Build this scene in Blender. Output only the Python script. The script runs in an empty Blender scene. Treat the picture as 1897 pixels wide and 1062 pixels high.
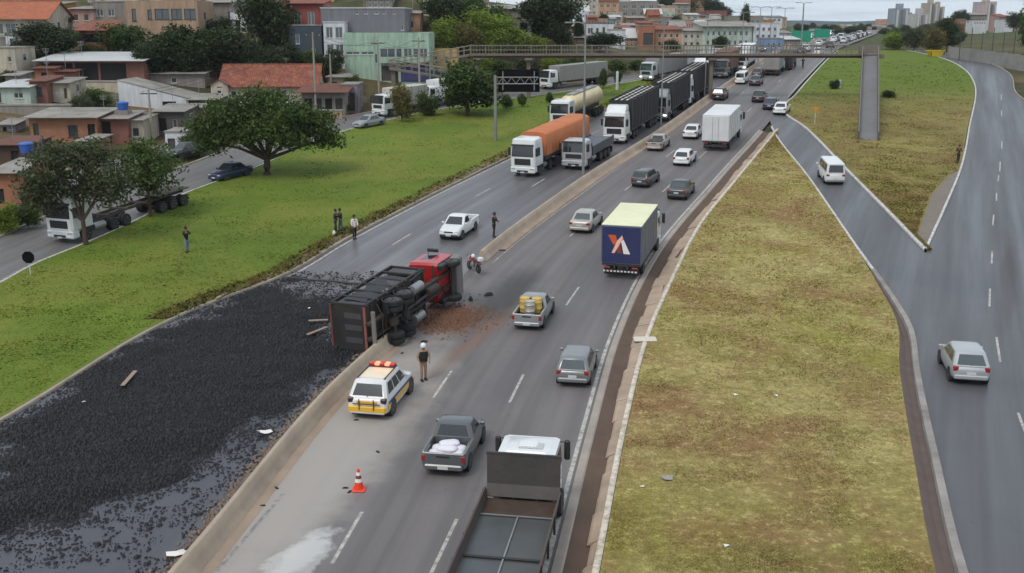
import bpy, math, random
import numpy as np
from mathutils import Vector, Matrix
R = math.radians
random.seed(7)
rng = np.random.default_rng(7)
sc = bpy.context.scene
col = sc.collection

# ------------------------------------------------------------------ camera
F, H, CX, CY, Y0 = 1950.0, 17.0, 948.5, 531.0, 40.0       # focal length in photo pixels, camera height in metres
TH = math.atan((CY - Y0) / F)
S_, C_ = math.sin(TH), math.cos(TH)
cam = bpy.data.cameras.new('camera')
cam.sensor_width = 36.0
cam.lens = 36.0 * F / 1897.0
cam.clip_start = 0.5
cam.clip_end = 20000
camo = bpy.data.objects.new('camera', cam)
camo.location = (0, 0, H)
camo.rotation_euler = (math.pi / 2 - TH, 0, 0)
col.objects.link(camo)
sc.camera = camo

# ------------------------------------------------------------------ sky, sun, exposure
SUN_EL, SUN_AZ = 52.0, 215.0
w = bpy.data.worlds.new('World')
sc.world = w
w.use_nodes = True
nt = w.node_tree
for n in list(nt.nodes):
    nt.nodes.remove(n)
wo = nt.nodes.new('ShaderNodeOutputWorld')
bg = nt.nodes.new('ShaderNodeBackground')
bg.inputs['Strength'].default_value = 0.105
sky = nt.nodes.new('ShaderNodeTexSky')
sky.sky_type = 'NISHITA'
sky.sun_disc = False
sky.sun_elevation = R(SUN_EL)
sky.sun_rotation = R(SUN_AZ)
sky.air_density = 1.0
sky.dust_density = 2.0
tc = nt.nodes.new('ShaderNodeTexCoord')
mp = nt.nodes.new('ShaderNodeMapping')
mp.inputs['Scale'].default_value = (1.3, 1.3, 26.0)
nz = nt.nodes.new('ShaderNodeTexNoise')
nz.inputs['Scale'].default_value = 3.1
nz.inputs['Detail'].default_value = 7.0
nz.inputs['Roughness'].default_value = 0.55
cr = nt.nodes.new('ShaderNodeValToRGB')
cr.color_ramp.elements[0].position = 0.28
cr.color_ramp.elements[0].color = (4.0, 4.9, 6.1, 1)
cr.color_ramp.elements[1].position = 0.54
cr.color_ramp.elements[1].color = (7.6, 8.5, 9.3, 1)
mx = nt.nodes.new('ShaderNodeMix')
mx.data_type = 'RGBA'
mx.inputs[0].default_value = 0.92
nt.links.new(tc.outputs['Generated'], mp.inputs['Vector'])
nt.links.new(mp.outputs['Vector'], nz.inputs['Vector'])
nt.links.new(nz.outputs['Fac'], cr.inputs['Fac'])
nt.links.new(sky.outputs['Color'], mx.inputs[6])
nt.links.new(cr.outputs['Color'], mx.inputs[7])
nt.links.new(mx.outputs[2], bg.inputs['Color'])
nt.links.new(bg.outputs['Background'], wo.inputs['Surface'])

sl = bpy.data.lights.new('sun', 'SUN')
sl.energy = 1.5
sl.angle = R(22)
sl.color = (1.0, 0.95, 0.87)
slo = bpy.data.objects.new('sun', sl)
slo.rotation_euler = (R(90 - SUN_EL), 0, R(180 - SUN_AZ))
col.objects.link(slo)
sc.view_settings.view_transform = 'Standard'
sc.view_settings.look = 'None'
sc.view_settings.gamma = 1.0
sc.view_settings.exposure = 0.08
sc.view_settings.use_curve_mapping = False

# ------------------------------------------------------------------ the lie of the land
_ys = np.arange(-60.0, 7000.0, 2.0)


def _slope(y):
    if y < 40: return 0.0
    if y < 70: return .068 * (y - 40) / 30
    if y < 190: return .068
    if y < 250: return .068 - .063 * (y - 190) / 60
    return .005 if y < 600 else 0.0


_sl = np.array([_slope(y) for y in _ys])
_zs = np.concatenate([[0.0], np.cumsum((_sl[1:] + _sl[:-1]))])


def zr(y):                        # height of the road corridor: level near us, then climbing 7 %, then a crest
    return np.interp(y, _ys, _zs)


def ray(u, v):
    a, b = (u - CX) / F, (v - CY) / F
    return np.array([a, C_ - b * S_, -S_ - b * C_])


_my = np.concatenate([np.arange(8.0, 260.0, .5), np.arange(260.0, 3000.0, 2.0)])


def march(u, v, fun):             # first crossing of the sight line with a height field
    d = ray(u, v)
    kx, kz = d[0] / d[1], d[2] / d[1]
    f = H + kz * _my - fun(kx * _my, _my)
    i = int(np.argmax(f <= 0)) if (f <= 0).any() else len(_my) - 1
    i = max(i, 1)
    t = f[i - 1] / (f[i - 1] - f[i]) if f[i - 1] != f[i] else 0.0
    a = float(_my[i - 1] + (_my[i] - _my[i - 1]) * min(max(t, 0.0), 1.0))
    return Vector((kx * a, a, float(H + kz * a)))


def g(u, v):                      # photo pixel -> point of the road plane
    return march(u, v, lambda x, y: zr(y))


def at(u, v, Y):                  # photo pixel at a known distance -> point
    d = ray(u, v)
    t = Y / d[1]
    return Vector((d[0] * t, Y, H + d[2] * t))


def ppm(p):                       # photo pixels per metre at a point
    return F / (p[1] * C_ - (p[2] - H) * S_)


class Curve:                      # x as a smooth function of y
    def __init__(s, pts):
        pts = sorted([(float(p[1]), float(p[0])) for p in pts])
        s.y = np.array([p[0] for p in pts]); s.x = np.array([p[1] for p in pts])
        m = np.diff(s.x) / np.diff(s.y)
        h = np.diff(s.y)
        t = np.empty(len(s.y)); t[0] = m[0]; t[-1] = m[-1]
        t[1:-1] = (m[:-1] * h[1:] + m[1:] * h[:-1]) / (h[1:] + h[:-1])
        s.t = t

    def __call__(s, y):
        y = np.asarray(y, float)
        i = np.clip(np.searchsorted(s.y, y) - 1, 0, len(s.y) - 2)
        h = s.y[i + 1] - s.y[i]
        k = (y - s.y[i]) / h
        kk = np.clip(k, 0, 1)
        v = ((2 * kk ** 3 - 3 * kk ** 2 + 1) * s.x[i] + (kk ** 3 - 2 * kk ** 2 + kk) * h * s.t[i]
             + (-2 * kk ** 3 + 3 * kk ** 2) * s.x[i + 1] + (kk ** 3 - kk ** 2) * h * s.t[i + 1])
        v = v + np.where(k < 0, s.t[0] * (y - s.y[0]), 0) + np.where(k > 1, s.t[-1] * (y - s.y[-1]), 0)
        return v

    def slope(s, y):
        return float((s(y + 1.5) - s(y - 1.5)) / 3.0)


def gp(*uv):
    return [g(*q)[:2] for q in uv]


FAR = lambda a: [(a + 64, 250), (a + 102, 350), (a + 158, 500), (a + 300, 900)]
medL = Curve(gp((300, 1062), (600, 720), (690, 640), (885, 470), (1000, 385), (1080, 330), (1190, 262), (1300, 185), (1390, 125)) + FAR(0))
hwL = Curve(gp((0, 785), (370, 572), (525, 513), (625, 455), (790, 368), (935, 297), (1100, 215), (1200, 165)) + [(-25.2, 28), (33, 195)] + FAR(-11.5))
edgR = Curve(gp((1010, 1062), (1085, 780), (1126, 640), (1190, 500), (1318, 340), (1400, 250), (1467, 171), (1520, 115)) + FAR(12.5))
edg0 = Curve([(float(edgR(y)) - 10.5, y) for y in (30, 43, 54, 68, 95, 120, 157, 199, 250, 350, 500, 900)])
kerbR = Curve(gp((1105, 1062), (1160, 780), (1195, 640), (1250, 510)) + [(float(edgR(y)) + 2.05, y) for y in (80, 95, 110, 122)])
svcR = Curve(gp((0, 525), (60, 492), (150, 455), (270, 400), (330, 365), (450, 320), (640, 243), (720, 223), (800, 206), (900, 190), (1010, 176), (1150, 155), (1240, 140)) + [(-36, 40), (-38, 20)] + FAR(-19))
svcL = Curve([(float(svcR(y)) - 7.2, y) for y in (20, 40, 55, 65, 75, 90, 100, 124, 134, 146, 160, 175, 190, 210, 250, 350, 500, 900)])
rmpL = Curve(gp((1420, 225), (1500, 330), (1590, 460), (1640, 530), (1690, 610), (1705, 700), (1740, 860), (1790, 1062)) + [(12.6, 22)])
rmpR = Curve(gp((1440, 195), (1493, 240), (1575, 325), (1644, 395), (1714, 468)))
islR = Curve(gp((1717, 466), (1757, 376), (1780, 320), (1797, 240), (1803, 148), (1794, 135), (1750, 110)) + [(83.5, 230)])
rdC = Curve(gp((1853, 170), (1855, 260), (1850, 330), (1840, 480), (1833, 550), (1850, 650), (1890, 780)) + [(78.5, 176), (82, 190), (84.5, 204), (85.5, 230), (20.0, 34), (19, 22)])
rdR = Curve([(float(rdC(y)) + 5.2, y) for y in (22, 34, 43, 53, 63, 71, 97, 117, 140)] + [(71.3, 148.5), (83.7, 181.4), (86.6, 193), (87.4, 203), (88.5, 230)])


def sstep(a, b, x):
    t = np.clip((np.asarray(x, float) - a) / (b - a), 0, 1)
    return t * t * (3 - 2 * t)


def T(x, y):                      # terrain height
    x = np.asarray(x, float); y = np.asarray(y, float)
    z = zr(y)
    d = np.maximum(svcL(y) - 2.5 - x, 0)
    s = np.interp(y, [50, 90, 130, 200, 260, 350, 600, 1200], [.085, .10, .115, .115, .15, .15, .06, .02])
    h = s * (d - 7 * (1 - np.exp(-d / 7)))
    h = 38 * np.tanh(h / 38)
    m = 8.5 * np.exp(-(((x + 14) / 26) ** 2 + ((y - 200) / 30) ** 2)) * sstep(2, 22, d)
    m = m + 9 * np.exp(-(((x - 75) / 45) ** 2 + ((y - 560) / 80) ** 2)) * sstep(5, 60, d)
    e = np.maximum(x - np.maximum(rdR(np.minimum(y, 230)) + 7, np.where(y > 215, edgR(y) + 12 + .12 * (y - 215), -1e3)), 0) * sstep(90, 150, y)
    h2 = .10 * (e - 6 * (1 - np.exp(-e / 6)))
    h2 = 9 * np.tanh(h2 / 9) * (1 - sstep(350, 700, y))
    low = -6 * sstep(600, 1400, y)
    return z + h + m + h2 + low


def gt(u, v):                     # photo pixel -> point of the terrain
    return march(u, v, lambda x, y: T(x, y))
# ------------------------------------------------------------------ mesh and object helpers
class MB:
    def __init__(s): s.v = []; s.f = []

    def add(s, vs, fs):
        o = len(s.v)
        s.v += [tuple(p) for p in vs]
        s.f += [tuple(i + o for i in f) for f in fs]
        return s

    def loft(s, rings, caps=True, closed=True):
        n = len(rings[0]); vs = []; fs = []
        for r in rings: vs += list(r)
        for k in range(len(rings) - 1):
            for i in range(n if closed else n - 1):
                j = (i + 1) % n
                fs.append((k * n + i, k * n + j, (k + 1) * n + j, (k + 1) * n + i))
        if caps:
            fs.append(tuple(range(n - 1, -1, -1)))
            fs.append(tuple((len(rings) - 1) * n + i for i in range(n)))
        return s.add(vs, fs)

    def box(s, x0, x1, y0, y1, z0, z1):
        return s.add([(x0, y0, z0), (x1, y0, z0), (x1, y1, z0), (x0, y1, z0), (x0, y0, z1), (x1, y0, z1), (x1, y1, z1), (x0, y1, z1)],
                     [(3, 2, 1, 0), (4, 5, 6, 7), (0, 1, 5, 4), (1, 2, 6, 5), (2, 3, 7, 6), (3, 0, 4, 7)])

    def cbox(s, x0, x1, y0, y1, z0, z1, c=.04):
        c = min(c, (x1 - x0) * .45, (y1 - y0) * .45, (z1 - z0) * .45)
        return s.loft([ring8(x0 + c, x1 - c, y0 + c, y1 - c, z0, c * .5), ring8(x0, x1, y0, y1, z0 + c, c),
                       ring8(x0, x1, y0, y1, z1 - c, c), ring8(x0 + c, x1 - c, y0 + c, y1 - c, z1, c * .5)])

    def tube(s, p0, p1, r0, r1=None, n=8):
        return s.path([p0, p1], [r0, r0 if r1 is None else r1], n)

    def path(s, pts, rad, n=8):
        pts = [Vector(p) for p in pts]
        if not hasattr(rad, '__len__'): rad = [rad] * len(pts)
        rings = []
        for i, p in enumerate(pts):
            d = (pts[min(i + 1, len(pts) - 1)] - pts[max(i - 1, 0)])
            d = d.normalized() if d.length > 1e-9 else Vector((0, 0, 1))
            a = d.cross(Vector((0, 0, 1)))
            if a.length < .05: a = d.cross(Vector((0, 1, 0)))
            a.normalize(); b = d.cross(a)
            rings.append([tuple(p + (a * math.cos(2 * math.pi * k / n) + b * math.sin(2 * math.pi * k / n)) * rad[i]) for k in range(n)])
        return s.loft(rings)

    def lathe_x(s, prof, n=18, c=(0, 0, 0)):                      # profile of (x, r) turned round the x axis
        rings = []
        for x, r in prof:
            rings.append([(c[0] + x, c[1] + r * math.cos(2 * math.pi * k / n), c[2] + r * math.sin(2 * math.pi * k / n)) for k in range(n)])
        return s.loft(rings)

    def lathe_z(s, prof, n=16, c=(0, 0, 0)):
        rings = []
        for r, z in prof:
            rings.append([(c[0] + r * math.cos(2 * math.pi * k / n), c[1] + r * math.sin(2 * math.pi * k / n), c[2] + z) for k in range(n)])
        return s.loft(rings)

    def lathe_y(s, prof, n=16, c=(0, 0, 0)):
        rings = []
        for y, r in prof:
            rings.append([(c[0] + r * math.cos(2 * math.pi * k / n), c[1] + y, c[2] + r * math.sin(2 * math.pi * k / n)) for k in range(n)])
        return s.loft(rings)

    def pane(s, A, B, C, D, u0=0, u1=1, v0=0, v1=1, off=.01, th=.02):   # slab on the quad A B (bottom) C D (top; C above B)
        A, B, C, D = map(Vector, (A, B, C, D))
        q = lambda u, v: (A * (1 - u) + B * u) * (1 - v) + (D * (1 - u) + C * u) * v
        n = (B - A).cross(D - A).normalized()
        P = [q(u0, v0), q(u1, v0), q(u1, v1), q(u0, v1)]
        f = [p + n * off for p in P]; b = [p + n * (off - th) for p in P]
        return s.add(f + b, [(0, 1, 2, 3), (7, 6, 5, 4), (0, 4, 5, 1), (1, 5, 6, 2), (2, 6, 7, 3), (3, 7, 4, 0)])

    def mesh(s, name, m, smooth=None):
        me = bpy.data.meshes.new(name)
        me.from_pydata(s.v, [], s.f)
        if smooth is not None:
            me.polygons.foreach_set('use_smooth', [True] * len(me.polygons))
            me.set_sharp_from_angle(angle=R(smooth))
        if m is not None: me.materials.append(m)
        me.update()
        return me

    def build(s, name, m, parent=None, smooth=None):
        return obj(name, s.mesh(name, m, smooth), parent)


def ring8(x0, x1, y0, y1, z, c):
    return [(x0 + c, y0, z), (x1 - c, y0, z), (x1, y0 + c, z), (x1, y1 - c, z), (x1 - c, y1, z), (x0 + c, y1, z), (x0, y1 - c, z), (x0, y0 + c, z)]


def obj(name, me, parent=None):
    o = bpy.data.objects.new(name, me)
    col.objects.link(o)
    if parent is not None: o.parent = parent
    return o


def tag(o, label=None, cat=None, group=None, kind=None):
    if label: o['label'] = label
    if cat: o['category'] = cat
    if group: o['group'] = group
    if kind: o['kind'] = kind
    return o


def thing(name, label, cat, loc, rz=0.0, group=None, rx=0.0):
    o = bpy.data.objects.new(name, None)
    o.empty_display_size = .3
    col.objects.link(o)
    o.location = loc
    o.rotation_euler = (rx, 0, rz)
    return tag(o, label, cat, group)


def copy_tree(o, parent=None):
    c = o.copy()
    col.objects.link(c)
    if parent is not None: c.parent = parent
    for ch in list(o.children): copy_tree(ch, c)
    return c


def big_mesh(name, V, Fq, m, smooth=False):                       # numpy vertices and equal-sided faces
    me = bpy.data.meshes.new(name)
    V = np.asarray(V, np.float32); Fq = np.asarray(Fq, np.int32)
    k = Fq.shape[1]
    me.vertices.add(len(V)); me.vertices.foreach_set('co', V.ravel())
    me.loops.add(Fq.size); me.loops.foreach_set('vertex_index', Fq.ravel())
    me.polygons.add(len(Fq))
    me.polygons.foreach_set('loop_start', np.arange(0, Fq.size, k, dtype=np.int32))
    if smooth: me.polygons.foreach_set('use_smooth', np.ones(len(Fq), bool))
    if m is not None: me.materials.append(m)
    me.update(calc_edges=True)
    return me


def grid_mesh(name, X, Y, Z, m, U=None, smooth=True):             # 2-D arrays -> sheet, with metres as UV
    r, c = X.shape
    V = np.stack([X, Y, Z], -1).reshape(-1, 3)
    i = np.arange(r * c).reshape(r, c)
    Fq = np.stack([i[:-1, :-1], i[:-1, 1:], i[1:, 1:], i[1:, :-1]], -1).reshape(-1, 4)
    me = big_mesh(name, V, Fq, m, smooth)
    if U is not None:
        uv = me.uv_layers.new(name='UVMap')
        W = np.stack([U, Y], -1).reshape(-1, 2)[Fq.ravel()]
        uv.data.foreach_set('uv', W.astype(np.float32).ravel())
    return me


def along(name, prof, y0, y1, m, parent=None, step=2.0, kind=None, smooth=True):
    # prof: list of (x function of y, height above the road plane); swept along y
    ys = np.linspace(y0, y1, max(2, int(math.ceil((y1 - y0) / step)) + 1))
    X = np.stack([np.asarray(p[0](ys), float) for p in prof], 1)
    Z = np.stack([zr(ys) + p[1] for p in prof], 1)
    Yg = np.repeat(ys[:, None], len(prof), 1)
    dz = np.concatenate([[0], np.cumsum(np.hypot(np.diff(X, axis=1), np.diff(Z, axis=1)).mean(0))])
    U = np.repeat(dz[None, :], len(ys), 0)
    me = grid_mesh(name, X, Yg, Z, m, U, smooth)
    if smooth: me.set_sharp_from_angle(angle=R(35))
    o = obj(name, me, parent)
    if kind: o['kind'] = kind
    return o


def sheet(name, xa, xb, z, y0, y1, m, n=6, **k):
    return along(name, [((lambda t: (lambda y: xa(y) * (1 - t) + xb(y) * t))(i / n), z) for i in range(n + 1)], y0, y1, m, **k)


off = lambda c, d: (lambda y: c(y) + d)


# ------------------------------------------------------------------ materials
def S(r, gg, b, k=1.0):
    f = lambda c: ((c / 255 + .055) / 1.055) ** 2.4 if c / 255 > .04045 else c / 255 / 12.92
    return (f(r) * k, f(gg) * k, f(b) * k, 1)


class NT:
    def __init__(s, name):
        s.m = bpy.data.materials.new(name); s.m.use_nodes = True
        s.t = s.m.node_tree
        s.b = s.t.nodes['Principled BSDF']; s.out = s.t.nodes['Material Output']

    def n(s, typ, **kw):
        nd = s.t.nodes.new(typ)
        for k, v in kw.items(): setattr(nd, k, v)
        return nd

    def l(s, a, b): s.t.links.new(a, b)

    def pos(s):
        if not hasattr(s, '_p'): s._p = s.n('ShaderNodeNewGeometry').outputs['Position']
        return s._p

    def vec(s, src, scale):
        m = s.n('ShaderNodeMapping'); m.inputs['Scale'].default_value = scale
        s.l(src, m.inputs['Vector']); return m.outputs['Vector']

    def noise(s, src, scale, detail=4, rough=.55, dist=0.0):
        n = s.n('ShaderNodeTexNoise')
        n.inputs['Scale'].default_value = scale; n.inputs['Detail'].default_value = detail
        n.inputs['Roughness'].default_value = rough; n.inputs['Distortion'].default_value = dist
        if src is not None: s.l(src, n.inputs['Vector'])
        return n.outputs['Fac']

    def ramp(s, src, stops):
        r = s.n('ShaderNodeValToRGB'); e = r.color_ramp.elements
        while len(e) < len(stops): e.new(.5)
        for i, (p, c) in enumerate(stops):
            e[i].position = p; e[i].color = c if hasattr(c, '__len__') else (c, c, c, 1)
        s.l(src, r.inputs['Fac']); return r.outputs['Color']

    def mix(s, fac, a, b, mode='MIX'):
        m = s.n('ShaderNodeMix', data_type='RGBA', blend_type=mode)
        for i, x in ((0, fac), (6, a), (7, b)):
            if hasattr(x, 'is_output') or hasattr(x, 'links'): s.l(x, m.inputs[i])
            else: m.inputs[i].default_value = x
        return m.outputs[2]

    def math(s, op, a, b=0.0, clamp=False):
        m = s.n('ShaderNodeMath', operation=op, use_clamp=clamp)
        for i, x in ((0, a), (1, b)):
            if hasattr(x, 'links'): s.l(x, m.inputs[i])
            else: m.inputs[i].default_value = x
        return m.outputs[0]

    def bump(s, h, strength=.3, dist=.02):
        b = s.n('ShaderNodeBump'); b.inputs['Strength'].default_value = strength; b.inputs['Distance'].default_value = dist
        s.l(h, b.inputs['Height']); s.l(b.outputs['Normal'], s.b.inputs['Normal'])

    def spot(s, cx, cy, rx, ry, ang=0.0, soft=.35, nsc=.8, namp=.6):  # irregular stain: 1 inside, 0 outside
        mp_ = s.n('ShaderNodeMapping', vector_type='TEXTURE')
        mp_.inputs['Location'].default_value = (cx, cy, 0); mp_.inputs['Rotation'].default_value = (0, 0, ang)
        mp_.inputs['Scale'].default_value = (rx, ry, 1e6)
        s.l(s.pos(), mp_.inputs['Vector'])
        ln = s.n('ShaderNodeVectorMath', operation='LENGTH'); s.l(mp_.outputs['Vector'], ln.inputs[0])
        d = s.math('ADD', ln.outputs['Value'], s.math('MULTIPLY', s.math('SUBTRACT', s.noise(s.pos(), nsc, 6, .65), .5), namp * 2))
        r = s.n('ShaderNodeMapRange', interpolation_type='SMOOTHSTEP')
        s.l(d, r.inputs['Value']); r.inputs['From Min'].default_value = 1 + soft; r.inputs['From Max'].default_value = 1 - soft
        return r.outputs['Result']


_mc = {}


def mat(name, rgb, rough=.6, metal=0.0, var=.18, scale=3.0, bump=0.0, coat=0.0, dirt=0.0, spec=None, wave=None):
    if name in _mc: return _mc[name]
    N = NT(name)
    b = N.b
    tcn = N.n('ShaderNodeTexCoord').outputs['Object']
    nz_ = N.noise(tcn, scale, 5, .6)
    k0, k1 = 1 - var, 1 + var
    c = N.mix(nz_, tuple(x * k0 for x in rgb[:3]) + (1,), tuple(min(1, x * k1) for x in rgb[:3]) + (1,))
    if dirt:
        d = N.ramp(N.noise(tcn, scale * .35, 7, .7), [(.42, 0.0), (.75, dirt)])
        c = N.mix(d, c, (.09, .075, .06, 1))
    N.l(c, b.inputs['Base Color'])
    b.inputs['Roughness'].default_value = rough
    b.inputs['Metallic'].default_value = metal
    if coat: b.inputs['Coat Weight'].default_value = coat; b.inputs['Coat Roughness'].default_value = .12
    if spec is not None: b.inputs['Specular IOR Level'].default_value = spec
    if wave:
        wv = N.n('ShaderNodeTexWave', wave_type='BANDS', bands_direction=wave[0]); wv.inputs['Scale'].default_value = wave[1]
        N.l(tcn, wv.inputs['Vector']); N.bump(wv.outputs['Fac'], .8, .05)
    elif bump:
        N.bump(N.noise(tcn, scale * 6, 4, .6), bump, .03)
    _mc[name] = N.m
    return N.m


def paint(name, rgb, metal=.25):
    return mat('paint_' + name, rgb, .34, metal, .05, 2.0, coat=.5, dirt=.22)


def emis(name, rgb, strength):
    N = NT(name)
    N.b.inputs['Base Color'].default_value = rgb
    N.b.inputs['Emission Color'].default_value = rgb
    N.b.inputs['Emission Strength'].default_value = strength
    return N.m


GLASS = mat('dark_glass', (.022, .026, .03, 1), .06, 0, .2, 1.5, spec=.95)
GLASS2 = mat('glass_sky_tone', (.06, .075, .08, 1), .08, 0, .2, 1.5, spec=.95)  # paler copy of the glass, grey of the reflected sky put into its colour
RUBBER = mat('rubber', (.018, .018, .018, 1), .85, 0, .3, 6)
RIM = mat('rim_steel', (.30, .30, .31, 1), .4, .6, .25, 8, dirt=.5)
RIMD = mat('rim_dull', (.16, .155, .15, 1), .5, .4, .25, 8, dirt=.6)
BLACKP = mat('black_plastic', (.022, .022, .024, 1), .55, 0, .2, 5)
CHROME = mat('lamp_glass', (.55, .57, .6, 1), .12, .35, .1, 8)
REDL = mat('red_lamp', (.28, .015, .015, 1), .22, 0, .2, 8, coat=.4)
AMBER = mat('amber_lamp', (.55, .18, .02, 1), .25, 0, .2, 8)
PLATE = mat('plate', (.55, .56, .56, 1), .5, 0, .1, 20)
STEEL = mat('dark_steel', (.055, .053, .052, 1), .55, .3, .35, 3, dirt=.5)
GALV = mat('galvanised', (.30, .31, .31, 1), .45, .5, .2, 3)
WHITEP = paint('white', (.72, .73, .73, 1), 0)
CONC = mat('concrete', (.34, .31, .275, 1), .85, 0, .25, 1.5, bump=.3, dirt=.5)


def asphalt(name, base, wet=.55, stains=(), seed=0.0, streak=1.0, shear=None):
    N = NT(name)
    b = N.b
    uv = N.n('ShaderNodeUVMap').outputs['UV']
    p = N.pos()
    if shear is not None:                                         # streaks follow the lane direction across several sheets
        sp = N.n('ShaderNodeSeparateXYZ'); N.l(p, sp.inputs[0])
        cb = N.n('ShaderNodeCombineXYZ'); N.l(N.math('SUBTRACT', sp.outputs['X'], N.math('MULTIPLY', sp.outputs['Y'], shear)), cb.inputs[0]); N.l(sp.outputs['Y'], cb.inputs[1])
        uv = cb.outputs[0]
    grain = N.noise(p, 34, 3, .7)
    med = N.noise(N.vec(p, (.35, .35, .35)), 1.0, 6, .6)
    st = N.noise(N.vec(uv, (1.35, .018, 1)), 1.0, 5, .6)
    st2 = N.noise(N.vec(uv, (.62, .004, 1)), 1.3, 3, .5)
    k = lambda f: tuple(x * f for x in base[:3]) + (1,)
    c = N.mix(med, k(.80), k(1.22))
    c = N.mix(N.math('MULTIPLY', N.ramp(st, [(.40, 0.0), (.62, 1.0)]), .6 * streak), c, k(.6))
    c = N.mix(N.math('MULTIPLY', N.ramp(st2, [(.48, 0.0), (.66, 1.0)]), .45 * streak), c, k(1.34))
    c = N.mix(N.ramp(grain, [(.35, .22), (.65, 0.0)]), c, k(.55))
    crack = N.n('ShaderNodeTexVoronoi', feature='DISTANCE_TO_EDGE'); crack.inputs['Scale'].default_value = .16
    wob = N.n('ShaderNodeVectorMath', operation='ADD'); N.l(p, wob.inputs[0])
    nc = N.n('ShaderNodeTexNoise'); nc.inputs['Scale'].default_value = .9; nc.inputs['Detail'].default_value = 5; N.l(p, nc.inputs['Vector'])
    sc_ = N.n('ShaderNodeVectorMath', operation='SCALE'); N.l(nc.outputs['Color'], sc_.inputs[0]); sc_.inputs['Scale'].default_value = 3.0
    N.l(sc_.outputs[0], wob.inputs[1]); N.l(wob.outputs[0], crack.inputs['Vector'])
    c = N.mix(N.ramp(crack.outputs['Distance'], [(0.0, .35), (.006, 0.0)]), c, k(.45))
    rg = N.ramp(N.noise(N.vec(uv, (.5, .02, 1)), 1.0, 4, .6), [(.35, wet - .12), (.7, wet + .2)])
    for (cx, cy, rx, ry, an, colr, amt, soft, nsc, namp) in stains:
        m_ = N.math('MULTIPLY', N.spot(cx, cy, rx, ry, an, soft, nsc, namp), amt)
        c = N.mix(m_, c, colr)
    N.l(c, b.inputs['Base Color']); N.l(rg, b.inputs['Roughness'])
    N.bump(grain, .25, .01)
    return N.m


def grassmat(name, cols, scale=.25, brown=None, ygrad=None, seed=(0, 0, 0), fine=9.0, green=None):
    # cols: dark, mid, light; brown: extra patch colour; ygrad: (y0, y1, colour) turning to another colour with distance
    N = NT(name)
    mp_ = N.n('ShaderNodeMapping'); mp_.inputs['Location'].default_value = seed; N.l(N.pos(), mp_.inputs['Vector'])
    p = mp_.outputs['Vector']
    a = N.noise(p, scale, 7, .62, .3); f = N.noise(p, fine, 4, .7); mid = N.noise(p, scale * 5, 6, .65)
    c = N.ramp(a, [(.30, cols[0]), (.5, cols[1]), (.68, cols[2])])
    c = N.mix(N.ramp(mid, [(.35, .6), (.65, 0.0)]), c, cols[0])
    if brown is not None:
        c = N.mix(N.ramp(N.noise(p, scale * 1.6, 6, .66, .5), [(.47, 0.0), (.62, .85)]), c, brown)
    if green is not None:
        c = N.mix(N.ramp(N.noise(N.vec(p, (1, .7, 1)), scale * 1.1, 6, .7, .6), [(.50, 0.0), (.64, .7)]), c, green)
        g2_ = N.noise(p, 2.6, 5, .75)
        c = N.mix(N.ramp(g2_, [(.36, .55), (.5, 0.0)]), c, tuple(x * .62 for x in cols[0][:3]) + (1,))
        c = N.mix(N.ramp(g2_, [(.54, 0.0), (.68, .6)]), c, tuple(x * 1.25 for x in cols[2][:3]) + (1,))
    if ygrad:
        sp = N.n('ShaderNodeSeparateXYZ'); N.l(N.pos(), sp.inputs[0])
        y = N.math('ADD', sp.outputs['Y'], N.math('MULTIPLY', N.math('SUBTRACT', mid, .5), (ygrad[1] - ygrad[0]) * 1.2))
        r = N.n('ShaderNodeMapRange'); N.l(y, r.inputs['Value'])
        r.inputs['From Min'].default_value = ygrad[0]; r.inputs['From Max'].default_value = ygrad[1]
        c = N.mix(r.outputs['Result'], c, N.mix(a, ygrad[2], tuple(q * 1.35 for q in ygrad[2][:3]) + (1,)))
    c = N.mix(N.ramp(f, [(.3, .5), (.6, 0.0)]), c, tuple(x * .6 for x in cols[0][:3]) + (1,))
    N.l(c, N.b.inputs['Base Color'])
    N.b.inputs['Roughness'].default_value = .9
    N.b.inputs['Specular IOR Level'].default_value = .15
    N.bump(f, .6, .06)
    return N.m


def leafmat(name, dark, light, sc_=.9):
    N = NT(name)
    p = N.pos()
    at_ = N.n('ShaderNodeAttribute', attribute_name='rnd')
    k = N.math('ADD', N.math('MULTIPLY', N.noise(p, sc_, 3, .6), .75), N.math('MULTIPLY', at_.outputs['Fac'], .4))
    c = N.ramp(k, [(.35, dark), (.8, light)])
    N.l(c, N.b.inputs['Base Color'])
    N.b.inputs['Roughness'].default_value = .6
    N.b.inputs['Specular IOR Level'].default_value = .25
    tr = N.n('ShaderNodeBsdfTranslucent'); N.l(c, tr.inputs['Color'])
    ms = N.n('ShaderNodeMixShader'); ms.inputs[0].default_value = .25
    N.l(N.b.outputs[0], ms.inputs[1]); N.l(tr.outputs[0], ms.inputs[2]); N.l(ms.outputs[0], N.out.inputs['Surface'])
    return N.m


def wornpaint(name, rgb, under, lo=.42, hi=.6):
    N = NT(name)
    a = N.ramp(N.noise(N.pos(), 3.2, 7, .75), [(lo, 0.0), (hi, 1.0)])
    N.l(N.mix(a, under, rgb), N.b.inputs['Base Color']); N.b.inputs['Roughness'].default_value = .7
    return N.m
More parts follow.
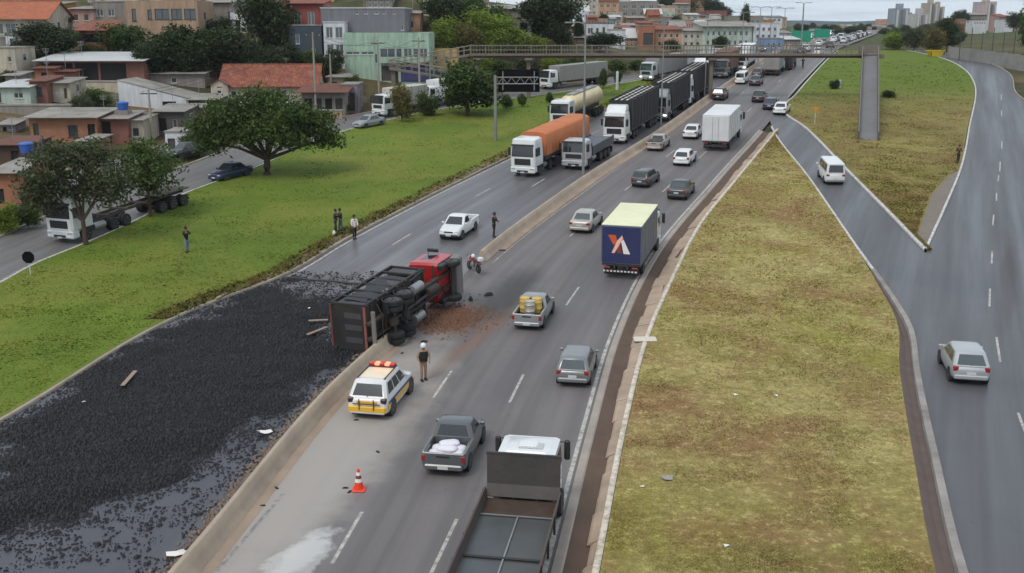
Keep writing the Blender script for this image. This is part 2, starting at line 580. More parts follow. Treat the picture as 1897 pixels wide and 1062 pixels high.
# ------------------------------------------------------------------ terrain
ys = np.concatenate([np.arange(-40, 260, 2.0), np.arange(260, 700, 10.0), np.arange(700, 2600, 80.0)])
xs = np.concatenate([[-2400, -1500, -900, -600], np.arange(-420, 420, 4.0), [430, 600, 900, 1500, 2400]])
Xg, Yg = np.meshgrid(xs, ys)
Zg = T(Xg, Yg)
corr = (Xg > svcL(Yg) - 5) & (Xg < np.where(Yg < 232, rdR(np.minimum(Yg, 232)) + 5, edgR(Yg) + 8))
Zg = np.where(corr, zr(Yg) - .32, Zg - .03)
GROUND = grassmat('town_ground', (S(52, 58, 34), S(84, 80, 54), S(112, 100, 74)), .06, S(120, 98, 74), (170, 420, S(66, 78, 38)))
tag(obj('ground', grid_mesh('ground', Xg, Yg, Zg, GROUND)), kind='structure')

# ------------------------------------------------------------------ roads
a11 = -R(11)
DUST, WHT, SOIL, DARK = S(168, 160, 152), S(198, 196, 193), S(118, 86, 66), S(52, 49, 48)
A_UP = asphalt('asphalt_uphill', S(110, 104, 103), .62, [
    (-7.4, 40, 2.4, 15, a11, DUST, .78, .5, .5, .5), (-8.3, 50.5, 1.6, 5.0, a11, S(150, 135, 120), .7, .5, .6, .5),
    (-7.1, 30.6, .85, 2.5, a11 * 1.6, WHT, .48, .14, 1.4, .75), (-6.9, 31.4, .5, 1.6, a11 * 1.6, S(205, 203, 199), .4, .25, 2.2, .9), (-8.6, 28.9, .7, 1.0, a11, WHT, .55, .12, 1.4, .7),
    (-3.4, 58.6, 2.6, 3.0, -.6, SOIL, .95, .4, .9, .7), (-1.7, 55.5, .5, 6.0, -.35, SOIL, .55, .6, 1.0, .7),
    (-.5, 62.5, 1.3, 5.5, -.30, DARK, .85, .7, .5, .6), (1.9, 56, .8, 16, -.27, S(84, 80, 82), .5, .7, .25, .4),
    (8.5, 72, 1.4, 12, -.30, S(84, 80, 84), .45, .7, .25, .4)])
A_DN = asphalt('asphalt_downhill_wet', S(102, 99, 101), .40, [
    (-15.0, 42, 8.5, 22, a11, S(66, 67, 74), .85, .35, .3, .5), (-14.5, 50, 5.5, 13, a11, S(34, 34, 40), .92, .4, .35, .6),
    (-6.3, 66.5, 3.5, 4.5, a11, S(128, 124, 122), .6, .5, .5, .5)])
A_RT = asphalt('asphalt_ramp', S(86, 85, 88), .46, [(31.5, 65, .5, 11, -.45, S(66, 60, 58), .7, .4, .5, .4), (27.5, 66, 2, 5, .75, S(74, 74, 79), .6, .4, .4, .4)], streak=.55, shear=.42)
A_SV = asphalt('asphalt_service', S(108, 104, 102), .6)
down = sheet('downhill_road', hwL, off(medL, .75), .004, 14, 900, A_DN, kind='structure', n=5)
up = sheet('uphill_road', off(medL, .75), off(edgR, .28), .008, 14, 900, A_UP, kind='structure', n=5)
rmpL2 = Curve([(float(rmpL(y)), y) for y in (22, 30, 39, 49, 56.5, 65, 74, 97, 122)] + [(float(edgR(132)) + .1, 132), (float(edgR(150)) - .2, 150)])
rmpR2 = Curve([(float(rmpR(y)), y) for y in (72.6, 84, 98.6, 124.3, 140)] + [(float(edgR(152)) + .5, 152)])
ramp = sheet('exit_ramp', rmpL2, rmpR2, .0, 72.6, 150, A_RT, kind='structure', n=3)
lower = sheet('side_road', rmpL2, rdR, .0, 14, 72.6, A_RT, kind='structure', n=4)
side2 = sheet('side_road', islR, rdR, -.004, 72.2, 230, A_RT, kind='structure', n=4)
svc = sheet('service_road', svcL, svcR, .0, 14, 600, A_SV, kind='structure', n=3)

# ------------------------------------------------------------------ grass areas, raised behind their kerbs
G_VERGE = grassmat('verge_grass', (S(88, 106, 38), S(102, 119, 43), S(117, 131, 51)), .06, S(122, 124, 55), fine=6)
G_DRY = grassmat('dry_grass', (S(130, 116, 68), S(166, 151, 96), S(192, 176, 122)), .10, S(140, 104, 74), seed=(13, 5, 0), fine=8, green=S(140, 138, 60))
G_ISL = grassmat('island_grass', (S(116, 106, 58), S(142, 132, 76), S(162, 150, 92)), .14, S(128, 104, 68), (138, 164, S(88, 106, 34)), seed=(40, 9, 0), fine=7)
G_BANK = mat('verge_soil', S(112, 98, 72), .95, 0, .35, .7, bump=.5, dirt=.4)
vgw = lambda y: np.interp(y, [50, 60, 66, 110, 150], [.3, .35, 1.1, 1.1, .5])
verge = sheet('verge', off(svcR, .16), lambda y: hwL(y) - vgw(y), .11, 14, 330, G_VERGE, kind='structure', n=12)
along('verge_edge', [(lambda y: hwL(y) - vgw(y), .11), (lambda y: hwL(y) - .19 - (vgw(y) - .19) * .5, .13), (off(hwL, -.19), .12)], 14, 330, G_BANK, kind='structure')
drymed = sheet('median_grass', off(kerbR, .12), lambda y: np.maximum(rmpL2(y) - np.interp(y, [52, 60, 75], [.98, .62, .18]), kerbR(y) + .13), .12, 14, 127, G_DRY, kind='structure', n=10)
islL = Curve([(float(rmpR(y)), y) for y in (72.6, 84, 98.6, 124.3, 141)] + [(float(edgR(y)) + .75, y) for y in (152, 165, 180, 199, 230, 300)])
islR2 = lambda y: np.where(y < 100, islR(y) - np.interp(y, [72, 76, 90, 105], [.1, 1.2, 1.7, .4]), islR(y) - .3)
island = sheet('island_grass', off(islL, .2), lambda y: np.maximum(islR2(y), islL(y) + .21), .12, 72.8, 228, G_ISL, kind='structure', n=10)
G_PATH = mat('worn_path', S(118, 108, 98), .9, 0, .25, .8, bump=.4)
along('footpath', [(lambda y: np.maximum(islR2(y), islL(y) + .2), .128), (off(islR, -.2), .128)], 73.0, 112, G_PATH, kind='structure')

# kerbs
K_WHITE = wornpaint('kerb_white', S(205, 203, 198), S(140, 132, 124), .35, .55)
K_GREY = mat('kerb_stone', S(158, 146, 130), .9, 0, .3, 1.2, bump=.4, dirt=.5)


def kerb(name, c, d0, d1, h, y0, y1, m, parent, hb=None):
    return along(name, [(off(c, d0), -.05), (off(c, d0), h - .02), (off(c, d0 + .02 * (1 if d1 > d0 else -1)), h), (off(c, d1), h if hb is None else hb), (off(c, d1), -.02)], y0, y1, m, parent, smooth=False)


kerb('kerb', hwL, -.02, -.2, .14, 14, 330, K_GREY, verge)
kerb('kerb', svcR, .02, .18, .13, 14, 330, K_WHITE, verge)
kerb('kerb', rmpL2, -.02, -.2, .15, 68, 126, K_WHITE, drymed)
kerb('kerb', islL, .02, .24, .15, 73, 228, K_WHITE, island)
kerb('kerb', islR, -.02, -.22, .15, 73, 228, K_WHITE, island)
kerb('kerb', rdR, .02, .2, .15, 14, 228, K_GREY, side2)
kerb('kerb', svcL, -.02, -.2, .12, 14, 330, K_GREY, svc)
# concrete strip and trench beside the right-hand road, from the camera to the bend
rk = Curve([(float(rmpL2(y)), y) for y in (14, 22, 30, 39, 49, 56.5, 62, 68)])
ST_W = mat('weathered_concrete', S(150, 144, 138), .9, 0, .35, .9, bump=.5, dirt=.7)
along('kerb', [(off(rk, .02), -.05), (off(rk, 0), .2), (off(rk, -.08), .23), (off(rk, -.30), .2), (off(rk, -.34), -.1)], 14, 68, ST_W, drymed)
along('trench', [(off(rk, -.34), -.02), (off(rk, -.6), -.06), (lambda y: rk(y) - np.interp(y, [52, 60, 68], [.99, .64, .5]), .125)], 14, 67, mat('trench_soil', S(96, 82, 76), .95, 0, .3, 1.0, bump=.5), drymed)

# ------------------------------------------------------------------ drainage channel along the uphill road
CH_FLOOR = mat('channel_silt', S(92, 74, 62), .95, 0, .35, .8, bump=.5)
CH_LIP = mat('channel_lip', S(158, 146, 136), .85, 0, .25, .9, bump=.3, dirt=.4)
CH_SLAB = mat('channel_slab', S(172, 150, 130), .9, 0, .28, .8, bump=.45, dirt=.55)
chan = along('drainage_channel', [(off(edgR, .26), .03), (off(edgR, .62), -.02), (off(edgR, .95), -.16), (off(edgR, 1.15), -.16), (off(edgR, 1.42), -.04), (off(edgR, 2.0), .08)], 14, 123, CH_FLOOR, kind='structure')
along('lip', [(off(edgR, .18), -.02), (off(edgR, .18), .05), (off(edgR, .48), .045), (off(edgR, .56), -.03)], 14, 123, CH_LIP, chan)
y = 26.0
while y < 122:
    L = random.uniform(1.1, 1.9) * (1 + y / 150)
    y2 = min(y + L, 122.5)
    m = MB()
    rows = []
    jx, jz = random.uniform(-.10, .12), random.uniform(-.015, .03)
    wd = .40 + random.uniform(-.05, .06)
    for yy in (y + .02, y2 - .02):
        e = float(edgR(yy)); z = float(zr(yy)) + jz; k = float(kerbR(yy))
        rows.append([(e + 1.22 + jx, yy, z - .12), (e + 1.30 + jx, yy, z - .03), (k - .15, yy, z + .10), (k - .13, yy, z - .1)])
    m.loft(rows).build('slab', CH_SLAB, chan)
    y = y2 + (0 if random.random() < .85 else random.uniform(.05, .5))
kerb('kerb', kerbR, -.14, .10, .17, 14, 124, wornpaint('kerb_lime', S(214, 202, 184), S(160, 146, 130), .38, .56), chan)
p = g(1195, 634)
m = MB(); m.cbox(p.x - .62, p.x + .62, p.y - .34, p.y + .36, p.z + .1, p.z + .22, .05)
tag(m.build('concrete_cover', mat('pale_concrete', S(205, 196, 182), .85, 0, .12, 2, bump=.3)), 'pale concrete slab bridging the roadside drainage channel', 'cover slab')

# ------------------------------------------------------------------ painted lines
W_LINE = wornpaint('line_paint', S(186, 182, 174), S(124, 118, 116), .36, .58)
W_WORN = wornpaint('line_paint_worn', S(172, 166, 158), S(124, 118, 116), .44, .64)


def dash(c, d, y0, L, parent, wd=.13, z=.013, m=None):
    c2 = lambda y: c(y) + d
    return along('lane_dash', [(lambda y: c2(y) - wd / 2, z), (lambda y: c2(y) + wd / 2, z)], y0, y0 + L, m or W_LINE, parent, smooth=False)


lane1 = Curve(gp((615, 1045), (670, 950), (803, 737), (835, 690), (968, 525)) + [(float(edgR(y)) - 7.1, y) for y in (80, 95, 120, 157, 199, 300)])
lane2 = Curve(gp((800, 1060), (845, 965), (947, 740), (972, 690), (1060, 550)) + [(float(edgR(y)) - 3.6, y) for y in (80, 95, 120, 157, 199, 300)])
for k in range(12):
    if k != 2: dash(lane1, 0, 30.8 + 15.35 * k, 3.7, up)
    dash(lane2, 0, 30.2 + 15.35 * k, 3.75, up)
along('edge_line', [(off(edgR, -.12), .012), (off(edgR, .06), .012)], 14, 124, W_LINE, up, smooth=False)
along('edge_line', [(off(edgR, -.05), .012), (off(edgR, .12), .012)], 152, 240, W_LINE, up, smooth=False)
along('edge_line', [(off(edg0, -.06), .012), (off(edg0, .08), .012)], 26, 36, W_WORN, up, smooth=False)
along('edge_line', [(off(edg0, -.06), .012), (off(edg0, .08), .012)], 70, 240, W_WORN, up, smooth=False)
along('edge_line', [(off(hwL, .25), .009), (off(hwL, .42), .009)], 66.3, 240, W_LINE, down, smooth=False)
for k in range(-1, 9):
    for fr in (.36, .68):
        if 66 < 74.5 + 15.3 * k:
            yy = 74.5 + 15.3 * k + (4 if fr > .5 else 0)
            dash((lambda f: (lambda y: hwL(y) * (1 - f) + medL(y) * f))(fr), 0, yy, 3.2, down, z=.009)
along('edge_line', [(off(medL, .12), .009), (off(medL, .26), .009)], 73, 110, W_WORN, down, smooth=False)
for (u0, v0, u1, v1) in ((1855, 175, 1855, 186), (1855, 205, 1856, 216), (1856, 262, 1856, 276), (1853, 300, 1852, 318), (1850, 325, 1849, 336), (1846, 358, 1846, 372), (1841, 398, 1839, 418), (1838, 466, 1837, 489), (1834, 535, 1833, 568), (1846, 625, 1853, 671), (1886, 765, 1899, 800)):
    a, b = g(u0, v0), g(u1, v1)
    c = Curve([(a.x, a.y), (b.x, b.y)])
    dash(c, 0, b.y, a.y - b.y, lower if a.y < 72 else side2, .13, .008)
along('edge_line', [(off(svcR, -.35), .006), (off(svcR, -.22), .006)], 30, 100, W_WORN, svc, smooth=False)

# ------------------------------------------------------------------ median barrier
BAR = mat('barrier_concrete', S(172, 154, 136), .88, 0, .25, .8, bump=.4, dirt=.45)
MED = mat('median_strip', S(158, 138, 120), .95, 0, .3, .6, bump=.4, dirt=.4)
along('median_strip', [(off(medL, .35), .0), (off(medL, .37), .1), (off(medL, 1.72), .1), (off(medL, 1.78), .01)], 73, 330, MED, kind='structure')
along('median_strip', [(off(medL, .42), .0), (off(medL, .5), .06), (off(medL, 1.45), .06), (off(medL, 1.62), .012)], 14, 55.3, MED, kind='structure')


def barrier(y0, y1, label):
    pr = [(.52, 0), (.56, .12), (.72, .34), (.78, .70), (.97, .70), (1.03, .34), (1.22, .12), (1.28, 0)]
    c = .0
    o = along('road_barrier', [(off(medL, a), b + .02) for a, b in pr], y0, y1, BAR, smooth=False)
    for yy in (y0, y1):                                           # end faces
        e = MB().add([(float(medL(yy)) + a, yy, float(zr(yy)) + b + .02) for a, b in pr], [tuple(range(len(pr)))])
        e.build('end_face', BAR, o)
    return tag(o, label, 'barrier')


barrier(14, 55.0, 'pale concrete median barrier beside the coal spill and police car, ending at the overturned truck')
barrier(70.5, 330, 'dusty concrete median barrier running uphill between the trucks and the outbound lanes')

# ------------------------------------------------------------------ footbridge
BY = 150.0
BZ = at(1300, 107, BY).z
bx0, bx1 = at(872, 100, BY).x, at(1600, 100, BY).x
fb = thing('footbridge', 'long concrete footbridge with railings crossing the highway', 'footbridge', (0, BY, 0))
B_CONC = mat('bridge_concrete', S(116, 104, 94), .9, 0, .25, .5, bump=.3, dirt=.5)
B_DARK = mat('bridge_beam', S(88, 66, 56), .9, 0, .3, .4, dirt=.5)
MB().box(bx0, bx1, -1.1, 1.1, BZ + .28, BZ + .52).build('deck', B_CONC, fb)
MB().box(bx0 + .4, bx1 - .3, -.75, .75, BZ - .02, BZ + .277).build('beam', B_DARK, fb)
RAIL = mat('rail_paint', S(122, 116, 104), .6, .2, .25, 1.0, dirt=.4)
for sy in (-1, 1):
    m = MB(); n = int((bx1 - bx0) / .42)
    for i in range(n):
        x = bx0 + (bx1 - bx0) * i / n
        m.box(x - .018, x + .018, sy * 1.05 - .015, sy * 1.05 + .015, BZ + .5, BZ + 1.62)
    tag(m.build('balusters', RAIL, fb), kind='stuff')
    MB().box(bx0, bx1, sy * 1.05 - .04, sy * 1.05 + .04, BZ + 1.60, BZ + 1.70).build('top_rail', RAIL, fb)
    MB().box(bx0, bx1, sy * 1.05 - .03, sy * 1.05 + .03, BZ + 1.02, BZ + 1.08).build('mid_rail', RAIL, fb)
pm = MB().box(-.06, .06, -.05, .05, 0, 1.28).mesh('post', RAIL)
for sy in (-1, 1):
    for i in range(27):
        o = obj('post', pm, fb); o.location = (bx0 + (bx1 - bx0) * i / 26, sy * 1.13, BZ + .5)
for X in (bx0 + .8, (float(medL(BY)) + .9), float(svcR(BY)) + 2.0):
    zg = float(zr(BY)) - .3
    MB().cbox(X - .28, X + .28, -.4, .4, zg, BZ - .2, .08).build('pillar', B_CONC, fb)
    MB().cbox(X - .6, X + .6, -1.0, 1.0, BZ - .4, BZ - .03, .08).build('pillar_cap', B_CONC, fb)
# switchback ramp at the far left end
rp = thing('access_ramp', 'zigzag access ramp with lattice railings at the left end of the footbridge', 'ramp', (0, BY, 0))
gl = float(T(bx0 - 6, BY))
for (xa, xb, za, zb, yo) in ((bx0, bx0 - 11, BZ + .5, BZ - 1.3, 0.0), (bx0 - 11, bx0 + 1, BZ - 1.3, BZ - 3.1, -2.6)):
    m = MB(); lo, hi = (xa, xb) if xa < xb else (xb, xa); zlo, zhi = (za, zb) if xa < xb else (zb, za)
    m.add([(lo, yo - 1, zlo - .25), (hi, yo - 1, zhi - .25), (hi, yo + 1, zhi - .25), (lo, yo + 1, zlo - .25), (lo, yo - 1, zlo), (hi, yo - 1, zhi), (hi, yo + 1, zhi), (lo, yo + 1, zlo)],
          [(3, 2, 1, 0), (4, 5, 6, 7), (0, 1, 5, 4), (1, 2, 6, 5), (2, 3, 7, 6), (3, 0, 4, 7)]).build('ramp_slab', B_CONC, rp)
    for sy in (-1, 1):
        m = MB()
        for i in range(13):
            k = i / 12; x = lo + (hi - lo) * k; z = zlo + (zhi - zlo) * k
            m.box(x - .05, x + .05, yo + sy * .95 - .04, yo + sy * .95 + .04, z, z + 1.15)
        m.tube((lo, yo + sy * .95, zlo + 1.13), (hi, yo + sy * .95, zhi + 1.13), .06, n=4)
        m.tube((lo, yo + sy * .95, zlo + .6), (hi, yo + sy * .95, zhi + .6), .04, n=4).build('railing', RAIL, rp)
for x, z in ((bx0 - 10.5, BZ - 1.6), (bx0 - 5, BZ - 2.4)):
    MB().cbox(x - .3, x + .3, -3.2, .6, gl - 2, z, .06).build('pillar', B_CONC, rp)
# long straight ramp on the right
a = g(1608, 262); b = Vector((at(1612, 100, BY).x, BY, BZ + .5))
rr = thing('access_ramp', 'long straight grey ramp climbing from the grass island to the footbridge', 'ramp', (0, 0, 0))
d = (b - a); hd2 = Vector((d.x, d.y, 0)).normalized(); sd = Vector((hd2.y, -hd2.x, 0))
up_ = Vector((0, 0, 1))


def beam4(name, p0, p1, s0, s1, h0, h1, m, parent):               # bar between two points, offset sideways and upward
    q = lambda p, s_, h_: tuple(p + sd * s_ + up_ * h_)
    return MB().add([q(p0, s0, h0), q(p0, s1, h0), q(p1, s1, h0), q(p1, s0, h0), q(p0, s0, h1), q(p0, s1, h1), q(p1, s1, h1), q(p1, s0, h1)],
                    [(3, 2, 1, 0), (4, 5, 6, 7), (0, 1, 5, 4), (1, 2, 6, 5), (2, 3, 7, 6), (3, 0, 4, 7)]).build(name, m, parent)


beam4('ramp_slab', a, b, -1.0, 1.0, -.25, .06, mat('ramp_floor', S(122, 120, 122), .8, 0, .2, .5, bump=.2, dirt=.35), rr)
R_WALL = mat('ramp_wall', S(92, 84, 78), .9, 0, .25, .6, dirt=.4)
for s_ in (-1, 1):
    beam4('parapet', a, b, s_ * 1.04 - .07, s_ * 1.04 + .07, -.3, .95, R_WALL, rr)
    beam4('handrail', a, b, s_ * 1.04 - .05, s_ * 1.04 + .05, 1.02, 1.1, RAIL, rr)
MB().box(b.x - 1.3, b.x + 1.6, BY - 1.2, BY + 1.2, BZ - .1, BZ + .49).build('landing', B_CONC, rr)
MB().box(b.x - 1.3, b.x + 1.6, BY + .9, BY + 1.05, BZ + .5, BZ + 1.65).build('end_wall', RAIL, rr)
for k in (.4, .7, .95):
    q = a + d * k
    MB().cbox(q.x - .3, q.x + .3, q.y - .3, q.y + .3, float(zr(q.y)) - .4, q.z - .2, .05).build('pillar', B_CONC, rr)

# ------------------------------------------------------------------ spilled coal
COAL = mat('coal', (.011, .011, .0145, 1), .6, 0, .9, 9.0, spec=.4)
poly = [g(*q) for q in ((-60, 815), (0, 786), (200, 668), (370, 574), (450, 535), (528, 518), (600, 540), (640, 560), (648, 655), (610, 690), (560, 735), (480, 805), (400, 862), (300, 905), (170, 960), (0, 1015), (-120, 1060))]
PX = np.array([q.x for q in poly]); PY = np.array([q.y for q in poly])


def polydist(x, y):                                               # > 0 inside
    n = len(PX); ins = np.zeros(x.shape, bool); dm = np.full(x.shape, 1e9)
    for i in range(n):
        x0, y0, x1, y1 = PX[i], PY[i], PX[(i + 1) % n], PY[(i + 1) % n]
        ins ^= ((y0 > y) != (y1 > y)) & (x < (x1 - x0) * (y - y0) / (y1 - y0 + 1e-12) + x0)
        t = np.clip(((x - x0) * (x1 - x0) + (y - y0) * (y1 - y0)) / ((x1 - x0) ** 2 + (y1 - y0) ** 2), 0, 1)
        dm = np.minimum(dm, np.hypot(x - x0 - t * (x1 - x0), y - y0 - t * (y1 - y0)))
    return np.where(ins, dm, -dm)


def vnoise(x, y, s, seed):
    r = np.random.default_rng(seed).random((256, 256))
    fx, fy = x / s, y / s
    i, j = np.floor(fx).astype(int), np.floor(fy).astype(int)
    u, v = fx - i, fy - j
    u = u * u * (3 - 2 * u); v = v * v * (3 - 2 * v)
    gt_ = lambda a, b: r[a % 256, b % 256]
    return (gt_(i, j) * (1 - u) + gt_(i + 1, j) * u) * (1 - v) + (gt_(i, j + 1) * (1 - u) + gt_(i + 1, j + 1) * u) * v


def rocks(cx, cy, cz, size, m, name):                             # jittered little boulders, one mesh
    n = len(cx)
    base = np.array([[-1, -1, -1], [1, -1, -1], [1, 1, -1], [-1, 1, -1], [-1, -1, 1], [1, -1, 1], [1, 1, 1], [-1, 1, 1]], float) * .5
    V = base[None] * (1 + rng.uniform(-.35, .35, (n, 8, 3)))
    V[:, 4:, :2] *= .72
    V *= (size[:, None, None] * rng.uniform(.7, 1.3, (n, 1, 3)))
    V[:, :, 2] *= .8
    th = rng.uniform(0, 6.28, n); c, s = np.cos(th)[:, None], np.sin(th)[:, None]
    X = V[:, :, 0] * c - V[:, :, 1] * s; Yv = V[:, :, 0] * s + V[:, :, 1] * c
    Z = V[:, :, 2]
    V = np.stack([X + cx[:, None], Yv + cy[:, None], Z + cz[:, None]], -1).reshape(-1, 3)
    fq = np.array([(4, 5, 6, 7), (0, 1, 5, 4), (1, 2, 6, 5), (2, 3, 7, 6), (3, 0, 4, 7)])
    Fq = (fq[None] + (np.arange(n) * 8)[:, None, None]).reshape(-1, 4)
    return obj(name, big_mesh(name, V, Fq, m))


n = 520000
cy = rng.uniform(24, 68, n); cx = rng.uniform(-27, -4, n)
pd = polydist(cx, cy)
wgt = sstep(-.9, 1.6, pd + (vnoise(cx, cy, 1.3, 5) - .5) * 3.2 + (vnoise(cx, cy, .45, 6) - .5) * 1.2)
wgt = wgt + (.10 + .26 * sstep(-9, 0, pd)) * (vnoise(cx, cy, .55, 8) > .34) * (cx < medL(cy) + .5)
ok = (cx > hwL(cy) - .9 * (vnoise(cx, cy, 2.2, 9) > .62)) & (cx < medL(cy) + .42) & (rng.random(n) < np.minimum(wgt, 1) * .42)
cx, cy, pd = cx[ok], cy[ok], pd[ok]
def bed(x, y, d):
    nz_ = d + (vnoise(x, y, 1.3, 5) - .5) * 3.2
    return sstep(.2, 3.5, nz_) * (.05 + .20 * vnoise(x, y, 2.6, 31) ** 1.6 + .09 * vnoise(x, y, .8, 32)) * sstep(.05, 1.2, medL(y) + .3 - x)


gy_ = np.arange(24, 68, .22); gx_ = np.arange(-27, -4, .22)
GX, GY = np.meshgrid(gx_, gy_)
GD = polydist(GX, GY)
GB = bed(GX, GY, GD)
GX2 = np.clip(GX, hwL(GY) + .03, medL(GY) + .5)
GZ = zr(GY) + np.where(GB > .006, GB - .008, -.05)
tag(obj('coal_bed', grid_mesh('coal_bed', GX2, GY, GZ, mat('coal_fines', (.013, .013, .0165, 1), .75, 0, .9, 9.0, bump=1.0, spec=.25))), 'heaped bed of fine black coal under the scattered lumps', 'coal', kind='stuff')
zz = zr(cy) + .012 + bed(cx, cy, pd) + np.where(cx < hwL(cy), .12, 0)
tag(rocks(cx, cy, zz, (.020 + .085 * rng.random(len(cx)) ** 2.4) * (1 + .9 * (rng.random(len(cx)) > .94)), COAL, 'coal_spill'),
    'black lumps of coal spilled across the whole downhill road', 'coal', kind='stuff')

# rubbish and broken bits along the foot of the barrier
n = 1500
cy = rng.uniform(27, 53, n); cx = medL(cy) + rng.normal(.18, .22, n)
tag(rocks(cx, cy, zr(cy) + .02, rng.uniform(.04, .14, n), mat('rubble', S(120, 104, 92), .9, 0, .5, 2), 'rubble'), 'brown rubble and grit along the foot of the median barrier', 'rubble', kind='stuff')

# ------------------------------------------------------------------ grass blades
def blades(name, xa, xb, y0, y1, n, m, h=(.06, .2), wd=.035, z0=.12, pw=1.6, label=''):
    t = rng.random(n)
    yv = 1 / (1 / y0 ** pw + t * (1 / y1 ** pw - 1 / y0 ** pw)) ** (1 / pw)
    xv = xa(yv) + (xb(yv) - xa(yv)) * rng.random(n)
    keep = vnoise(xv, yv, .9, 21) + .6 * vnoise(xv, yv, 3.1, 22) > rng.uniform(.15, 1.0, n)
    xv, yv = xv[keep], yv[keep]; n = len(xv)
    sc2 = (yv / 45) ** .8
    hh = rng.uniform(*h, n) * np.clip(sc2, .8, 1.3) * (.5 + vnoise(xv, yv, 1.7, 23)); ww = wd * sc2 * rng.uniform(.6, 1.5, n)
    th = rng.uniform(0, 6.28, n); ln = rng.uniform(.8, 2.4, n) * hh; la = rng.uniform(0, 6.28, n)
    zb = zr(yv) + z0 - .02
    A = np.stack([xv - np.cos(th) * ww, yv - np.sin(th) * ww, zb], -1)
    B = np.stack([xv + np.cos(th) * ww, yv + np.sin(th) * ww, zb], -1)
    Cc = np.stack([xv + np.cos(la) * ln, yv + np.sin(la) * ln, zb + hh], -1)
    V = np.stack([A, B, Cc], 1).reshape(-1, 3)
    o = obj(name, big_mesh(name, V, np.arange(n * 3).reshape(-1, 3), m))
    return tag(o, label, 'grass', kind='stuff')


blades('grass', off(kerbR, .2), lambda y: np.maximum(rmpL2(y) - np.interp(y, [52, 60, 75], [1.08, .72, .3]), kerbR(y) + .3), 26, 122, 150000, G_DRY, (.03, .09), .03, label='short dry yellowish grass on the strip between highway and ramp')
STRAW = grassmat('straw', (S(160, 148, 94), S(196, 184, 126), S(216, 204, 152)), .4, S(150, 146, 70), seed=(3, 8, 0), fine=12)
blades('straw', off(kerbR, .2), lambda y: np.maximum(rmpL2(y) - np.interp(y, [52, 60, 75], [1.08, .72, .3]), kerbR(y) + .3), 26, 122, 90000, STRAW, (.02, .07), .022, label='pale dry straw lying in the grass between highway and ramp')
blades('grass', off(svcR, .4), off(hwL, -.5), 40, 200, 90000, G_VERGE, (.015, .045), .05, label='bright green mown grass on the left verge')
blades('grass', off(islL, .4), lambda y: np.maximum(islR2(y) - .2, islL(y) + .5), 73, 200, 70000, G_ISL, (.02, .07), .05, label='yellow to green grass on the island between the ramps')
WEED = grassmat('weeds', (S(84, 86, 40), S(110, 106, 52), S(126, 114, 66)), .35, S(120, 94, 64), fine=5)
blades('weeds', off(hwL, -1.7), off(hwL, -.22), 58, 190, 8000, WEED, (.05, .2), .05, label='taller ragged weeds along the brown edge of the verge')
# ------------------------------------------------------------------ wheels
_wm = {}


def wheel(t, x, y, r, wd, rim=RIM, side=1, name='wheel'):
    k = (round(r, 3), round(wd, 3), rim.name)
    if k not in _wm:
        ty = MB().lathe_x([(-wd / 2, r * .62), (-wd / 2, r * .9), (-wd * .36, r * .985), (-wd * .12, r), (wd * .12, r), (wd * .36, r * .985), (wd / 2, r * .9), (wd / 2, r * .62)], 20).mesh('wheel', RUBBER, 40)
        rm = MB()
        rm.lathe_x([(wd * .05, r * .1), (wd * .46, r * .16), (wd * .44, r * .3), (wd * .30, r * .36), (wd * .34, r * .52), (wd * .51, r * .60), (wd * .51, r * .63), (-wd * .3, r * .63)], 16)
        for i in range(5):
            an = 2 * math.pi * i / 5
            rm.tube((wd * .42, math.cos(an) * r * .2, math.sin(an) * r * .2), (wd * .46, math.cos(an) * r * .58, math.sin(an) * r * .58), r * .07, n=5)
        _wm[k] = (ty, rm.mesh('rim', rim, 40))
    ty, rm = _wm[k]
    o = obj(name, ty, t); o.location = (x, y, r); o.rotation_euler = (0, 0, 0 if side > 0 else math.pi)
    obj('rim', rm, o)
    return o


# ------------------------------------------------------------------ cars
CARS = dict(
    hatch=dict(yf=1.92, yr=-1.92, ax=(1.20, -1.24), W=1.66, Hh=1.47, belt=.93, cowl=.95, nose=.74, wb=.98, wt=.28, rt=-1.40, rb=-1.84, rear=.92, r=.30, win=2),
    sedan=dict(yf=2.08, yr=-2.14, ax=(1.28, -1.28), W=1.70, Hh=1.45, belt=.92, cowl=.94, nose=.73, wb=.98, wt=.30, rt=-.90, rb=-1.48, rear=.98, r=.30, win=2),
    suv=dict(yf=2.12, yr=-2.20, ax=(1.34, -1.33), W=1.80, Hh=1.64, belt=1.03, cowl=1.05, nose=.86, wb=1.05, wt=.42, rt=-1.72, rb=-2.08, rear=1.02, r=.35, win=3),
    wagon=dict(yf=2.02, yr=-2.05, ax=(1.22, -1.24), W=1.64, Hh=1.46, belt=.92, cowl=.94, nose=.75, wb=.98, wt=.30, rt=-1.72, rb=-2.0, rear=.92, r=.30, win=3),
    pickup=dict(yf=2.10, yr=-2.30, ax=(1.36, -1.36), W=1.68, Hh=1.52, belt=.96, cowl=.97, nose=.77, wb=1.05, wt=.42, rt=-.42, rb=-.60, rear=.62, r=.31, win=1, bed=True),
    van=dict(yf=2.30, yr=-2.28, ax=(1.45, -1.25), W=1.74, Hh=1.98, belt=1.10, cowl=1.10, nose=.92, wb=2.12, wt=1.60, rt=-2.12, rb=-2.25, rear=1.10, r=.31, win=3),
)


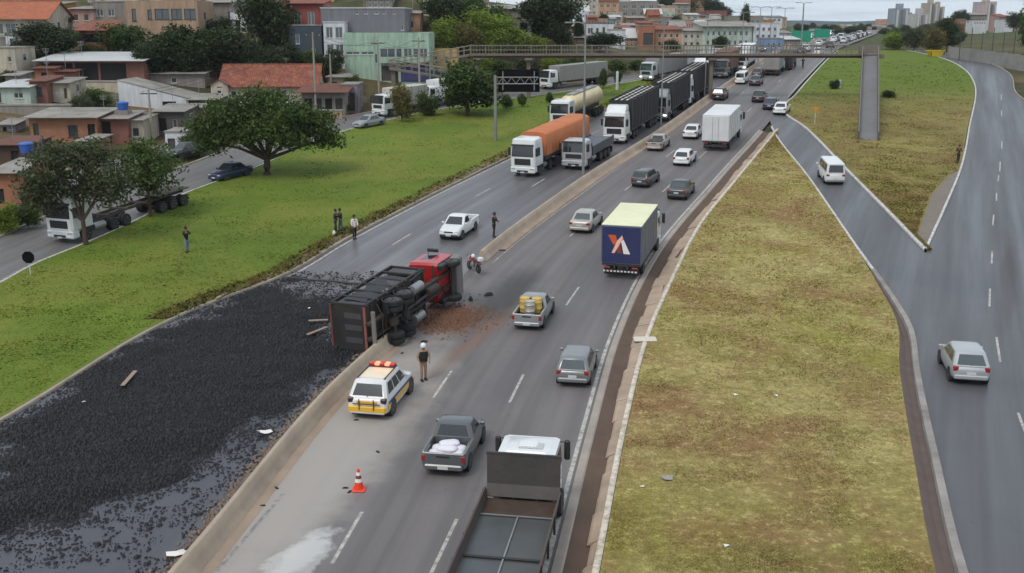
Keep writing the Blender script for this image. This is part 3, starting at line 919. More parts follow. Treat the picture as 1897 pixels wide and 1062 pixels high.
def car(label, p, hd, pm, style='hatch', group=None, rx=0.0, name=None, scale=1.0, tailm=REDL, bumper=None, lamps_on=False, bedm=None, detail=True, glass=None, stripe=None):
    d = CARS[style]
    cat = {'pickup': 'pickup', 'van': 'van', 'suv': 'car'}.get(style, 'car')
    t = thing(name or {'pickup': 'pickup_truck', 'van': 'passenger_van', 'suv': 'sport_utility_car', 'hatch': 'hatchback_car', 'sedan': 'sedan_car', 'wagon': 'estate_car'}[style], label, cat, p, -hd, group, rx)
    if scale != 1: t.scale = (scale,) * 3
    gl = glass or GLASS
    yf, yr, W, Hh, belt = d['yf'], d['yr'], d['W'], d['Hh'], d['belt']
    hw = W / 2
    rear = d['rear']; bed = d.get('bed')
    bumper = bumper or pm

    def sec(yv, wf, zl, zt):
        w_ = hw * wf; h_ = zt - zl
        half = [(w_ * .70, zl), (w_ * .93, zl + .05), (w_ * .985, zl + .22 * h_), (w_, zl + .45 * h_), (w_ * .99, zl + .66 * h_), (w_ * .955, zl + .86 * h_), (w_ * .90, zl + .96 * h_), (w_ * .78, zt)]
        return [(x, yv, z) for x, z in half] + [(-x, yv, z) for x, z in reversed(half)]

    st = [(yr, .84, .44, rear - (.18 if not bed else 0)), (yr + .03, .91, .34, rear - (.09 if not bed else 0)), (yr + .12, .96, .28, rear - .02), (yr + .35, .99, .24, rear)]
    if bed:
        st += [(d['rb'] - .06, 1, .22, rear), (d['rb'] - .03, 1, .22, belt)]
    elif style == 'sedan':
        st += [(d['rb'], 1, .22, rear + .01), (d['rb'] + .3, 1, .22, belt)]
    else:
        st += [(d['rb'] + .35, 1, .22, belt)]
    st += [(-.2, 1.0, .20, belt - .01), (.6, 1.0, .20, belt), (d['wb'] - .05, .995, .21, d['cowl'])]
    if style != 'van':
        st += [(d['wb'] + .35, .985, .22, d['cowl'] - .04), (yf - .34, .965, .24, d['nose'] + .05)]
    st += [(yf - .14, .93, .26, d['nose'] - .01), (yf - .04, .88, .30, d['nose'] - .12), (yf, .80, .38, d['nose'] - .22)]
    m = MB(); m.loft([sec(*s_) for s_ in st])
    body = m.build('body', pm, t, 38)
    # cabin
    b0 = belt - .03
    c1, c2 = .10, .12
    wb_, wr = hw * .945, hw * .775
    if style == 'van': wr = hw * .86
    rings = [ring8(-wb_, wb_, d['rb'], d['wb'], b0, c1), ring8(-wr, wr, d['rt'], d['wt'], Hh - .07, c2), ring8(-wr + .07, wr - .07, d['rt'] + .08, d['wt'] - .10, Hh - .012, c2), ring8(-wr + .25, wr - .25, d['rt'] + .28, d['wt'] - .3, Hh, c2)]
    MB().loft(rings).build('cabin', pm, t, 30)
    B, Rr = rings[0], rings[1]
    MB().pane(B[5 - 1], B[5], Rr[5], Rr[4], .02, .98, .06, .93).build('windscreen', gl, t)
    MB().pane(B[0], B[1], Rr[1], Rr[0], .04, .96, .10, .88).build('rear_window', gl, t)
    nw = d['win']
    cuts = {1: [(.16, .90)], 2: [(.10, .47), (.51, .90)], 3: [(.08, .33), (.37, .62), (.66, .93)]}[nw]
    if style == 'van': cuts = [(.05, .33), (.36, .64), (.68, .95)]
    for (u0, u1) in cuts:
        MB().pane(B[2], B[3], Rr[3], Rr[2], u0, u1, .12, .88).build('side_window', gl, t)
        MB().pane(B[6], B[7], Rr[7], Rr[6], 1 - u1, 1 - u0, .12, .88).build('side_window', gl, t)
    # wheels, arches
    for y_ in d['ax']:
        for sx in (-1, 1):
            wheel(t, sx * (hw - .085), y_, d['r'], .19, RIM, sx)
            if detail:
                MB().lathe_x([(-.12, d['r'] + .06), (.12, d['r'] + .06)], 18, (sx * (hw - .105), y_, d['r'])).build('wheel_arch', BLACKP, t)
    MB().box(-hw * .8, hw * .8, yr + .3, yf - .3, .16, .3).build('underbody_shade_box', BLACKP, t)  # dark box added under the floor to deepen the shadow on the ground
    # lamps
    zn = d['nose']
    for sx in (-1, 1):
        MB().cbox(*sorted((sx * hw * .50, sx * hw * .86)), yf - .20, yf - .035, zn - .22, zn - .07, .03).build('headlight', LAMP_ON if lamps_on else CHROME, t)
        if bed: MB().cbox(*sorted((sx * hw * .78, sx * hw * .985)), yr - .012, yr + .12, .62, .90, .03).build('tail_light', tailm, t)
        elif style in ('hatch', 'suv', 'wagon'): MB().cbox(*sorted((sx * hw * .66, sx * hw * .935)), yr + .0, yr + .22, rear - .26, rear - .03, .03).build('tail_light', tailm, t)
        else: MB().cbox(*sorted((sx * hw * .60, sx * hw * .93)), yr - .005, yr + .16, rear - .30, rear - .10, .03).build('tail_light', tailm, t)
        # mirrors
        my = d['wb'] - .22 if style != 'van' else d['wb'] - .1
        mm = MB().cbox(*sorted((sx * (hw - .02), sx * (hw + .16))), my - .07, my + .05, belt + .0, belt + .14, .03)
        mm.build('wing_mirror', pm if detail else BLACKP, t)
    MB().cbox(-hw * .88, hw * .88, yr - .05, yr + .16, .30, .52, .05).build('rear_bumper', bumper, t)
    MB().cbox(-hw * .84, hw * .84, yf - .2, yf + .04, .24, .46, .05).build('front_bumper', bumper, t)
    MB().cbox(-hw * .42, hw * .42, yf - .1, yf + .015, zn - .2, zn - .1, .02).build('grille', BLACKP, t)
    pz = .42 if bed else (.60 if style != 'sedan' else .66)
    MB().box(-.2, .2, yr - .062 if pz < .52 else yr - .012, yr + .05, pz - .065, pz + .065).build('number_plate', PLATE, t)
    MB().box(-.2, .2, yf + .01, yf + .05, .34, .46).build('number_plate', PLATE, t)
    if bed:
        y0, y1 = yr, d['rb'] - .02
        for sx in (-1, 1):
            m = MB().cbox(*sorted((sx * (hw - .13), sx * (hw - .005))), y0 + .1, y1, .50, .985, .03)
            m.build('bed_side', pm, t)
        MB().cbox(-hw * .96, hw * .96, y0 - .005, y0 + .09, .50, .98, .03).build('tailgate', pm, t)
        MB().box(-hw + .12, hw - .12, y0 + .08, y1, .625, .64).build('bed_floor', bedm or BLACKP, t)
        MB().cbox(-hw * .3, hw * .3, y0 - .02, y0, .80, .88, .008).build('tailgate_handle', BLACKP, t)
    if style in ('hatch', 'suv', 'wagon') and detail:
        MB().cbox(-.03, .03, yr + .1, yr + .16, belt + .01, belt + .04, .01).build('rear_wiper', BLACKP, t)
    return t


LAMP_ON = emis('lit_headlight', (1, .96, .85, 1), 3.0)


# ------------------------------------------------------------------ lorries
def lorry(label, p, hd, group=None, rx=0.0, name='lorry', cat='truck'):
    return thing(name, label, cat, p, -hd, group, rx)


def cab(t, pm, yf, Hc=3.0, L=1.95, W=2.48, deflector=0.0, visor=True, grille=BLACKP, bump=None, lamps_on=False, cw=.0, glass=None, low=.0):
    hw = W / 2; yb = yf - L
    gl = glass or GLASS
    zb = 1.72 + (Hc - 3.0) * .25
    wt = zb + .95 + (Hc - 3.0) * .15
    lv = [(1.0, .02, 0), (1.2, .0, 0), (zb, .0, .0), (wt, .06, .14), (Hc - .12, .10, .30), (Hc, .28, .52)]
    rings = [ring8(-hw + a, hw - a, yb + (.0 if i < 4 else a * .6), yf - f, z, .14) for i, (z, a, f) in enumerate(lv)]
    MB().loft(rings).build('cab', pm, t, 28)
    B, Rr = rings[2], rings[3]
    MB().pane(B[4], B[5], Rr[5], Rr[4], .0, 1.0, .04, .96).build('windscreen', gl, t)
    MB().pane(B[2], B[3], Rr[3], Rr[2], .36, .96, .06, .78).build('side_window', gl, t)
    MB().pane(B[6], B[7], Rr[7], Rr[6], .04, .64, .06, .78).build('side_window', gl, t)
    gr = MB().cbox(-hw * .66, hw * .66, yf - .1, yf + .025, 1.12, zb - .12, .03).build('grille', grille, t)
    for i in range(3):
        z = 1.2 + (zb - .35 - 1.2) * i / 2
        MB().box(-hw * .62, hw * .62, yf + .02, yf + .045, z, z + .05).build('grille_slat', STEEL, gr)
    bp = MB().cbox(-hw * .99, hw * .99, yf - .7, yf + .06, .38 + low, .99, .1).build('bumper', bump or pm, t)
    MB().cbox(-hw * .45, hw * .45, yf + .02, yf + .075, .48, .66, .02).build('air_intake', BLACKP, bp)
    for sx in (-1, 1):
        MB().cbox(*sorted((sx * hw * .58, sx * hw * .93)), yf - .1, yf + .085, .70, .90, .04).build('headlight', LAMP_ON if lamps_on else CHROME, t)
        m = MB().cbox(*sorted((sx * (hw + .08), sx * (hw + .30))), yf - .30, yf - .18, zb + .12, zb + .86, .05)
        m.tube((sx * (hw - .08), yf - .28, zb + .8), (sx * (hw + .2), yf - .25, zb + .82), .02, n=5)
        m.build('wing_mirror', BLACKP, t)
        MB().cbox(*sorted((sx * (hw - .3), sx * (hw - .01))), yf - .35, yf - .72, .55, .98, .04) if False else None
        MB().cbox(*sorted((sx * hw * .72, sx * hw * .97)), yb - .1, yb + .55, .60, .98, .05).build('mudguard', BLACKP, t)
    if visor: MB().cbox(-hw * .88, hw * .88, yf - .22, yf + .06, wt + .02, wt + .16, .03).build('sun_visor', grille, t)
    if deflector:
        z0 = Hc - .02
        MB().loft([ring8(-hw * .86, hw * .86, yb + .05, yf - .62, z0, .1), ring8(-hw * .86, hw * .86, yb + .03, yf - .95, z0 + deflector * .6, .1), ring8(-hw * .80, hw * .80, yb + .03, yf - 1.25, z0 + deflector, .1)]).build('roof_deflector', pm, t, 28)
    else:
        MB().cbox(-.35, .35, yb + .5, yb + 1.0, Hc - .02, Hc + .05, .03).build('roof_hatch', pm, t)
    MB().box(-.2, .2, yf + .055, yf + .09, .42, .54).build('number_plate', PLATE, t)
    return yb


def chassis(t, y0, y1, z=(.72, .98), m=None):
    for sx in (-1, 1):
        MB().box(sx * .42 - .05, sx * .42 + .05, y0, y1, z[0], z[1]).build('frame_rail', m or STEEL, t)
    n = max(2, int((y1 - y0) / 1.6))
    for i in range(n):
        y_ = y0 + (y1 - y0) * (i + .5) / n
        MB().box(-.372, .372, y_ - .05, y_ + .05, z[0] + .03, z[1] - .03).build('crossmember', m or STEEL, t)


def axle(t, y_, dual=True, r=.5, rim=RIMD, W=2.46):
    MB().tube((-W / 2 + .2, y_, r), (W / 2 - .2, y_, r), .09, n=8).build('axle', STEEL, t)
    for sx in (-1, 1):
        wheel(t, sx * (W / 2 - .16), y_, r, .28, rim, sx)
        if dual: wheel(t, sx * (W / 2 - .48), y_, r, .28, rim, sx)


def tank(t, y0, y1, m=None, sides=(-1, 1)):
    for sx in sides:
        MB().lathe_y([(y0, .1), (y0 + .02, .27), (y1 - .02, .27), (y1, .1)], 14, (sx * .86, 0, .72)).build('fuel_tank', m or GALV, t, 30)


def rear_kit(t, y0, W=2.4):
    MB().box(-W / 2 + .1, W / 2 - .1, y0 - .02, y0 + .1, .48, .62).build('rear_underrun_bar', STEEL, t)
    for sx in (-1, 1):
        MB().cbox(*sorted((sx * W * .30, sx * W * .46)), y0 - .05, y0 + .04, .72, .84, .02).build('tail_light', REDL, t)
        MB().box(*sorted((sx * W * .25, sx * W * .48)), y0 + .25, y0 + .27, .25, .8).build('mud_flap', BLACKP, t)


def box_body(t, y0, y1, z0, z1, m, W=2.55, roof=None, rear=None, ribs=0, side=None, rods=True):
    hw = W / 2
    MB().cbox(-hw, hw, y0, y1, z0, z1 - .06, .03).build('cargo_box', side or m, t)
    MB().cbox(-hw - .004, hw + .004, y0 - .004, y1 + .004, z1 - .064, z1, .03).build('box_roof', roof or m, t)
    rd = []
    for sx in (-1, 1):
        dr = MB().cbox(*sorted((sx * .012, sx * (hw - .07))), y0 - .03, y0 + .01, z0 + .08, z1 - .14, .015).build('rear_door', rear or m, t)
        if rods: MB().tube((sx * .28, y0 - .045, z0 + .1), (sx * .28, y0 - .045, z1 - .2), .018, n=6).build('lock_rod', GALV, dr)
        rd.append(dr)
    for s in range(ribs):
        yy = y0 + (y1 - y0) * (s + .5) / ribs
        for sx in (-1, 1):
            MB().box(*sorted((sx * hw, sx * (hw + .025))), yy - .03, yy + .03, z0 + .05, z1 - .1).build('side_rib', GALV, t)
    MB().box(-hw + .05, hw - .05, y0 + .05, y1 - .05, z0 - .14, z0 - .002).build('subframe', STEEL, t)
    return rd


def cage_body(t, y0, y1, z0, z1, m, bar, W=2.55, n=9):
    # tall dark slatted sides, open top with cross bars and three pale rails
    hw = W / 2
    MB().box(-hw + .03, hw - .03, y0 + .03, y1 - .03, z0, z1 - .75).build('load', mat('cage_load', (.012, .012, .013, 1), .9, 0, .4, 2), t)
    for sx in (-1, 1):
        MB().box(*sorted((sx * (hw - .02), sx * hw)), y0, y1, z0 + .02, z1 - .1).build('side_panel', m, t)
        MB().box(*sorted((sx * (hw - .05), sx * (hw + .03))), y0, y1, z1 - .1, z1).build('top_rail', m, t)
        for i in range(n + 1):
            yy = y0 + .03 + (y1 - y0 - .06) * i / n
            MB().box(*sorted((sx * hw, sx * (hw + .05))), yy - .05, yy + .05, z0, z1 - .1).build('side_post', STEEL, t)
    for yy in (y0, y1 - .04):
        MB().box(-hw + .02, hw - .02, yy, yy + .04, z0 + .02, z1 - .05).build('end_panel', m, t)
    L_ = (y1 - y0) / n
    for i in range(n):
        yy = y0 + (y1 - y0) * (i + .5) / n
        MB().box(-hw + .03, hw - .03, yy - L_ * .5 - .09, yy - L_ * .5 + .09, z1 - .12, z1 - .0).build('cross_bar', STEEL, t)
        for x in (-.62, 0, .62):
            L = (y1 - y0) / n
            MB().box(x - .1, x + .1, yy - L * .5 + .12, yy + L * .5 - .12, z1 - .08, z1 - .015).build('top_slat', bar, t)
    MB().box(-hw, hw, y0, y1, z0 - .16, z0 - .002).build('subframe', STEEL, t)


def tarp_body(t, y0, y1, z0, z1, m, W=2.6, n=7):
    hw = W / 2
    rows = []
    k = n * 4
    for i in range(k + 1):
        yy = y0 + (y1 - y0) * i / k
        s = 1 - .012 * abs(math.sin(i / 4 * math.pi)) ** .6
        dz = -.05 * (1 - abs(math.cos(i / 4 * math.pi)))
        rows.append([(-hw * s, yy, z0), (-hw * s, yy, z0 + (z1 - z0) * .5), (-hw * s * .99, yy, z1 - .22), (-hw * .86, yy, z1 - .03 + dz), (-hw * .4, yy, z1 + .07 + dz), (hw * .4, yy, z1 + .07 + dz), (hw * .86, yy, z1 - .03 + dz), (hw * s * .99, yy, z1 - .22), (hw * s, yy, z0 + (z1 - z0) * .5), (hw * s, yy, z0)])
    MB().loft(rows).build('tarpaulin', m, t, 50)
    MB().box(-hw + .02, hw - .02, y0 + .02, y1 - .02, z0 - .35, z0 - .003).build('side_board', STEEL, t)
    for sx in (-1, 1):
        for i in range(n + 1):
            yy = y0 + .05 + (y1 - y0 - .1) * i / n
            MB().box(*sorted((sx * (hw - .01), sx * (hw + .02))), yy - .02, yy + .02, z0 - .2, z0 + .9).build('tie_strap', BLACKP, t)


def tank_body(t, y0, y1, zc, r, m):
    MB().lathe_y([(y0, r * .25), (y0 + .12, r * .72), (y0 + .4, r * .95), (y0 + .6, r), (y1 - .6, r), (y1 - .4, r * .95), (y1 - .12, r * .72), (y1, r * .25)], 22, (0, 0, zc)).build('tank_shell', m, t, 50)
    for i in range(4):
        yy = y0 + 1.2 + (y1 - y0 - 2.4) * i / 3
        MB().lathe_y([(yy - .06, r + .02), (yy + .06, r + .02)], 22, (0, 0, zc)).build('tank_band', m, t, 40)
        MB().lathe_z([(.3, 0), (.3, .12), (.22, .16)], 14, (0, yy + .5, zc + r - .03)).build('manhole_lid', GALV, t, 40)
    MB().box(-.5, .5, y0 + 1, y1 - 1, zc + r - .02, zc + r + .02).build('walkway', GALV, t)
    MB().box(-.5, .5, y0 + .3, y1 - .3, zc - r - .12, zc - r + .15).build('tank_cradle', STEEL, t)
# ------------------------------------------------------------------ trees
BARK = mat('bark', S(74, 62, 52), .95, 0, .35, 3, bump=.6)
LEAF_D = leafmat('leaf_dark', S(34, 44, 24), S(66, 80, 40))
LEAF_T = leafmat('leaf_tree', S(36, 50, 22), S(92, 110, 48))
LEAF_M = leafmat('leaf_mid', S(46, 62, 26), S(86, 104, 46))
LEAF_Y = leafmat('leaf_yellowgreen', S(76, 96, 28), S(142, 158, 62))
LEAF_B = leafmat('leaf_brownish', S(78, 76, 40), S(128, 118, 66))
LEAF_G = leafmat('leaf_greygreen', S(52, 60, 40), S(96, 104, 70))


def leaves(lobes, n, size, clump=14, spread=.55, seed=1, flat=.55):
    # lobes: (x, y, z, rx, ry, rz); leaf quads gathered in clumps that sit mostly near each lobe's surface
    r = np.random.default_rng(seed)
    L = np.array(lobes, float)
    vol = (L[:, 3] * L[:, 4] * L[:, 5]) ** .75
    nc = max(1, n // clump)
    li = r.choice(len(L), nc, p=vol / vol.sum())
    d = r.normal(size=(nc, 3)); d /= np.linalg.norm(d, axis=1, keepdims=True)
    rad = r.random(nc) ** .42
    cen = L[li, :3] + d * L[li, 3:6] * rad[:, None]
    m = r.integers(int(clump * .5), int(clump * 1.5), nc)
    idx = np.repeat(np.arange(nc), m)
    N = len(idx)
    sp = spread * (.6 + .8 * r.random(nc))
    P = cen[idx] + r.normal(size=(N, 3)) * sp[idx, None] * np.array([1, 1, flat])
    nrm = r.normal(size=(N, 3)) * .8 + np.array([0, 0, .75]); nrm /= np.linalg.norm(nrm, axis=1, keepdims=True)
    a = np.cross(nrm, r.normal(size=(N, 3))); a /= np.linalg.norm(a, axis=1, keepdims=True)
    b = np.cross(nrm, a)
    s = size * r.uniform(.6, 1.35, N)[:, None]
    V = np.stack([P - a * s, P + b * s * .5 , P + a * s, P - b * s * .5], 1).reshape(-1, 3)
    Fq = np.arange(N * 4).reshape(-1, 4)
    rv = np.clip(r.random(nc)[idx] * .6 + r.random(N) * .4, 0, 1)
    return V, Fq, rv


def crown_mesh(lobes, n, size, m, **k):
    V, Fq, rv = leaves(lobes, n, size, **k)
    me = big_mesh('crown', V, Fq, m)
    at_ = me.attributes.new('rnd', 'FLOAT', 'FACE')
    at_.data.foreach_set('value', rv.astype(np.float32))
    return me


def trunk_mesh(h, r, lobes, seed=1, fork=.5):
    rd = random.Random(seed)
    m = MB()
    k = Vector((rd.uniform(-.15, .15) * h * .2, rd.uniform(-.1, .1) * h * .2, h * fork))
    m.path([(0, 0, -.4), (0, 0, .15), tuple(k * .5 + Vector((0, 0, .0))), tuple(k)], [r * 1.5, r * 1.15, r, r * .85], 9)
    for l in lobes:
        e = Vector(l[:3])
        mid = k.lerp(e, .5) + Vector((rd.uniform(-.4, .4), rd.uniform(-.4, .4), rd.uniform(.0, .5)))
        m.path([tuple(k - Vector((0, 0, .1))), tuple(mid), tuple(e)], [r * .6, r * .36, r * .12], 6)
        for _ in range(2):
            q = e + Vector((rd.uniform(-1, 1) * l[3], rd.uniform(-1, 1) * l[4], rd.uniform(-.2, .8) * l[5])) * .75
            m.path([tuple(mid), tuple(mid.lerp(q, .6)), tuple(q)], [r * .3, r * .18, r * .06], 5)
    return m.mesh('trunk', BARK, 60)


def rand_lobes(n, rx, rz, z0, seed):
    rd = random.Random(seed); out = []
    for i in range(n):
        an = 2.4 * i + rd.uniform(-.4, .4); q = (i / max(1, n - 1)) ** .5 * .68
        k = rd.uniform(.42, .62)
        out.append((math.cos(an) * rx * q, math.sin(an) * rx * q, z0 + rz * (.45 + rd.uniform(-.22, .40) * (1 - q * .5)), rx * k, rx * k, rz * rd.uniform(.30, .45)))
    return out


def tree(label, loc, h, rx, leaf, n=6000, lobes=7, size=.2, trunk=.28, group=None, name='tree', seed=1, r=None, spread=None, cat='tree', lobe_list=None):
    t = thing(name, label, cat, loc, group=group)
    lb = lobe_list or rand_lobes(lobes, rx, h * (1 - trunk), h * trunk, seed)
    obj('crown', crown_mesh(lb, n, size, leaf, seed=seed, spread=spread or rx * .13), t)
    obj('trunk', trunk_mesh(h, r or h * .028 + .05, lb, seed, trunk * 1.1), t)
    return t


# prototypes shared by the many trees of the town and the horizon (unit: 10 m tall)
_proto = {}
for nm, leaf in (('d', LEAF_D), ('m', LEAF_M), ('y', LEAF_Y), ('b', LEAF_B), ('g', LEAF_G)):
    for v in range(2):
        lb = rand_lobes(8, 4.6, 7.8, 2.0, 50 + v)
        _proto[nm, v] = (crown_mesh(lb, 8000, .33, leaf, seed=60 + v, spread=.7), trunk_mesh(10, .3, lb, 60 + v, .26))
        lb = rand_lobes(9, 4.8, 9.6, .2, 80 + v)
        _proto[nm + 's', v] = (crown_mesh(lb, 7000, .34, leaf, seed=90 + v, spread=.75), trunk_mesh(10, .16, lb, 90 + v, .1))
_ti = [0]


def ptree(label, kind, uL, uR, vT, vB, Y=None, group=None, name='tree', cat='tree'):
    # a tree standing where its foot is seen, sized from its outline
    p = gt((uL + uR) / 2, vB) if Y is None else at((uL + uR) / 2, vB, Y)
    if Y is not None: p.z = min(p.z, float(T(p.x, p.y)))
    s = ppm(p)
    h = at((uL + uR) / 2, vT, p.y).z - p.z
    wd = (uR - uL) / s
    _ti[0] += 1
    me, tr = _proto[kind, _ti[0] % 2]
    t = thing(name, label, cat, p, _ti[0] * 1.7, group)
    t.scale = (wd / 10.2, wd / 10.2, h / 10.4)
    obj('crown', me, t); obj('trunk', tr, t)
    return t


# ------------------------------------------------------------------ houses
def plaster(name, rgb, dirt=.55):
    key = 'wall_' + name
    if key in _mc: return _mc[key]
    N = NT(key)
    tco = N.n('ShaderNodeTexCoord').outputs['Object']
    c = N.mix(N.noise(tco, .9, 6, .65), tuple(x * .78 for x in rgb[:3]) + (1,), tuple(min(1, x * 1.08) for x in rgb[:3]) + (1,))
    c = N.mix(N.ramp(N.noise(N.vec(tco, (1.6, 1.6, .16)), 1.0, 6, .7), [(.42, 0.0), (.74, dirt)]), c, S(84, 74, 66))
    c = N.mix(N.ramp(N.noise(tco, .35, 7, .75), [(.5, 0.0), (.7, dirt * .8)]), c, S(104, 92, 80))
    N.l(c, N.b.inputs['Base Color']); N.b.inputs['Roughness'].default_value = .92
    N.bump(N.noise(tco, 5, 4, .6), .25, .03)
    _mc[key] = N.m
    return N.m


TILE = mat('clay_tile', S(142, 80, 60), .9, 0, .5, 2.2, wave=('X', 3.2), dirt=.8)
def tilemat(name, c1, c2, c3):
    N = NT(name)
    tco = N.n('ShaderNodeTexCoord').outputs['Object']
    c = N.ramp(N.noise(tco, 1.1, 7, .75), [(.32, c1), (.5, c2), (.66, c3)])
    wv = N.n('ShaderNodeTexWave', wave_type='BANDS', bands_direction='X'); wv.inputs['Scale'].default_value = 1.1; wv.inputs['Distortion'].default_value = 2.0
    N.l(tco, wv.inputs['Vector'])
    c = N.mix(N.math('MULTIPLY', wv.outputs['Fac'], .35), c, c1)
    c = N.mix(N.ramp(N.noise(tco, 4.5, 4, .7), [(.4, .6), (.55, 0.0)]), c, tuple(x * .45 for x in c1[:3]) + (1,))
    N.l(c, N.b.inputs['Base Color']); N.b.inputs['Roughness'].default_value = .9
    N.bump(wv.outputs['Fac'], .6, .08)
    return N.m


TILE = tilemat('clay_tile_old', S(104, 62, 50), S(146, 82, 60), S(172, 110, 84))
TILE_O = mat('orange_tile', S(178, 104, 72), .85, 0, .4, 1.3, wave=('X', 3.0), dirt=.3)
SHEET = mat('fibre_cement_sheet', S(158, 152, 144), .9, 0, .4, .9, wave=('X', 2.6), dirt=.75)
SHEET_W = mat('pale_metal_sheet', S(205, 206, 204), .55, .1, .15, .8, wave=('X', 2.6), dirt=.25)
SHEET_R = mat('rust_sheet', S(120, 74, 58), .8, .1, .3, .8, wave=('X', 2.6), dirt=.4)
BRICK = None


def brickmat(name, c1, c2):
    N = NT(name)
    b = N.n('ShaderNodeTexBrick'); b.inputs['Scale'].default_value = 3.2
    b.inputs['Color1'].default_value = c1; b.inputs['Color2'].default_value = c2; b.inputs['Mortar'].default_value = S(150, 132, 116)
    b.inputs['Mortar Size'].default_value = .02
    tcx = N.n('ShaderNodeTexCoord').outputs['Object']
    sx = N.n('ShaderNodeSeparateXYZ'); N.l(tcx, sx.inputs[0])
    cb = N.n('ShaderNodeCombineXYZ'); N.l(N.math('ADD', sx.outputs['X'], sx.outputs['Y']), cb.inputs[0]); N.l(sx.outputs['Z'], cb.inputs[1])
    N.l(cb.outputs[0], b.inputs['Vector'])
    N.l(N.mix(N.ramp(N.noise(tcx, .7, 6, .65), [(.4, 0.0), (.75, .5)]), b.outputs['Color'], S(88, 72, 60)), N.b.inputs['Base Color'])
    N.b.inputs['Roughness'].default_value = .9
    return N.m


BRICK = brickmat('brick_orange', S(176, 118, 82), S(152, 98, 70))
BRICK_R = brickmat('brick_red', S(140, 80, 68), S(120, 66, 58))
FRAME_W = mat('frame_white', S(190, 190, 186), .6, 0, .1, 4)
FRAME_D = mat('frame_dark', S(70, 62, 56), .6, 0, .2, 4)
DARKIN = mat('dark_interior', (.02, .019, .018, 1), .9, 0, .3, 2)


def facade(m, W, z0, z1, holes, dep=.18):                          # wall in the plane y = 0 facing -y with recessed openings
    xs_ = sorted({-W / 2, W / 2, *[h[0] for h in holes], *[h[1] for h in holes]})
    zs_ = sorted({z0, z1, *[h[2] for h in holes], *[h[3] for h in holes]})
    for i in range(len(xs_) - 1):
        for j in range(len(zs_) - 1):
            cx_, cz_ = (xs_[i] + xs_[i + 1]) / 2, (zs_[j] + zs_[j + 1]) / 2
            if any(h[0] < cx_ < h[1] and h[2] < cz_ < h[3] for h in holes): continue
            m.add([(xs_[i], 0, zs_[j]), (xs_[i + 1], 0, zs_[j]), (xs_[i + 1], 0, zs_[j + 1]), (xs_[i], 0, zs_[j + 1])], [(0, 1, 2, 3)])
    for (a, b, c, d) in holes:
        m.add([(a, 0, c), (b, 0, c), (b, 0, d), (a, 0, d), (a, dep, c), (b, dep, c), (b, dep, d), (a, dep, d)], [(0, 4, 5, 1), (1, 5, 6, 2), (2, 6, 7, 3), (3, 7, 4, 0)])


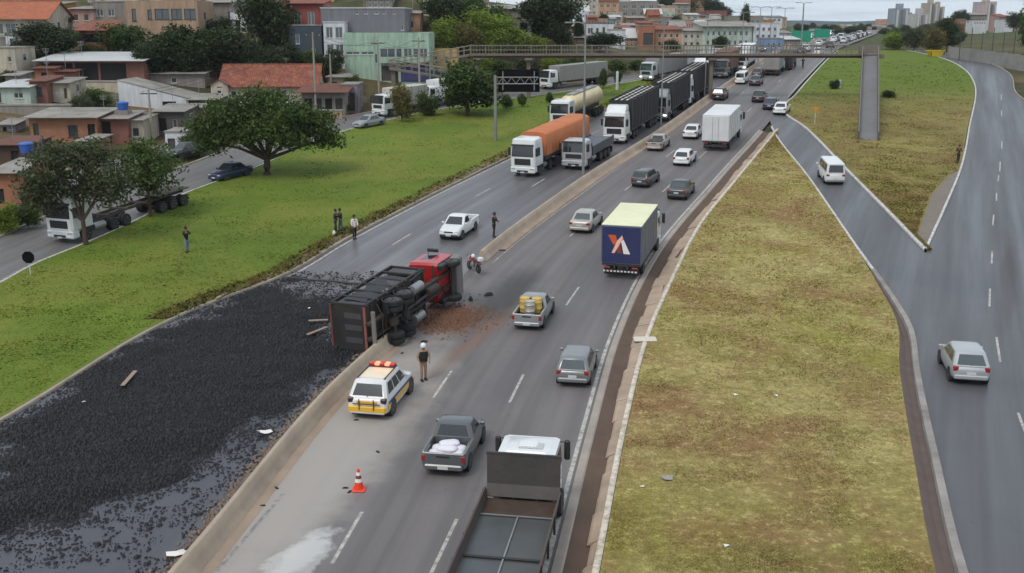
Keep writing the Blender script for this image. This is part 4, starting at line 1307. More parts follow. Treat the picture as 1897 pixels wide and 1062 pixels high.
def building(label, box, wall, roof='flat', roofm=None, wins=(), dep=7.0, Y=None, yaw=0.0, name='house', cat='house', group=None, frame=None, side_wins=1, pitch=.45, over=.25, drop=5.0, ins=GLASS2, rise=None, upper=None):
    # box: photo outline (left, right, top of the walls, foot); wins: openings as fractions (x0, x1, z0, z1[, 'door'/'open'])
    uL, uR, vT, vB = box
    uc = (uL + uR) / 2
    p = gt(uc, vB) if Y is None else at(uc, vB, Y)
    s = ppm(p)
    W = (uR - uL) / s
    Hh = at(uc, vT, p.y).z - p.z
    t = thing(name, label, cat, p, yaw, group)
    holes = []; metas = []
    for wdef in wins:
        a, b, c, d = wdef[:4]
        h = (-W / 2 + W * a, -W / 2 + W * b, Hh * c, Hh * d)
        holes.append(h); metas.append(wdef[4] if len(wdef) > 4 else 'window')
    m = MB(); facade(m, W, -drop, Hh, holes)
    # other three walls and a floor plate behind the openings
    m.add([(W / 2, 0, -drop), (W / 2, dep, -drop), (W / 2, dep, Hh), (W / 2, 0, Hh)], [(0, 1, 2, 3)])
    m.add([(-W / 2, dep, -drop), (-W / 2, 0, -drop), (-W / 2, 0, Hh), (-W / 2, dep, Hh)], [(0, 1, 2, 3)])
    m.add([(W / 2, dep, -drop), (-W / 2, dep, -drop), (-W / 2, dep, Hh), (W / 2, dep, Hh)], [(0, 1, 2, 3)])
    m.add([(-W / 2, 0, Hh), (W / 2, 0, Hh), (W / 2, dep, Hh), (-W / 2, dep, Hh)], [(0, 1, 2, 3)])
    m.build('wall', wall, t)
    fm = frame or FRAME_W
    for (a, b, c, d), kind in zip(holes, metas):
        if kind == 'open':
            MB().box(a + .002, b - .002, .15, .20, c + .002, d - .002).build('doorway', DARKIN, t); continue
        if kind == 'shutter' or kind == 'door':
            MB().box(a + .003, b - .003, .10, .15, c + .003, d - .003).build('door' if kind == 'door' else 'roller_shutter', mat('shutter', S(96, 92, 90), .6, .2, .15, 2, wave=('Z', 6)) if kind != 'door' else FRAME_D, t); continue
        fr = MB(); k = min(.07, (b - a) * .12)
        fr.box(a, b, .06, .12, d - k, d - .002); fr.box(a, b, .06, .12, c + .002, c + k)
        fr.box(a + .002, a + k, .062, .118, c + k, d - k); fr.box(b - k, b - .002, .062, .118, c + k, d - k)
        if b - a > .9: fr.box((a + b) / 2 - k / 2, (a + b) / 2 + k / 2, .062, .118, c + k, d - k)
        f = fr.build('window', fm, t)
        MB().box(a + k * .5, b - k * .5, .1225, .14, c + k * .5, d - k * .5).build('pane', ins, f)
        MB().box(a - .06, b + .06, -.07, .05, c - .07, c - .004).build('sill', fm, f)
    for i in range(side_wins):
        for sx in (-1, 1):
            y0 = dep * (i + .35) / max(1, side_wins); z0 = Hh * .52 if Hh < 4.5 else Hh * .62
            f = MB().box(*sorted((sx * W / 2, sx * (W / 2 + .04))), y0, y0 + 1.0, z0, z0 + .95).build('window', fm, t)
            MB().box(*sorted((sx * (W / 2 + .02), sx * (W / 2 + .05))), y0 + .08, y0 + .92, z0 + .07, z0 + .88).build('pane', ins, f)
    rm = roofm or SHEET
    o = over
    if roof == 'flat':
        MB().box(-W / 2 - .08, W / 2 + .08, -.08, dep + .08, Hh + .003, Hh + .18).build('roof', rm, t)
    elif roof == 'parapet':
        r_ = MB().box(-W / 2 + .15, W / 2 - .15, .15, dep - .15, Hh + .003, Hh + .05).build('roof', rm, t)
        for q in ((-W / 2, W / 2, 0, .15), (-W / 2, W / 2, dep - .15, dep), (-W / 2, -W / 2 + .15, .152, dep - .152), (W / 2 - .15, W / 2, .152, dep - .152)):
            MB().box(q[0], q[1], q[2], q[3], Hh + .002, Hh + .55).build('parapet', upper or wall, r_)
    elif roof in ('shed', 'shedx'):                                # single slope, towards the front or sideways
        zf, zb = Hh + .06, Hh + .06 + (rise if rise is not None else dep * .14)
        if roof == 'shed':
            v = [(-W / 2 - o, -o * 2, zf), (W / 2 + o, -o * 2, zf), (W / 2 + o, dep + o, zb), (-W / 2 - o, dep + o, zb)]
            MB().add([(-W / 2, 0, Hh), (-W / 2, dep, Hh), (-W / 2, dep, zb - .02), (W / 2, 0, Hh), (W / 2, dep, Hh), (W / 2, dep, zb - .02)], [(0, 1, 2), (3, 5, 4), (1, 4, 5, 2)]).build('gable', wall, t)
        else:
            v = [(-W / 2 - o, -o, zb), (W / 2 + o, -o, zf), (W / 2 + o, dep + o, zf), (-W / 2 - o, dep + o, zb)]
            MB().add([(-W / 2, 0, Hh), (W / 2, 0, Hh), (-W / 2, 0, zb - .02), (-W / 2, dep, Hh), (W / 2, dep, Hh), (-W / 2, dep, zb - .02)], [(0, 1, 2), (3, 5, 4), (0, 2, 5, 3)]).build('gable', wall, t)
        MB().add(v + [(x, y, z + .07) for x, y, z in v], [(3, 2, 1, 0), (4, 5, 6, 7), (0, 1, 5, 4), (1, 2, 6, 5), (2, 3, 7, 6), (3, 0, 4, 7)]).build('roof', rm, t)
    elif roof == 'gablex':                                         # ridge runs along x
        zr_ = Hh + dep * .5 * pitch
        r_ = None
        for sg in (0, 1):
            y0, y1 = (-o * 1.6, dep / 2) if sg == 0 else (dep + o * 1.6, dep / 2)
            z0 = Hh - o * 1.6 * pitch + .05
            v = [(-W / 2 - o, y0, z0), (W / 2 + o, y0, z0), (W / 2 + o, y1, zr_ + .05), (-W / 2 - o, y1, zr_ + .05)]
            if sg: v = v[::-1]
            q = MB().add(v + [(x, y, z + .1) for x, y, z in v], [(3, 2, 1, 0), (4, 5, 6, 7), (0, 1, 5, 4), (1, 2, 6, 5), (2, 3, 7, 6), (3, 0, 4, 7)]).build('roof_slope', rm, t)
        MB().tube((-W / 2 - o, dep / 2, zr_ + .14), (W / 2 + o, dep / 2, zr_ + .14), .11, n=8).build('ridge', rm, t)
        MB().add([(-W / 2, 0, Hh), (-W / 2, dep, Hh), (-W / 2, dep / 2, zr_), (W / 2, 0, Hh), (W / 2, dep, Hh), (W / 2, dep / 2, zr_)], [(0, 2, 1), (3, 4, 5)]).build('gable', wall, t)
    elif roof == 'gabley':                                         # gable end faces us
        zr_ = Hh + W * .5 * pitch
        for sx in (-1, 1):
            v = [(sx * (W / 2 + o), -o, Hh - o * pitch + .05), (sx * (W / 2 + o), dep + o, Hh - o * pitch + .05), (0, dep + o, zr_ + .05), (0, -o, zr_ + .05)]
            if sx < 0: v = v[::-1]
            MB().add(v + [(x, y, z + .1) for x, y, z in v], [(3, 2, 1, 0), (4, 5, 6, 7), (0, 1, 5, 4), (1, 2, 6, 5), (2, 3, 7, 6), (3, 0, 4, 7)]).build('roof_slope', rm, t)
        MB().add([(-W / 2, 0, Hh), (W / 2, 0, Hh), (0, 0, zr_), (-W / 2, dep, Hh), (W / 2, dep, Hh), (0, dep, zr_)], [(0, 1, 2), (3, 5, 4)]).build('gable', wall, t)
    t['dims'] = (W, Hh, dep)
    return t


def grid_wins(nx, nz, x0=.06, x1=.94, z0=.1, z1=.92, fx=.55, fz=.5):
    out = []
    for i in range(nx):
        for j in range(nz):
            a = x0 + (x1 - x0) * (i + .5) / nx; c = z0 + (z1 - z0) * (j + .5) / nz
            dx = (x1 - x0) / nx * fx / 2; dz_ = (z1 - z0) / nz * fz / 2
            out.append((a - dx, a + dx, c - dz_, c + dz_))
    return out
# ------------------------------------------------------------------ the town on the left
MINT = plaster('mint', S(168, 196, 174)); MINT2 = plaster('pale_mint', S(186, 200, 186)); WHITEW = plaster('white', S(214, 216, 220), .35)
CREAM = plaster('cream', S(196, 186, 166)); BEIGE = plaster('beige', S(178, 150, 124)); GREYW = plaster('grey', S(120, 122, 128), .4)
REDW = plaster('red', S(150, 72, 66)); TEAL = plaster('teal', S(62, 76, 88)); SALMON = plaster('salmon', S(206, 158, 124)); YELLOW = plaster('yellow', S(202, 172, 108))
GREYC = plaster('raw_cement', S(146, 138, 130)); PINKW = plaster('pink', S(188, 150, 138)); BLUEW = plaster('blue', S(60, 66, 120)); TERRA = plaster('terracotta', S(170, 112, 84))
LILAC = plaster('lilac', S(150, 140, 148)); OCHRE = plaster('ochre', S(176, 128, 60))

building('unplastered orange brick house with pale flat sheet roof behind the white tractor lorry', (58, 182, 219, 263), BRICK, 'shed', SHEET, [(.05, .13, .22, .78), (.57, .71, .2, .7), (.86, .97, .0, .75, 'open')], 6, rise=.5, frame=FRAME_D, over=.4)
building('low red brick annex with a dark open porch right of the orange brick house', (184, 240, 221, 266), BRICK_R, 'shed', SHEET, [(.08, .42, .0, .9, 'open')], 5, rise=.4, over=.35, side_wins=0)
building('small pale wall house wedged between the red annex and the street', (241, 268, 224, 266), CREAM, 'shed', SHEET, [(.2, .7, .3, .7)], 5, rise=.3, side_wins=0)
building('shed house with a tall plain white side wall sloping down to the right', (222, 350, 184, 201), WHITEW, 'shedx', SHEET, [(.62, .82, .1, .75, 'open')], 7, rise=2.2, side_wins=0, over=.05)
building('long shelter with a pale metal roof and a dark open front', (76, 268, 114, 149), BRICK_R, 'shed', SHEET_W, [(.02, .32, .0, .9, 'open'), (.34, .56, .0, .92, 'open'), (.58, .83, .0, .9, 'open')], 8, rise=.9, over=.5)
building('two storey tan house with a row of wide veranda windows, top left', (238, 370, 8, 78), BEIGE, 'parapet', SHEET, [(.08, .14, .55, .88), (.30, .36, .6, .86), (.40, .60, .6, .88), (.63, .78, .6, .88), (.81, .97, .6, .88)], 9, frame=FRAME_D)
building('small brown house with layered clay tile roofs among the trees', (150, 200, 58, 104), TERRA, 'shed', TILE, [(.1, .85, .55, .88, 'open'), (.15, .3, .05, .3), (.5, .65, .05, .3)], 6, over=.6, rise=1.4)
building('pale house with a bright orange tile roof in the top left corner', (-12, 92, 33, 74), CREAM, 'gablex', TILE_O, [(.12, .2, .25, .75), (.24, .42, .2, .75), (.5, .6, .25, .7)], 9, pitch=.5, over=.4)
building('white framed house with a small dark window at the left edge', (14, 44, 66, 104), WHITEW, 'flat', SHEET, [(.25, .75, .55, .85)], 6)
building('blank cream wall house at the far left edge below the white framed house', (-16, 32, 90, 140), CREAM, 'flat', SHEET, [(.7, .85, .5, .7)], 6)
building('pale mint cottage at the far left edge above the brick house', (-10, 58, 163, 193), MINT2, 'shed', SHEET_W, [(.12, .2, .1, .7, 'door'), (.55, .8, .35, .7)], 6, rise=.6)
building('narrow brick hut between the mint cottage and the cream hut', (58, 90, 152, 192), BRICK_R, 'shed', SHEET_R, [(.3, .7, .35, .75)], 5, rise=.4, frame=FRAME_D)
building('cream walled hut right of the narrow brick hut', (90, 132, 155, 190), CREAM, 'shed', SHEET, [(.72, .85, .2, .75, 'door')], 5, rise=.4)
building('weathered tin and board shack at the left edge behind the roadside tree', (-14, 42, 322, 392), TERRA, 'shed', SHEET, [(.2, .45, .2, .6, 'open')], 6, rise=.4, frame=FRAME_D)
building('long house with a weathered red clay tile roof behind the big verge tree', (412, 588, 158, 192), CREAM, 'gablex', TILE, [(.1, .16, .3, .7), (.3, .36, .3, .7), (.62, .68, .3, .7)], 8.5, pitch=.55, over=.35, yaw=R(4))
building('little gabled cream lean-to at the left end of the red tile house', (392, 424, 158, 186), CREAM, 'gabley', TILE, [(.35, .6, .3, .65)], 5, pitch=.6)
building('low white painted yard wall with bluish stains in front of the red tile house', (408, 545, 184, 203), WHITEW, 'flat', CONC, [], .3, name='yard_wall', cat='wall', side_wins=0)
building('row of small shops with dark awnings beside the red tile house', (560, 640, 172, 214), GREYC, 'shed', SHEET_R, [(.06, .24, .0, .75, 'open'), (.3, .46, .0, .75, 'shutter'), (.54, .7, .0, .75, 'open'), (.78, .94, .0, .75, 'shutter')], 6, rise=.7, over=.6)
building('lilac grey gate house beside the parked white lorry', (634, 664, 158, 206), LILAC, 'flat', SHEET, [(.2, .8, .0, .7, 'shutter')], 5)
building('tall house with a red upper floor and two pale framed windows', (534, 602, 8, 108), REDW, 'shed', TILE, [(.22, .40, .62, .86), (.58, .76, .62, .86), (.1, .2, .2, .4)], 8, rise=.8, over=.3)
building('dark teal lower block under the red floored house', (538, 598, 48, 122), TEAL, 'flat', SHEET, [(.2, .32, .55, .8), (.68, .8, .2, .45)], 2.0, side_wins=0)
building('narrow white two storey house front with four square windows', (602, 641, 42, 126), WHITEW, 'flat', SHEET_W, [(.12, .44, .66, .9), (.56, .9, .66, .9), (.14, .46, .30, .52), (.56, .92, .30, .52), (.2, .5, .0, .2, 'shutter')], 6)
building('large plain grey rendered block with a white top band and slit windows', (598, 752, 16, 116), GREYW, 'flat', SHEET_W, [(.42, .45, .90, .95), (.52, .56, .90, .95), (.64, .69, .90, .95), (.74, .77, .90, .95), (.86, .89, .90, .95), (.95, .985, .6, .7)], 12, over=.3)
gb = building('mint green two storey shop building with long upper windows and a blue shopfront', (640, 796, 68, 152), MINT, 'parapet', CONC, [(.02, .18, .60, .67), (.20, .35, .60, .67), (.36, .39, .42, .62), (.42, .60, .46, .74), (.61, .68, .5, .74), (.70, .80, .46, .74), (.81, .88, .5, .74), (.89, .98, .46, .74), (.43, .60, .02, .36, 'shutter'), (.74, .95, .02, .40, 'shutter')], 11)
W_, H_, D_ = gb['dims']
MB().box(-W_ / 2 + W_ * .66, W_ / 2 - W_ * .005, -.06, -.004, .02, H_ * .41).build('blue_shopfront', BLUEW, gb)
MB().box(-W_ / 2 + W_ * .42, W_ / 2 + .05, -.75, -.002, H_ * .42, H_ * .455).build('balcony_slab', MINT, gb)
MB().box(-W_ / 2 + W_ * .42, W_ / 2 + .05, -.75, -.62, H_ * .456, H_ * .56).build('balcony_wall', MINT, gb)
MB().box(-W_ / 2 + W_ * .70, -W_ / 2 + W_ * .88, -.09, -.062, H_ * .335, H_ * .385).build('shop_sign', SHEET_W, gb)
building('salmon coloured narrow house right of the big grey block', (750, 778, 26, 78), SALMON, 'shed', SHEET, [(.25, .6, .5, .75)], 8, rise=.5)
building('yellow single storey house right of the mint building', (795, 848, 97, 130), YELLOW, 'parapet', SHEET, [(.2, .32, .35, .75), (.55, .67, .35, .75)], 7)
building('dark blue low wall between the mint building and the trees', (797, 832, 131, 156), BLUEW, 'flat', CONC, [], .4, name='yard_wall', cat='wall', side_wins=0)
building('grey house with a pale roof above the bushy slope', (903, 962, 18, 50), LILAC, 'shed', SHEET, [(.55, .75, .3, .7), (.2, .35, .3, .7)], 7, rise=.8)
building('white pillared small house right of the grey slope house', (955, 985, 38, 62), WHITEW, 'flat', SHEET_W, [(.2, .75, .1, .8, 'open')], 5)
building('low brown building with a rusty sheet roof along the top edge', (520, 612, -6, 22), TERRA, 'shed', SHEET_R, [(.2, .3, .3, .7), (.6, .7, .3, .7)], 8, rise=.5, Y=205)
building('pale pink house half hidden behind the veranda house', (128, 176, 18, 52), PINKW, 'shed', SHEET, [(.2, .4, .4, .75), (.6, .8, .4, .75)], 7, rise=.5)
building('grey concrete house left of the veranda house near the top edge', (176, 236, 4, 56), GREYC, 'flat', SHEET, [(.1, .3, .5, .75), (.45, .65, .5, .75)], 8)
building('white and grey house among trees right of the veranda house', (372, 432, 6, 56), GREYC, 'shed', SHEET, [(.3, .4, .4, .7), (.85, .97, .1, .7)], 7, rise=.5)
building('white corner house with a dark doorway beside the tall dark trees', (428, 458, 22, 60), WHITEW, 'flat', SHEET, [(.3, .6, .0, .6, 'open')], 6)
# hillside beyond the footbridge, the ones one can tell apart
building('bright white stepped house beyond the footbridge', (1082, 1136, 44, 76), WHITEW, 'flat', plaster('violet', S(96, 88, 128)), [(.12, .3, .45, .75), (.4, .5, .45, .75), (.62, .72, .4, .8)], 9)
building('white wall wing stepping down right of the bright white house', (1130, 1158, 56, 90), WHITEW, 'flat', SHEET, [(.6, .75, .1, .7)], 7)
building('cream apartment house at the top of the far hillside', (1064, 1108, -8, 34), CREAM, 'flat', SHEET, grid_wins(4, 3), 10)
building('salmon terrace house right of the cream apartment house', (1106, 1146, 2, 34), SALMON, 'shed', TILE, grid_wins(3, 2), 9, rise=.8)
building('grey two storey house with dark openings on the far hillside', (1146, 1218, 4, 36), GREYC, 'flat', SHEET, grid_wins(4, 2), 9)
building('long pale house with an open terrace below the wooded hilltop', (1218, 1250, 16, 36), CREAM, 'flat', SHEET_W, grid_wins(3, 1), 8)
building('orange brown building with a yellow panel beyond the footbridge', (1184, 1212, 48, 92), TERRA, 'flat', SHEET, [(.25, .9, .12, .7, 'shutter')], 8)
building('long salmon building right of the yellow panelled one', (1213, 1262, 56, 92), SALMON, 'shed', TILE, grid_wins(4, 2), 9, rise=.8)
building('cream house with a dark doorway and trees in front beyond the footbridge', (1262, 1300, 58, 92), CREAM, 'shed', SHEET, grid_wins(3, 2), 8, rise=.5)
building('long pale mint two storey block beyond the footbridge', (1300, 1392, 50, 92), MINT2, 'shed', SHEET, grid_wins(8, 2), 12, rise=1.0, over=.4)
building('red building with a flat top above the mint block', (1312, 1346, 20, 46), plaster('brick_red', S(140, 76, 72)), 'flat', SHEET_R, grid_wins(2, 1), 9)
building('long white roofed hall above the salmon building', (1270, 1312, 42, 60), WHITEW, 'shed', SHEET_W, grid_wins(5, 1), 10, rise=.7)
building('white and blue building near the far bend of the highway', (1394, 1442, 44, 92), WHITEW, 'flat', SHEET_W, grid_wins(4, 3), 9)
building('sky blue low building in front of the white and blue one', (1416, 1450, 72, 96), plaster('sky_blue', S(120, 150, 190)), 'flat', SHEET, grid_wins(3, 1), 7)
building('grey flat topped building under the lone round tree', (1348, 1412, 30, 56), GREYC, 'flat', SHEET, grid_wins(6, 1), 9)

hw_mats = [(CREAM, 'cream'), (WHITEW, 'white'), (GREYC, 'grey cement'), (SALMON, 'salmon'), (BEIGE, 'tan'), (TERRA, 'terracotta')]
rd = random.Random(3)
spots = [(1092, 8), (1120, 46), (1165, 44), (1232, 46), (1170, 66), (1178, 30), (1246, 60), (1256, 46), (1290, 50), (1330, 62), (1372, 46), (1400, 36), (1430, 46), (1452, 58), (1468, 70), (1380, 62), (1210, 22), (1196, 40), (1140, 20), (1306, 34),
         (880, -6), (860, 14), (986, 4), (700, -8), (640, -6), (800, 2), (100, 0), (40, 4), (470, -4), (330, -8)]
for i, (u, v) in enumerate(spots):
    mt, cn = hw_mats[i % 6]
    wd = rd.uniform(18, 34) * (1.6 if u < 1000 else 1)
    hh = rd.uniform(13, 20) * (1.3 if u < 1000 else 1)
    where = 'far hillside beyond the footbridge' if u > 1050 else 'upper hillside at the top edge'
    building('small %s house %son the %s' % (cn, 'among its neighbours ' if u > 1050 and len(cn) < 9 else '', where), (u - wd / 2, u + wd / 2, v + 4, v + 4 + hh), mt, rd.choice(['flat', 'shed', 'shed', 'gablex']), rd.choice([SHEET, SHEET, TILE, SHEET_W]), grid_wins(rd.choice([2, 3]), rd.choice([1, 2])), 8, rise=.6, group='small %s houses on the %s' % (cn, where), Y=(None if u > 1050 else rd.uniform(205, 245)))
# skyline on the right
def tower(label, box, Y, wall, nx, nz, top=None, dep=16):
    t = building(label, box, wall, 'flat', top or SHEET, grid_wins(nx, nz, .04, .96, .03, .97, .5, .55), dep, Y=Y, name='apartment_tower', cat='apartment block', side_wins=0, drop=40)
    W_, H_, D_ = t['dims']
    MB().box(-W_ * .2, W_ * .2, D_ * .3, D_ * .6, H_ + .2, H_ + 4).build('lift_house', wall, t)
    for k in range(3): MB().box(-W_ / 2 + W_ * (.14 + .30 * k), -W_ / 2 + W_ * (.26 + .30 * k), -1.2, -.08, -20, H_ - 1).build('balcony_stack', [FRAME_W, GREYW][Y % 2 > .5 or k == 1], t)
    return t


tower('grey blue apartment tower with vertical bands on the skyline', (1654, 1682, 16, 60), 900, plaster('tower_grey', S(150, 160, 172)), 6, 11)
tower('low grey tower beside the grey blue apartment tower', (1682, 1694, 32, 60), 960, plaster('tower_grey2', S(150, 158, 166)), 3, 6)
tower('white apartment block with balconies on the skyline', (1694, 1718, 26, 58), 800, plaster('tower_white', S(196, 194, 190)), 5, 7)
tower('tall beige apartment tower on the skyline', (1716, 1734, 6, 60), 850, plaster('tower_beige', S(188, 172, 156)), 4, 12)
tower('lower beige tower attached to the tall beige one', (1731, 1746, 13, 60), 858, plaster('tower_beige', S(188, 172, 156)), 3, 10)
tw = tower('pink white apartment tower with a red crown on the right skyline', (1824, 1842, 4, 52), 520, plaster('tower_pink', S(206, 184, 186)), 4, 10)
W_, H_, D_ = tw['dims']
MB().box(-W_ * .25, W_ * .3, 2, 8, H_ + 4.1, H_ + 9).build('red_crown', plaster('brick_red', S(140, 76, 72)), tw)
building('long white single storey hall on the right skyline', (1802, 1828, 39, 47), WHITEW, 'flat', SHEET_W, grid_wins(5, 1), 12, Y=430, drop=12)
building('grey hall with a low roof behind the right skyline trees', (1788, 1826, 28, 50), GREYC, 'shed', SHEET, grid_wins(6, 1), 12, Y=470, rise=1, drop=15)
building('pinkish house right of the pink white tower', (1850, 1868, 32, 48), PINKW, 'shed', TILE, grid_wins(2, 1), 9, Y=440, drop=14)
for i in range(9):
    u = 1552 + i * 12 + rd.uniform(-3, 3)
    mt, cn = hw_mats[i % 3]
    building('tiny %s building in the hazy valley left of the skyline towers' % cn, (u, u + rd.uniform(6, 12), 48 + rd.uniform(-3, 4), 66), mt, 'flat', SHEET, grid_wins(3, 3), 10, Y=rd.uniform(600, 900), drop=20, side_wins=0, group='tiny %s buildings in the hazy valley' % cn)

# blue water tanks on roofs
def water_tank(label, u, v, Y, group=None):
    p = at(u, v, Y)
    t = thing('water_tank', label, 'water tank', p, group=group)
    MB().lathe_z([(.5, 0), (.62, .7), (.66, .72), (.66, .78)], 16).build('tank_body', mat('tank_blue', S(52, 92, 170), .5, 0, .1, 2), t, 40)
    MB().lathe_z([(.66, .782), (.6, .86), (.2, .95)], 16).build('lid', mat('tank_blue', S(52, 92, 170)), t, 40)


water_tank('bright blue plastic water tank on the low roofs at the left edge', 50, 283, 93)
tt = thing('tin_roof', 'patchwork of pale tin sheets roofing a shack at the left edge', 'roof', at(14, 322, 90), .1)
for i in range(5):
    MB().box(-4 + i * 1.7, -4 + i * 1.7 + 1.66, -2.0, 2.4, .02 * (i % 3), .05 + .02 * (i % 3)).build('sheet', [SHEET_W, SHEET, SHEET_W, SHEET_R, SHEET][i], tt)
for x in (-3.6, 4):
    MB().box(x, x + .15, -1.6, -1.45, -3.5, -.001).build('post', FRAME_D, tt)
    MB().box(x, x + .15, 2.0, 2.15, -3.5, -.001).build('post', FRAME_D, tt)

# ------------------------------------------------------------------ trees
pt = gt(495, 326)
bigtree = tree('large spreading dark tree standing alone on the green verge', pt, 9.2, 8.1, LEAF_T, 19000, 11, .19, .17, seed=5, r=.36, spread=.52,
     lobe_list=[(-5.6, .5, 4.7, 2.2, 2.4, 1.3), (-3.4, -1, 6.2, 2.4, 2.6, 1.4), (-.4, .6, 7.1, 2.6, 3.0, 1.5), (2.6, -.8, 6.2, 2.5, 2.6, 1.4), (5.0, .5, 5.2, 2.1, 2.4, 1.4), (-5.4, 0, 3.2, 1.8, 1.8, .8), (3.8, -1, 4.0, 2.0, 2, 1.0), (-1.8, 2.4, 5.3, 2.2, 2.2, 1.1), (1.2, -2.2, 5.0, 2.0, 2.0, 1.0), (6.2, .4, 3.7, 1.5, 1.6, .9), (-3.0, -2.0, 4.3, 1.8, 1.6, 1.0), (-.6, -2.6, 4.4, 1.9, 1.6, 1.0), (2.4, -2.4, 4.0, 1.7, 1.5, .9), (.6, 2.0, 4.2, 2.2, 1.6, .9)])
bigtree.scale = (.93, .93, .95)
pt = g(160, 456)
tree('airy roadside tree in front of the white tractor lorry', pt, 8.0, 4.4, LEAF_G, 7000, 8, .16, .22, seed=8, r=.17, spread=.42,
     lobe_list=[(-2.8, .3, 4.6, 1.9, 1.7, 1.5), (-1.2, -.5, 6.2, 1.9, 1.7, 1.3), (.8, .5, 6.6, 1.9, 1.7, 1.2), (2.4, -.3, 5.2, 1.7, 1.6, 1.4), (-3.1, .2, 3.4, 1.5, 1.4, 1.1), (1.6, .3, 3.7, 1.6, 1.5, 1.0), (-.6, .6, 4.3, 1.8, 1.6, 1.2)])
pt = g(279, 404)
tree('smaller bushy tree right behind the airy roadside tree', pt, 6.2, 2.5, LEAF_M, 3800, 6, .16, .32, seed=9, r=.14, spread=.38)
K = 'hillside trees at the top left'
ptree('round dark tree below the orange roofed house', 'd', 38, 152, 44, 108)
ptree('dark green tree between the brown house and the veranda house', 'm', 184, 272, 40, 108)
ptree('broad dark tree right under the veranda house', 'd', 268, 380, 50, 142)
ptree('broad dark tree behind the red tile house', 'd', 360, 476, 42, 146)
ptree('tall black green tree left of the red floored house', 'd', 446, 546, -18, 112)
ptree('dark bush at the foot of the tall black green tree', 'ds', 470, 540, 92, 148, name='bush', cat='bush')
ptree('dark dense tree in front of the narrow white house', 'd', 590, 642, 94, 152)
ptree('leafy bush left of the mint building by the street', 'ms', 546, 600, 96, 146, name='bush', cat='bush')
ptree('green round tree at the left end of the sign gantry', 'm', 806, 926, 116, 216)
ptree('brownish shrub beside the parked white lorry', 'bs', 722, 768, 158, 228, name='bush', cat='bush')
ptree('small green shrub next to the second parked lorry', 'ms', 770, 812, 172, 216, name='bush', cat='bush')
ptree('big dark tree crowning the slope before the far hillside', 'd', 958, 1076, -26, 82)
ptree('dark tree under the big slope tree by the railings', 'd', 1000, 1062, 40, 100)
ptree('dark tree above the yellow house', 'd', 784, 866, -20, 60)
ptree('dark green tree left of the grey slope house', 'm', 846, 910, -6, 54)
ptree('dark rounded clump below the bright white stepped house', 'd', 1076, 1150, 58, 96)
for (uL, uR, vT, vB, kd) in ((796, 856, 34, 92, 'ys'), (832, 892, 48, 100, 'bs'), (850, 930, 18, 84, 'ys'), (880, 944, 50, 104, 'ys'), (898, 970, 28, 92, 'ys'), (930, 985, 58, 104, 'ys'), (960, 1012, 66, 104, 'ys'), (852, 896, 70, 106, 'bs'), (890, 950, 10, 60, 'ms'), (985, 1030, 74, 104, 'bs')):
    ptree('yellow green bush on the steep bushy slope above the footbridge ramp' if kd == 'ys' else ('brownish bush on the steep bushy slope above the footbridge ramp' if kd == 'bs' else 'dark green bush on the steep bushy slope above the footbridge ramp'), kd, uL, uR, vT, vB, group='bushes on the steep slope' + kd[0], name='bush', cat='bush')
for i, (uL, uR, vT, vB) in enumerate(((1216, 1250, -10, 22), (1238, 1275, -14, 26), (1262, 1300, -16, 30), (1288, 1322, -10, 30), (1310, 1342, 0, 36), (1328, 1356, 10, 40))):
    ptree('dark tree in the wood on the far hilltop', 'd', uL, uR, vT, vB, Y=520, group='trees of the hilltop wood')
ptree('lone round dark tree on the far flat roofed ridge', 'd', 1371, 1391, 9, 36, Y=420)
for i, (uL, uR, vT, vB) in enumerate(((824, 842, 168, 205), (926, 950, 176, 204), (958, 976, 172, 200), (1010, 1026, 172, 192), (1136, 1152, 126, 160), (1108, 1126, 128, 166))):
    ptree('young thin tree on the green verge near the gantry', 'm', uL, uR, vT, vB, group='young verge trees')
ptree('tall dark tree beside the bend of the side road', 'd', 1734, 1772, 26, 96)
ptree('bare brownish thicket left of the tall dark tree', 'bs', 1706, 1752, 52, 98, name='bush', cat='bush')
ptree('green thicket at the end of the grass island', 'gs', 1668, 1716, 54, 94, name='bush', cat='bush')
ptree('low hedge bush behind the ramp landing', 'ys', 1632, 1676, 60, 92, name='bush', cat='bush')
ptree('dark tree over the white hall on the right skyline', 'd', 1762, 1784, 16, 60)
ptree('second dark tree over the white hall on the right skyline', 'd', 1776, 1794, 20, 60)
ptree('dark spreading tree right of the pink white tower', 'd', 1862, 1892, 20, 60)
ptree('dark leafy tree reaching into the right edge of the picture', 'm', 1884, 1930, -12, 108)
ptree('dark conifer like tree left of the pink house', 'd', 1844, 1854, 26, 56)
for i in range(16):
    u = 1478 + i * 13 + rd.uniform(-4, 4); hgt = rd.uniform(9, 20)
    ptree('hazy dark tree in the far tree line along the horizon', 'd' if i % 3 else 'g', u - 9, u + 9 + rd.uniform(0, 7), 62 - hgt, 66, Y=rd.uniform(380, 700), group='trees of the far tree line')
for i, (uL, uR, vT, vB) in enumerate(((-10, 40, 378, 432), (30, 78, 380, 424), (196, 240, 196, 232), (130, 175, 178, 216), (330, 372, 196, 238), (0, 40, 132, 160), (148, 210, 165, 205), (480, 540, 118, 150), (1226, 1262, 74, 96), (1318, 1350, 68, 96))):
    ptree(['green roadside bush at the left edge below the shack', 'second green bush by the service road kerb at the left', 'bush behind the red brick annex roof', 'small bush right of the cream hut', 'dark bush by the white sloping wall', 'dark bush under the blank cream wall', 'bright green garden shrub in front of the white sloping wall', 'dark shrub above the red tile roof', 'bush behind the far footbridge railing', 'dark bush before the pale mint block'][i], ['ys', 'ms', 'ds', 'gs', 'ds', 'ds', 'ms', 'ds', 'ds', 'ds'][i], uL, uR, vT, vB, name='bush', cat='bush')
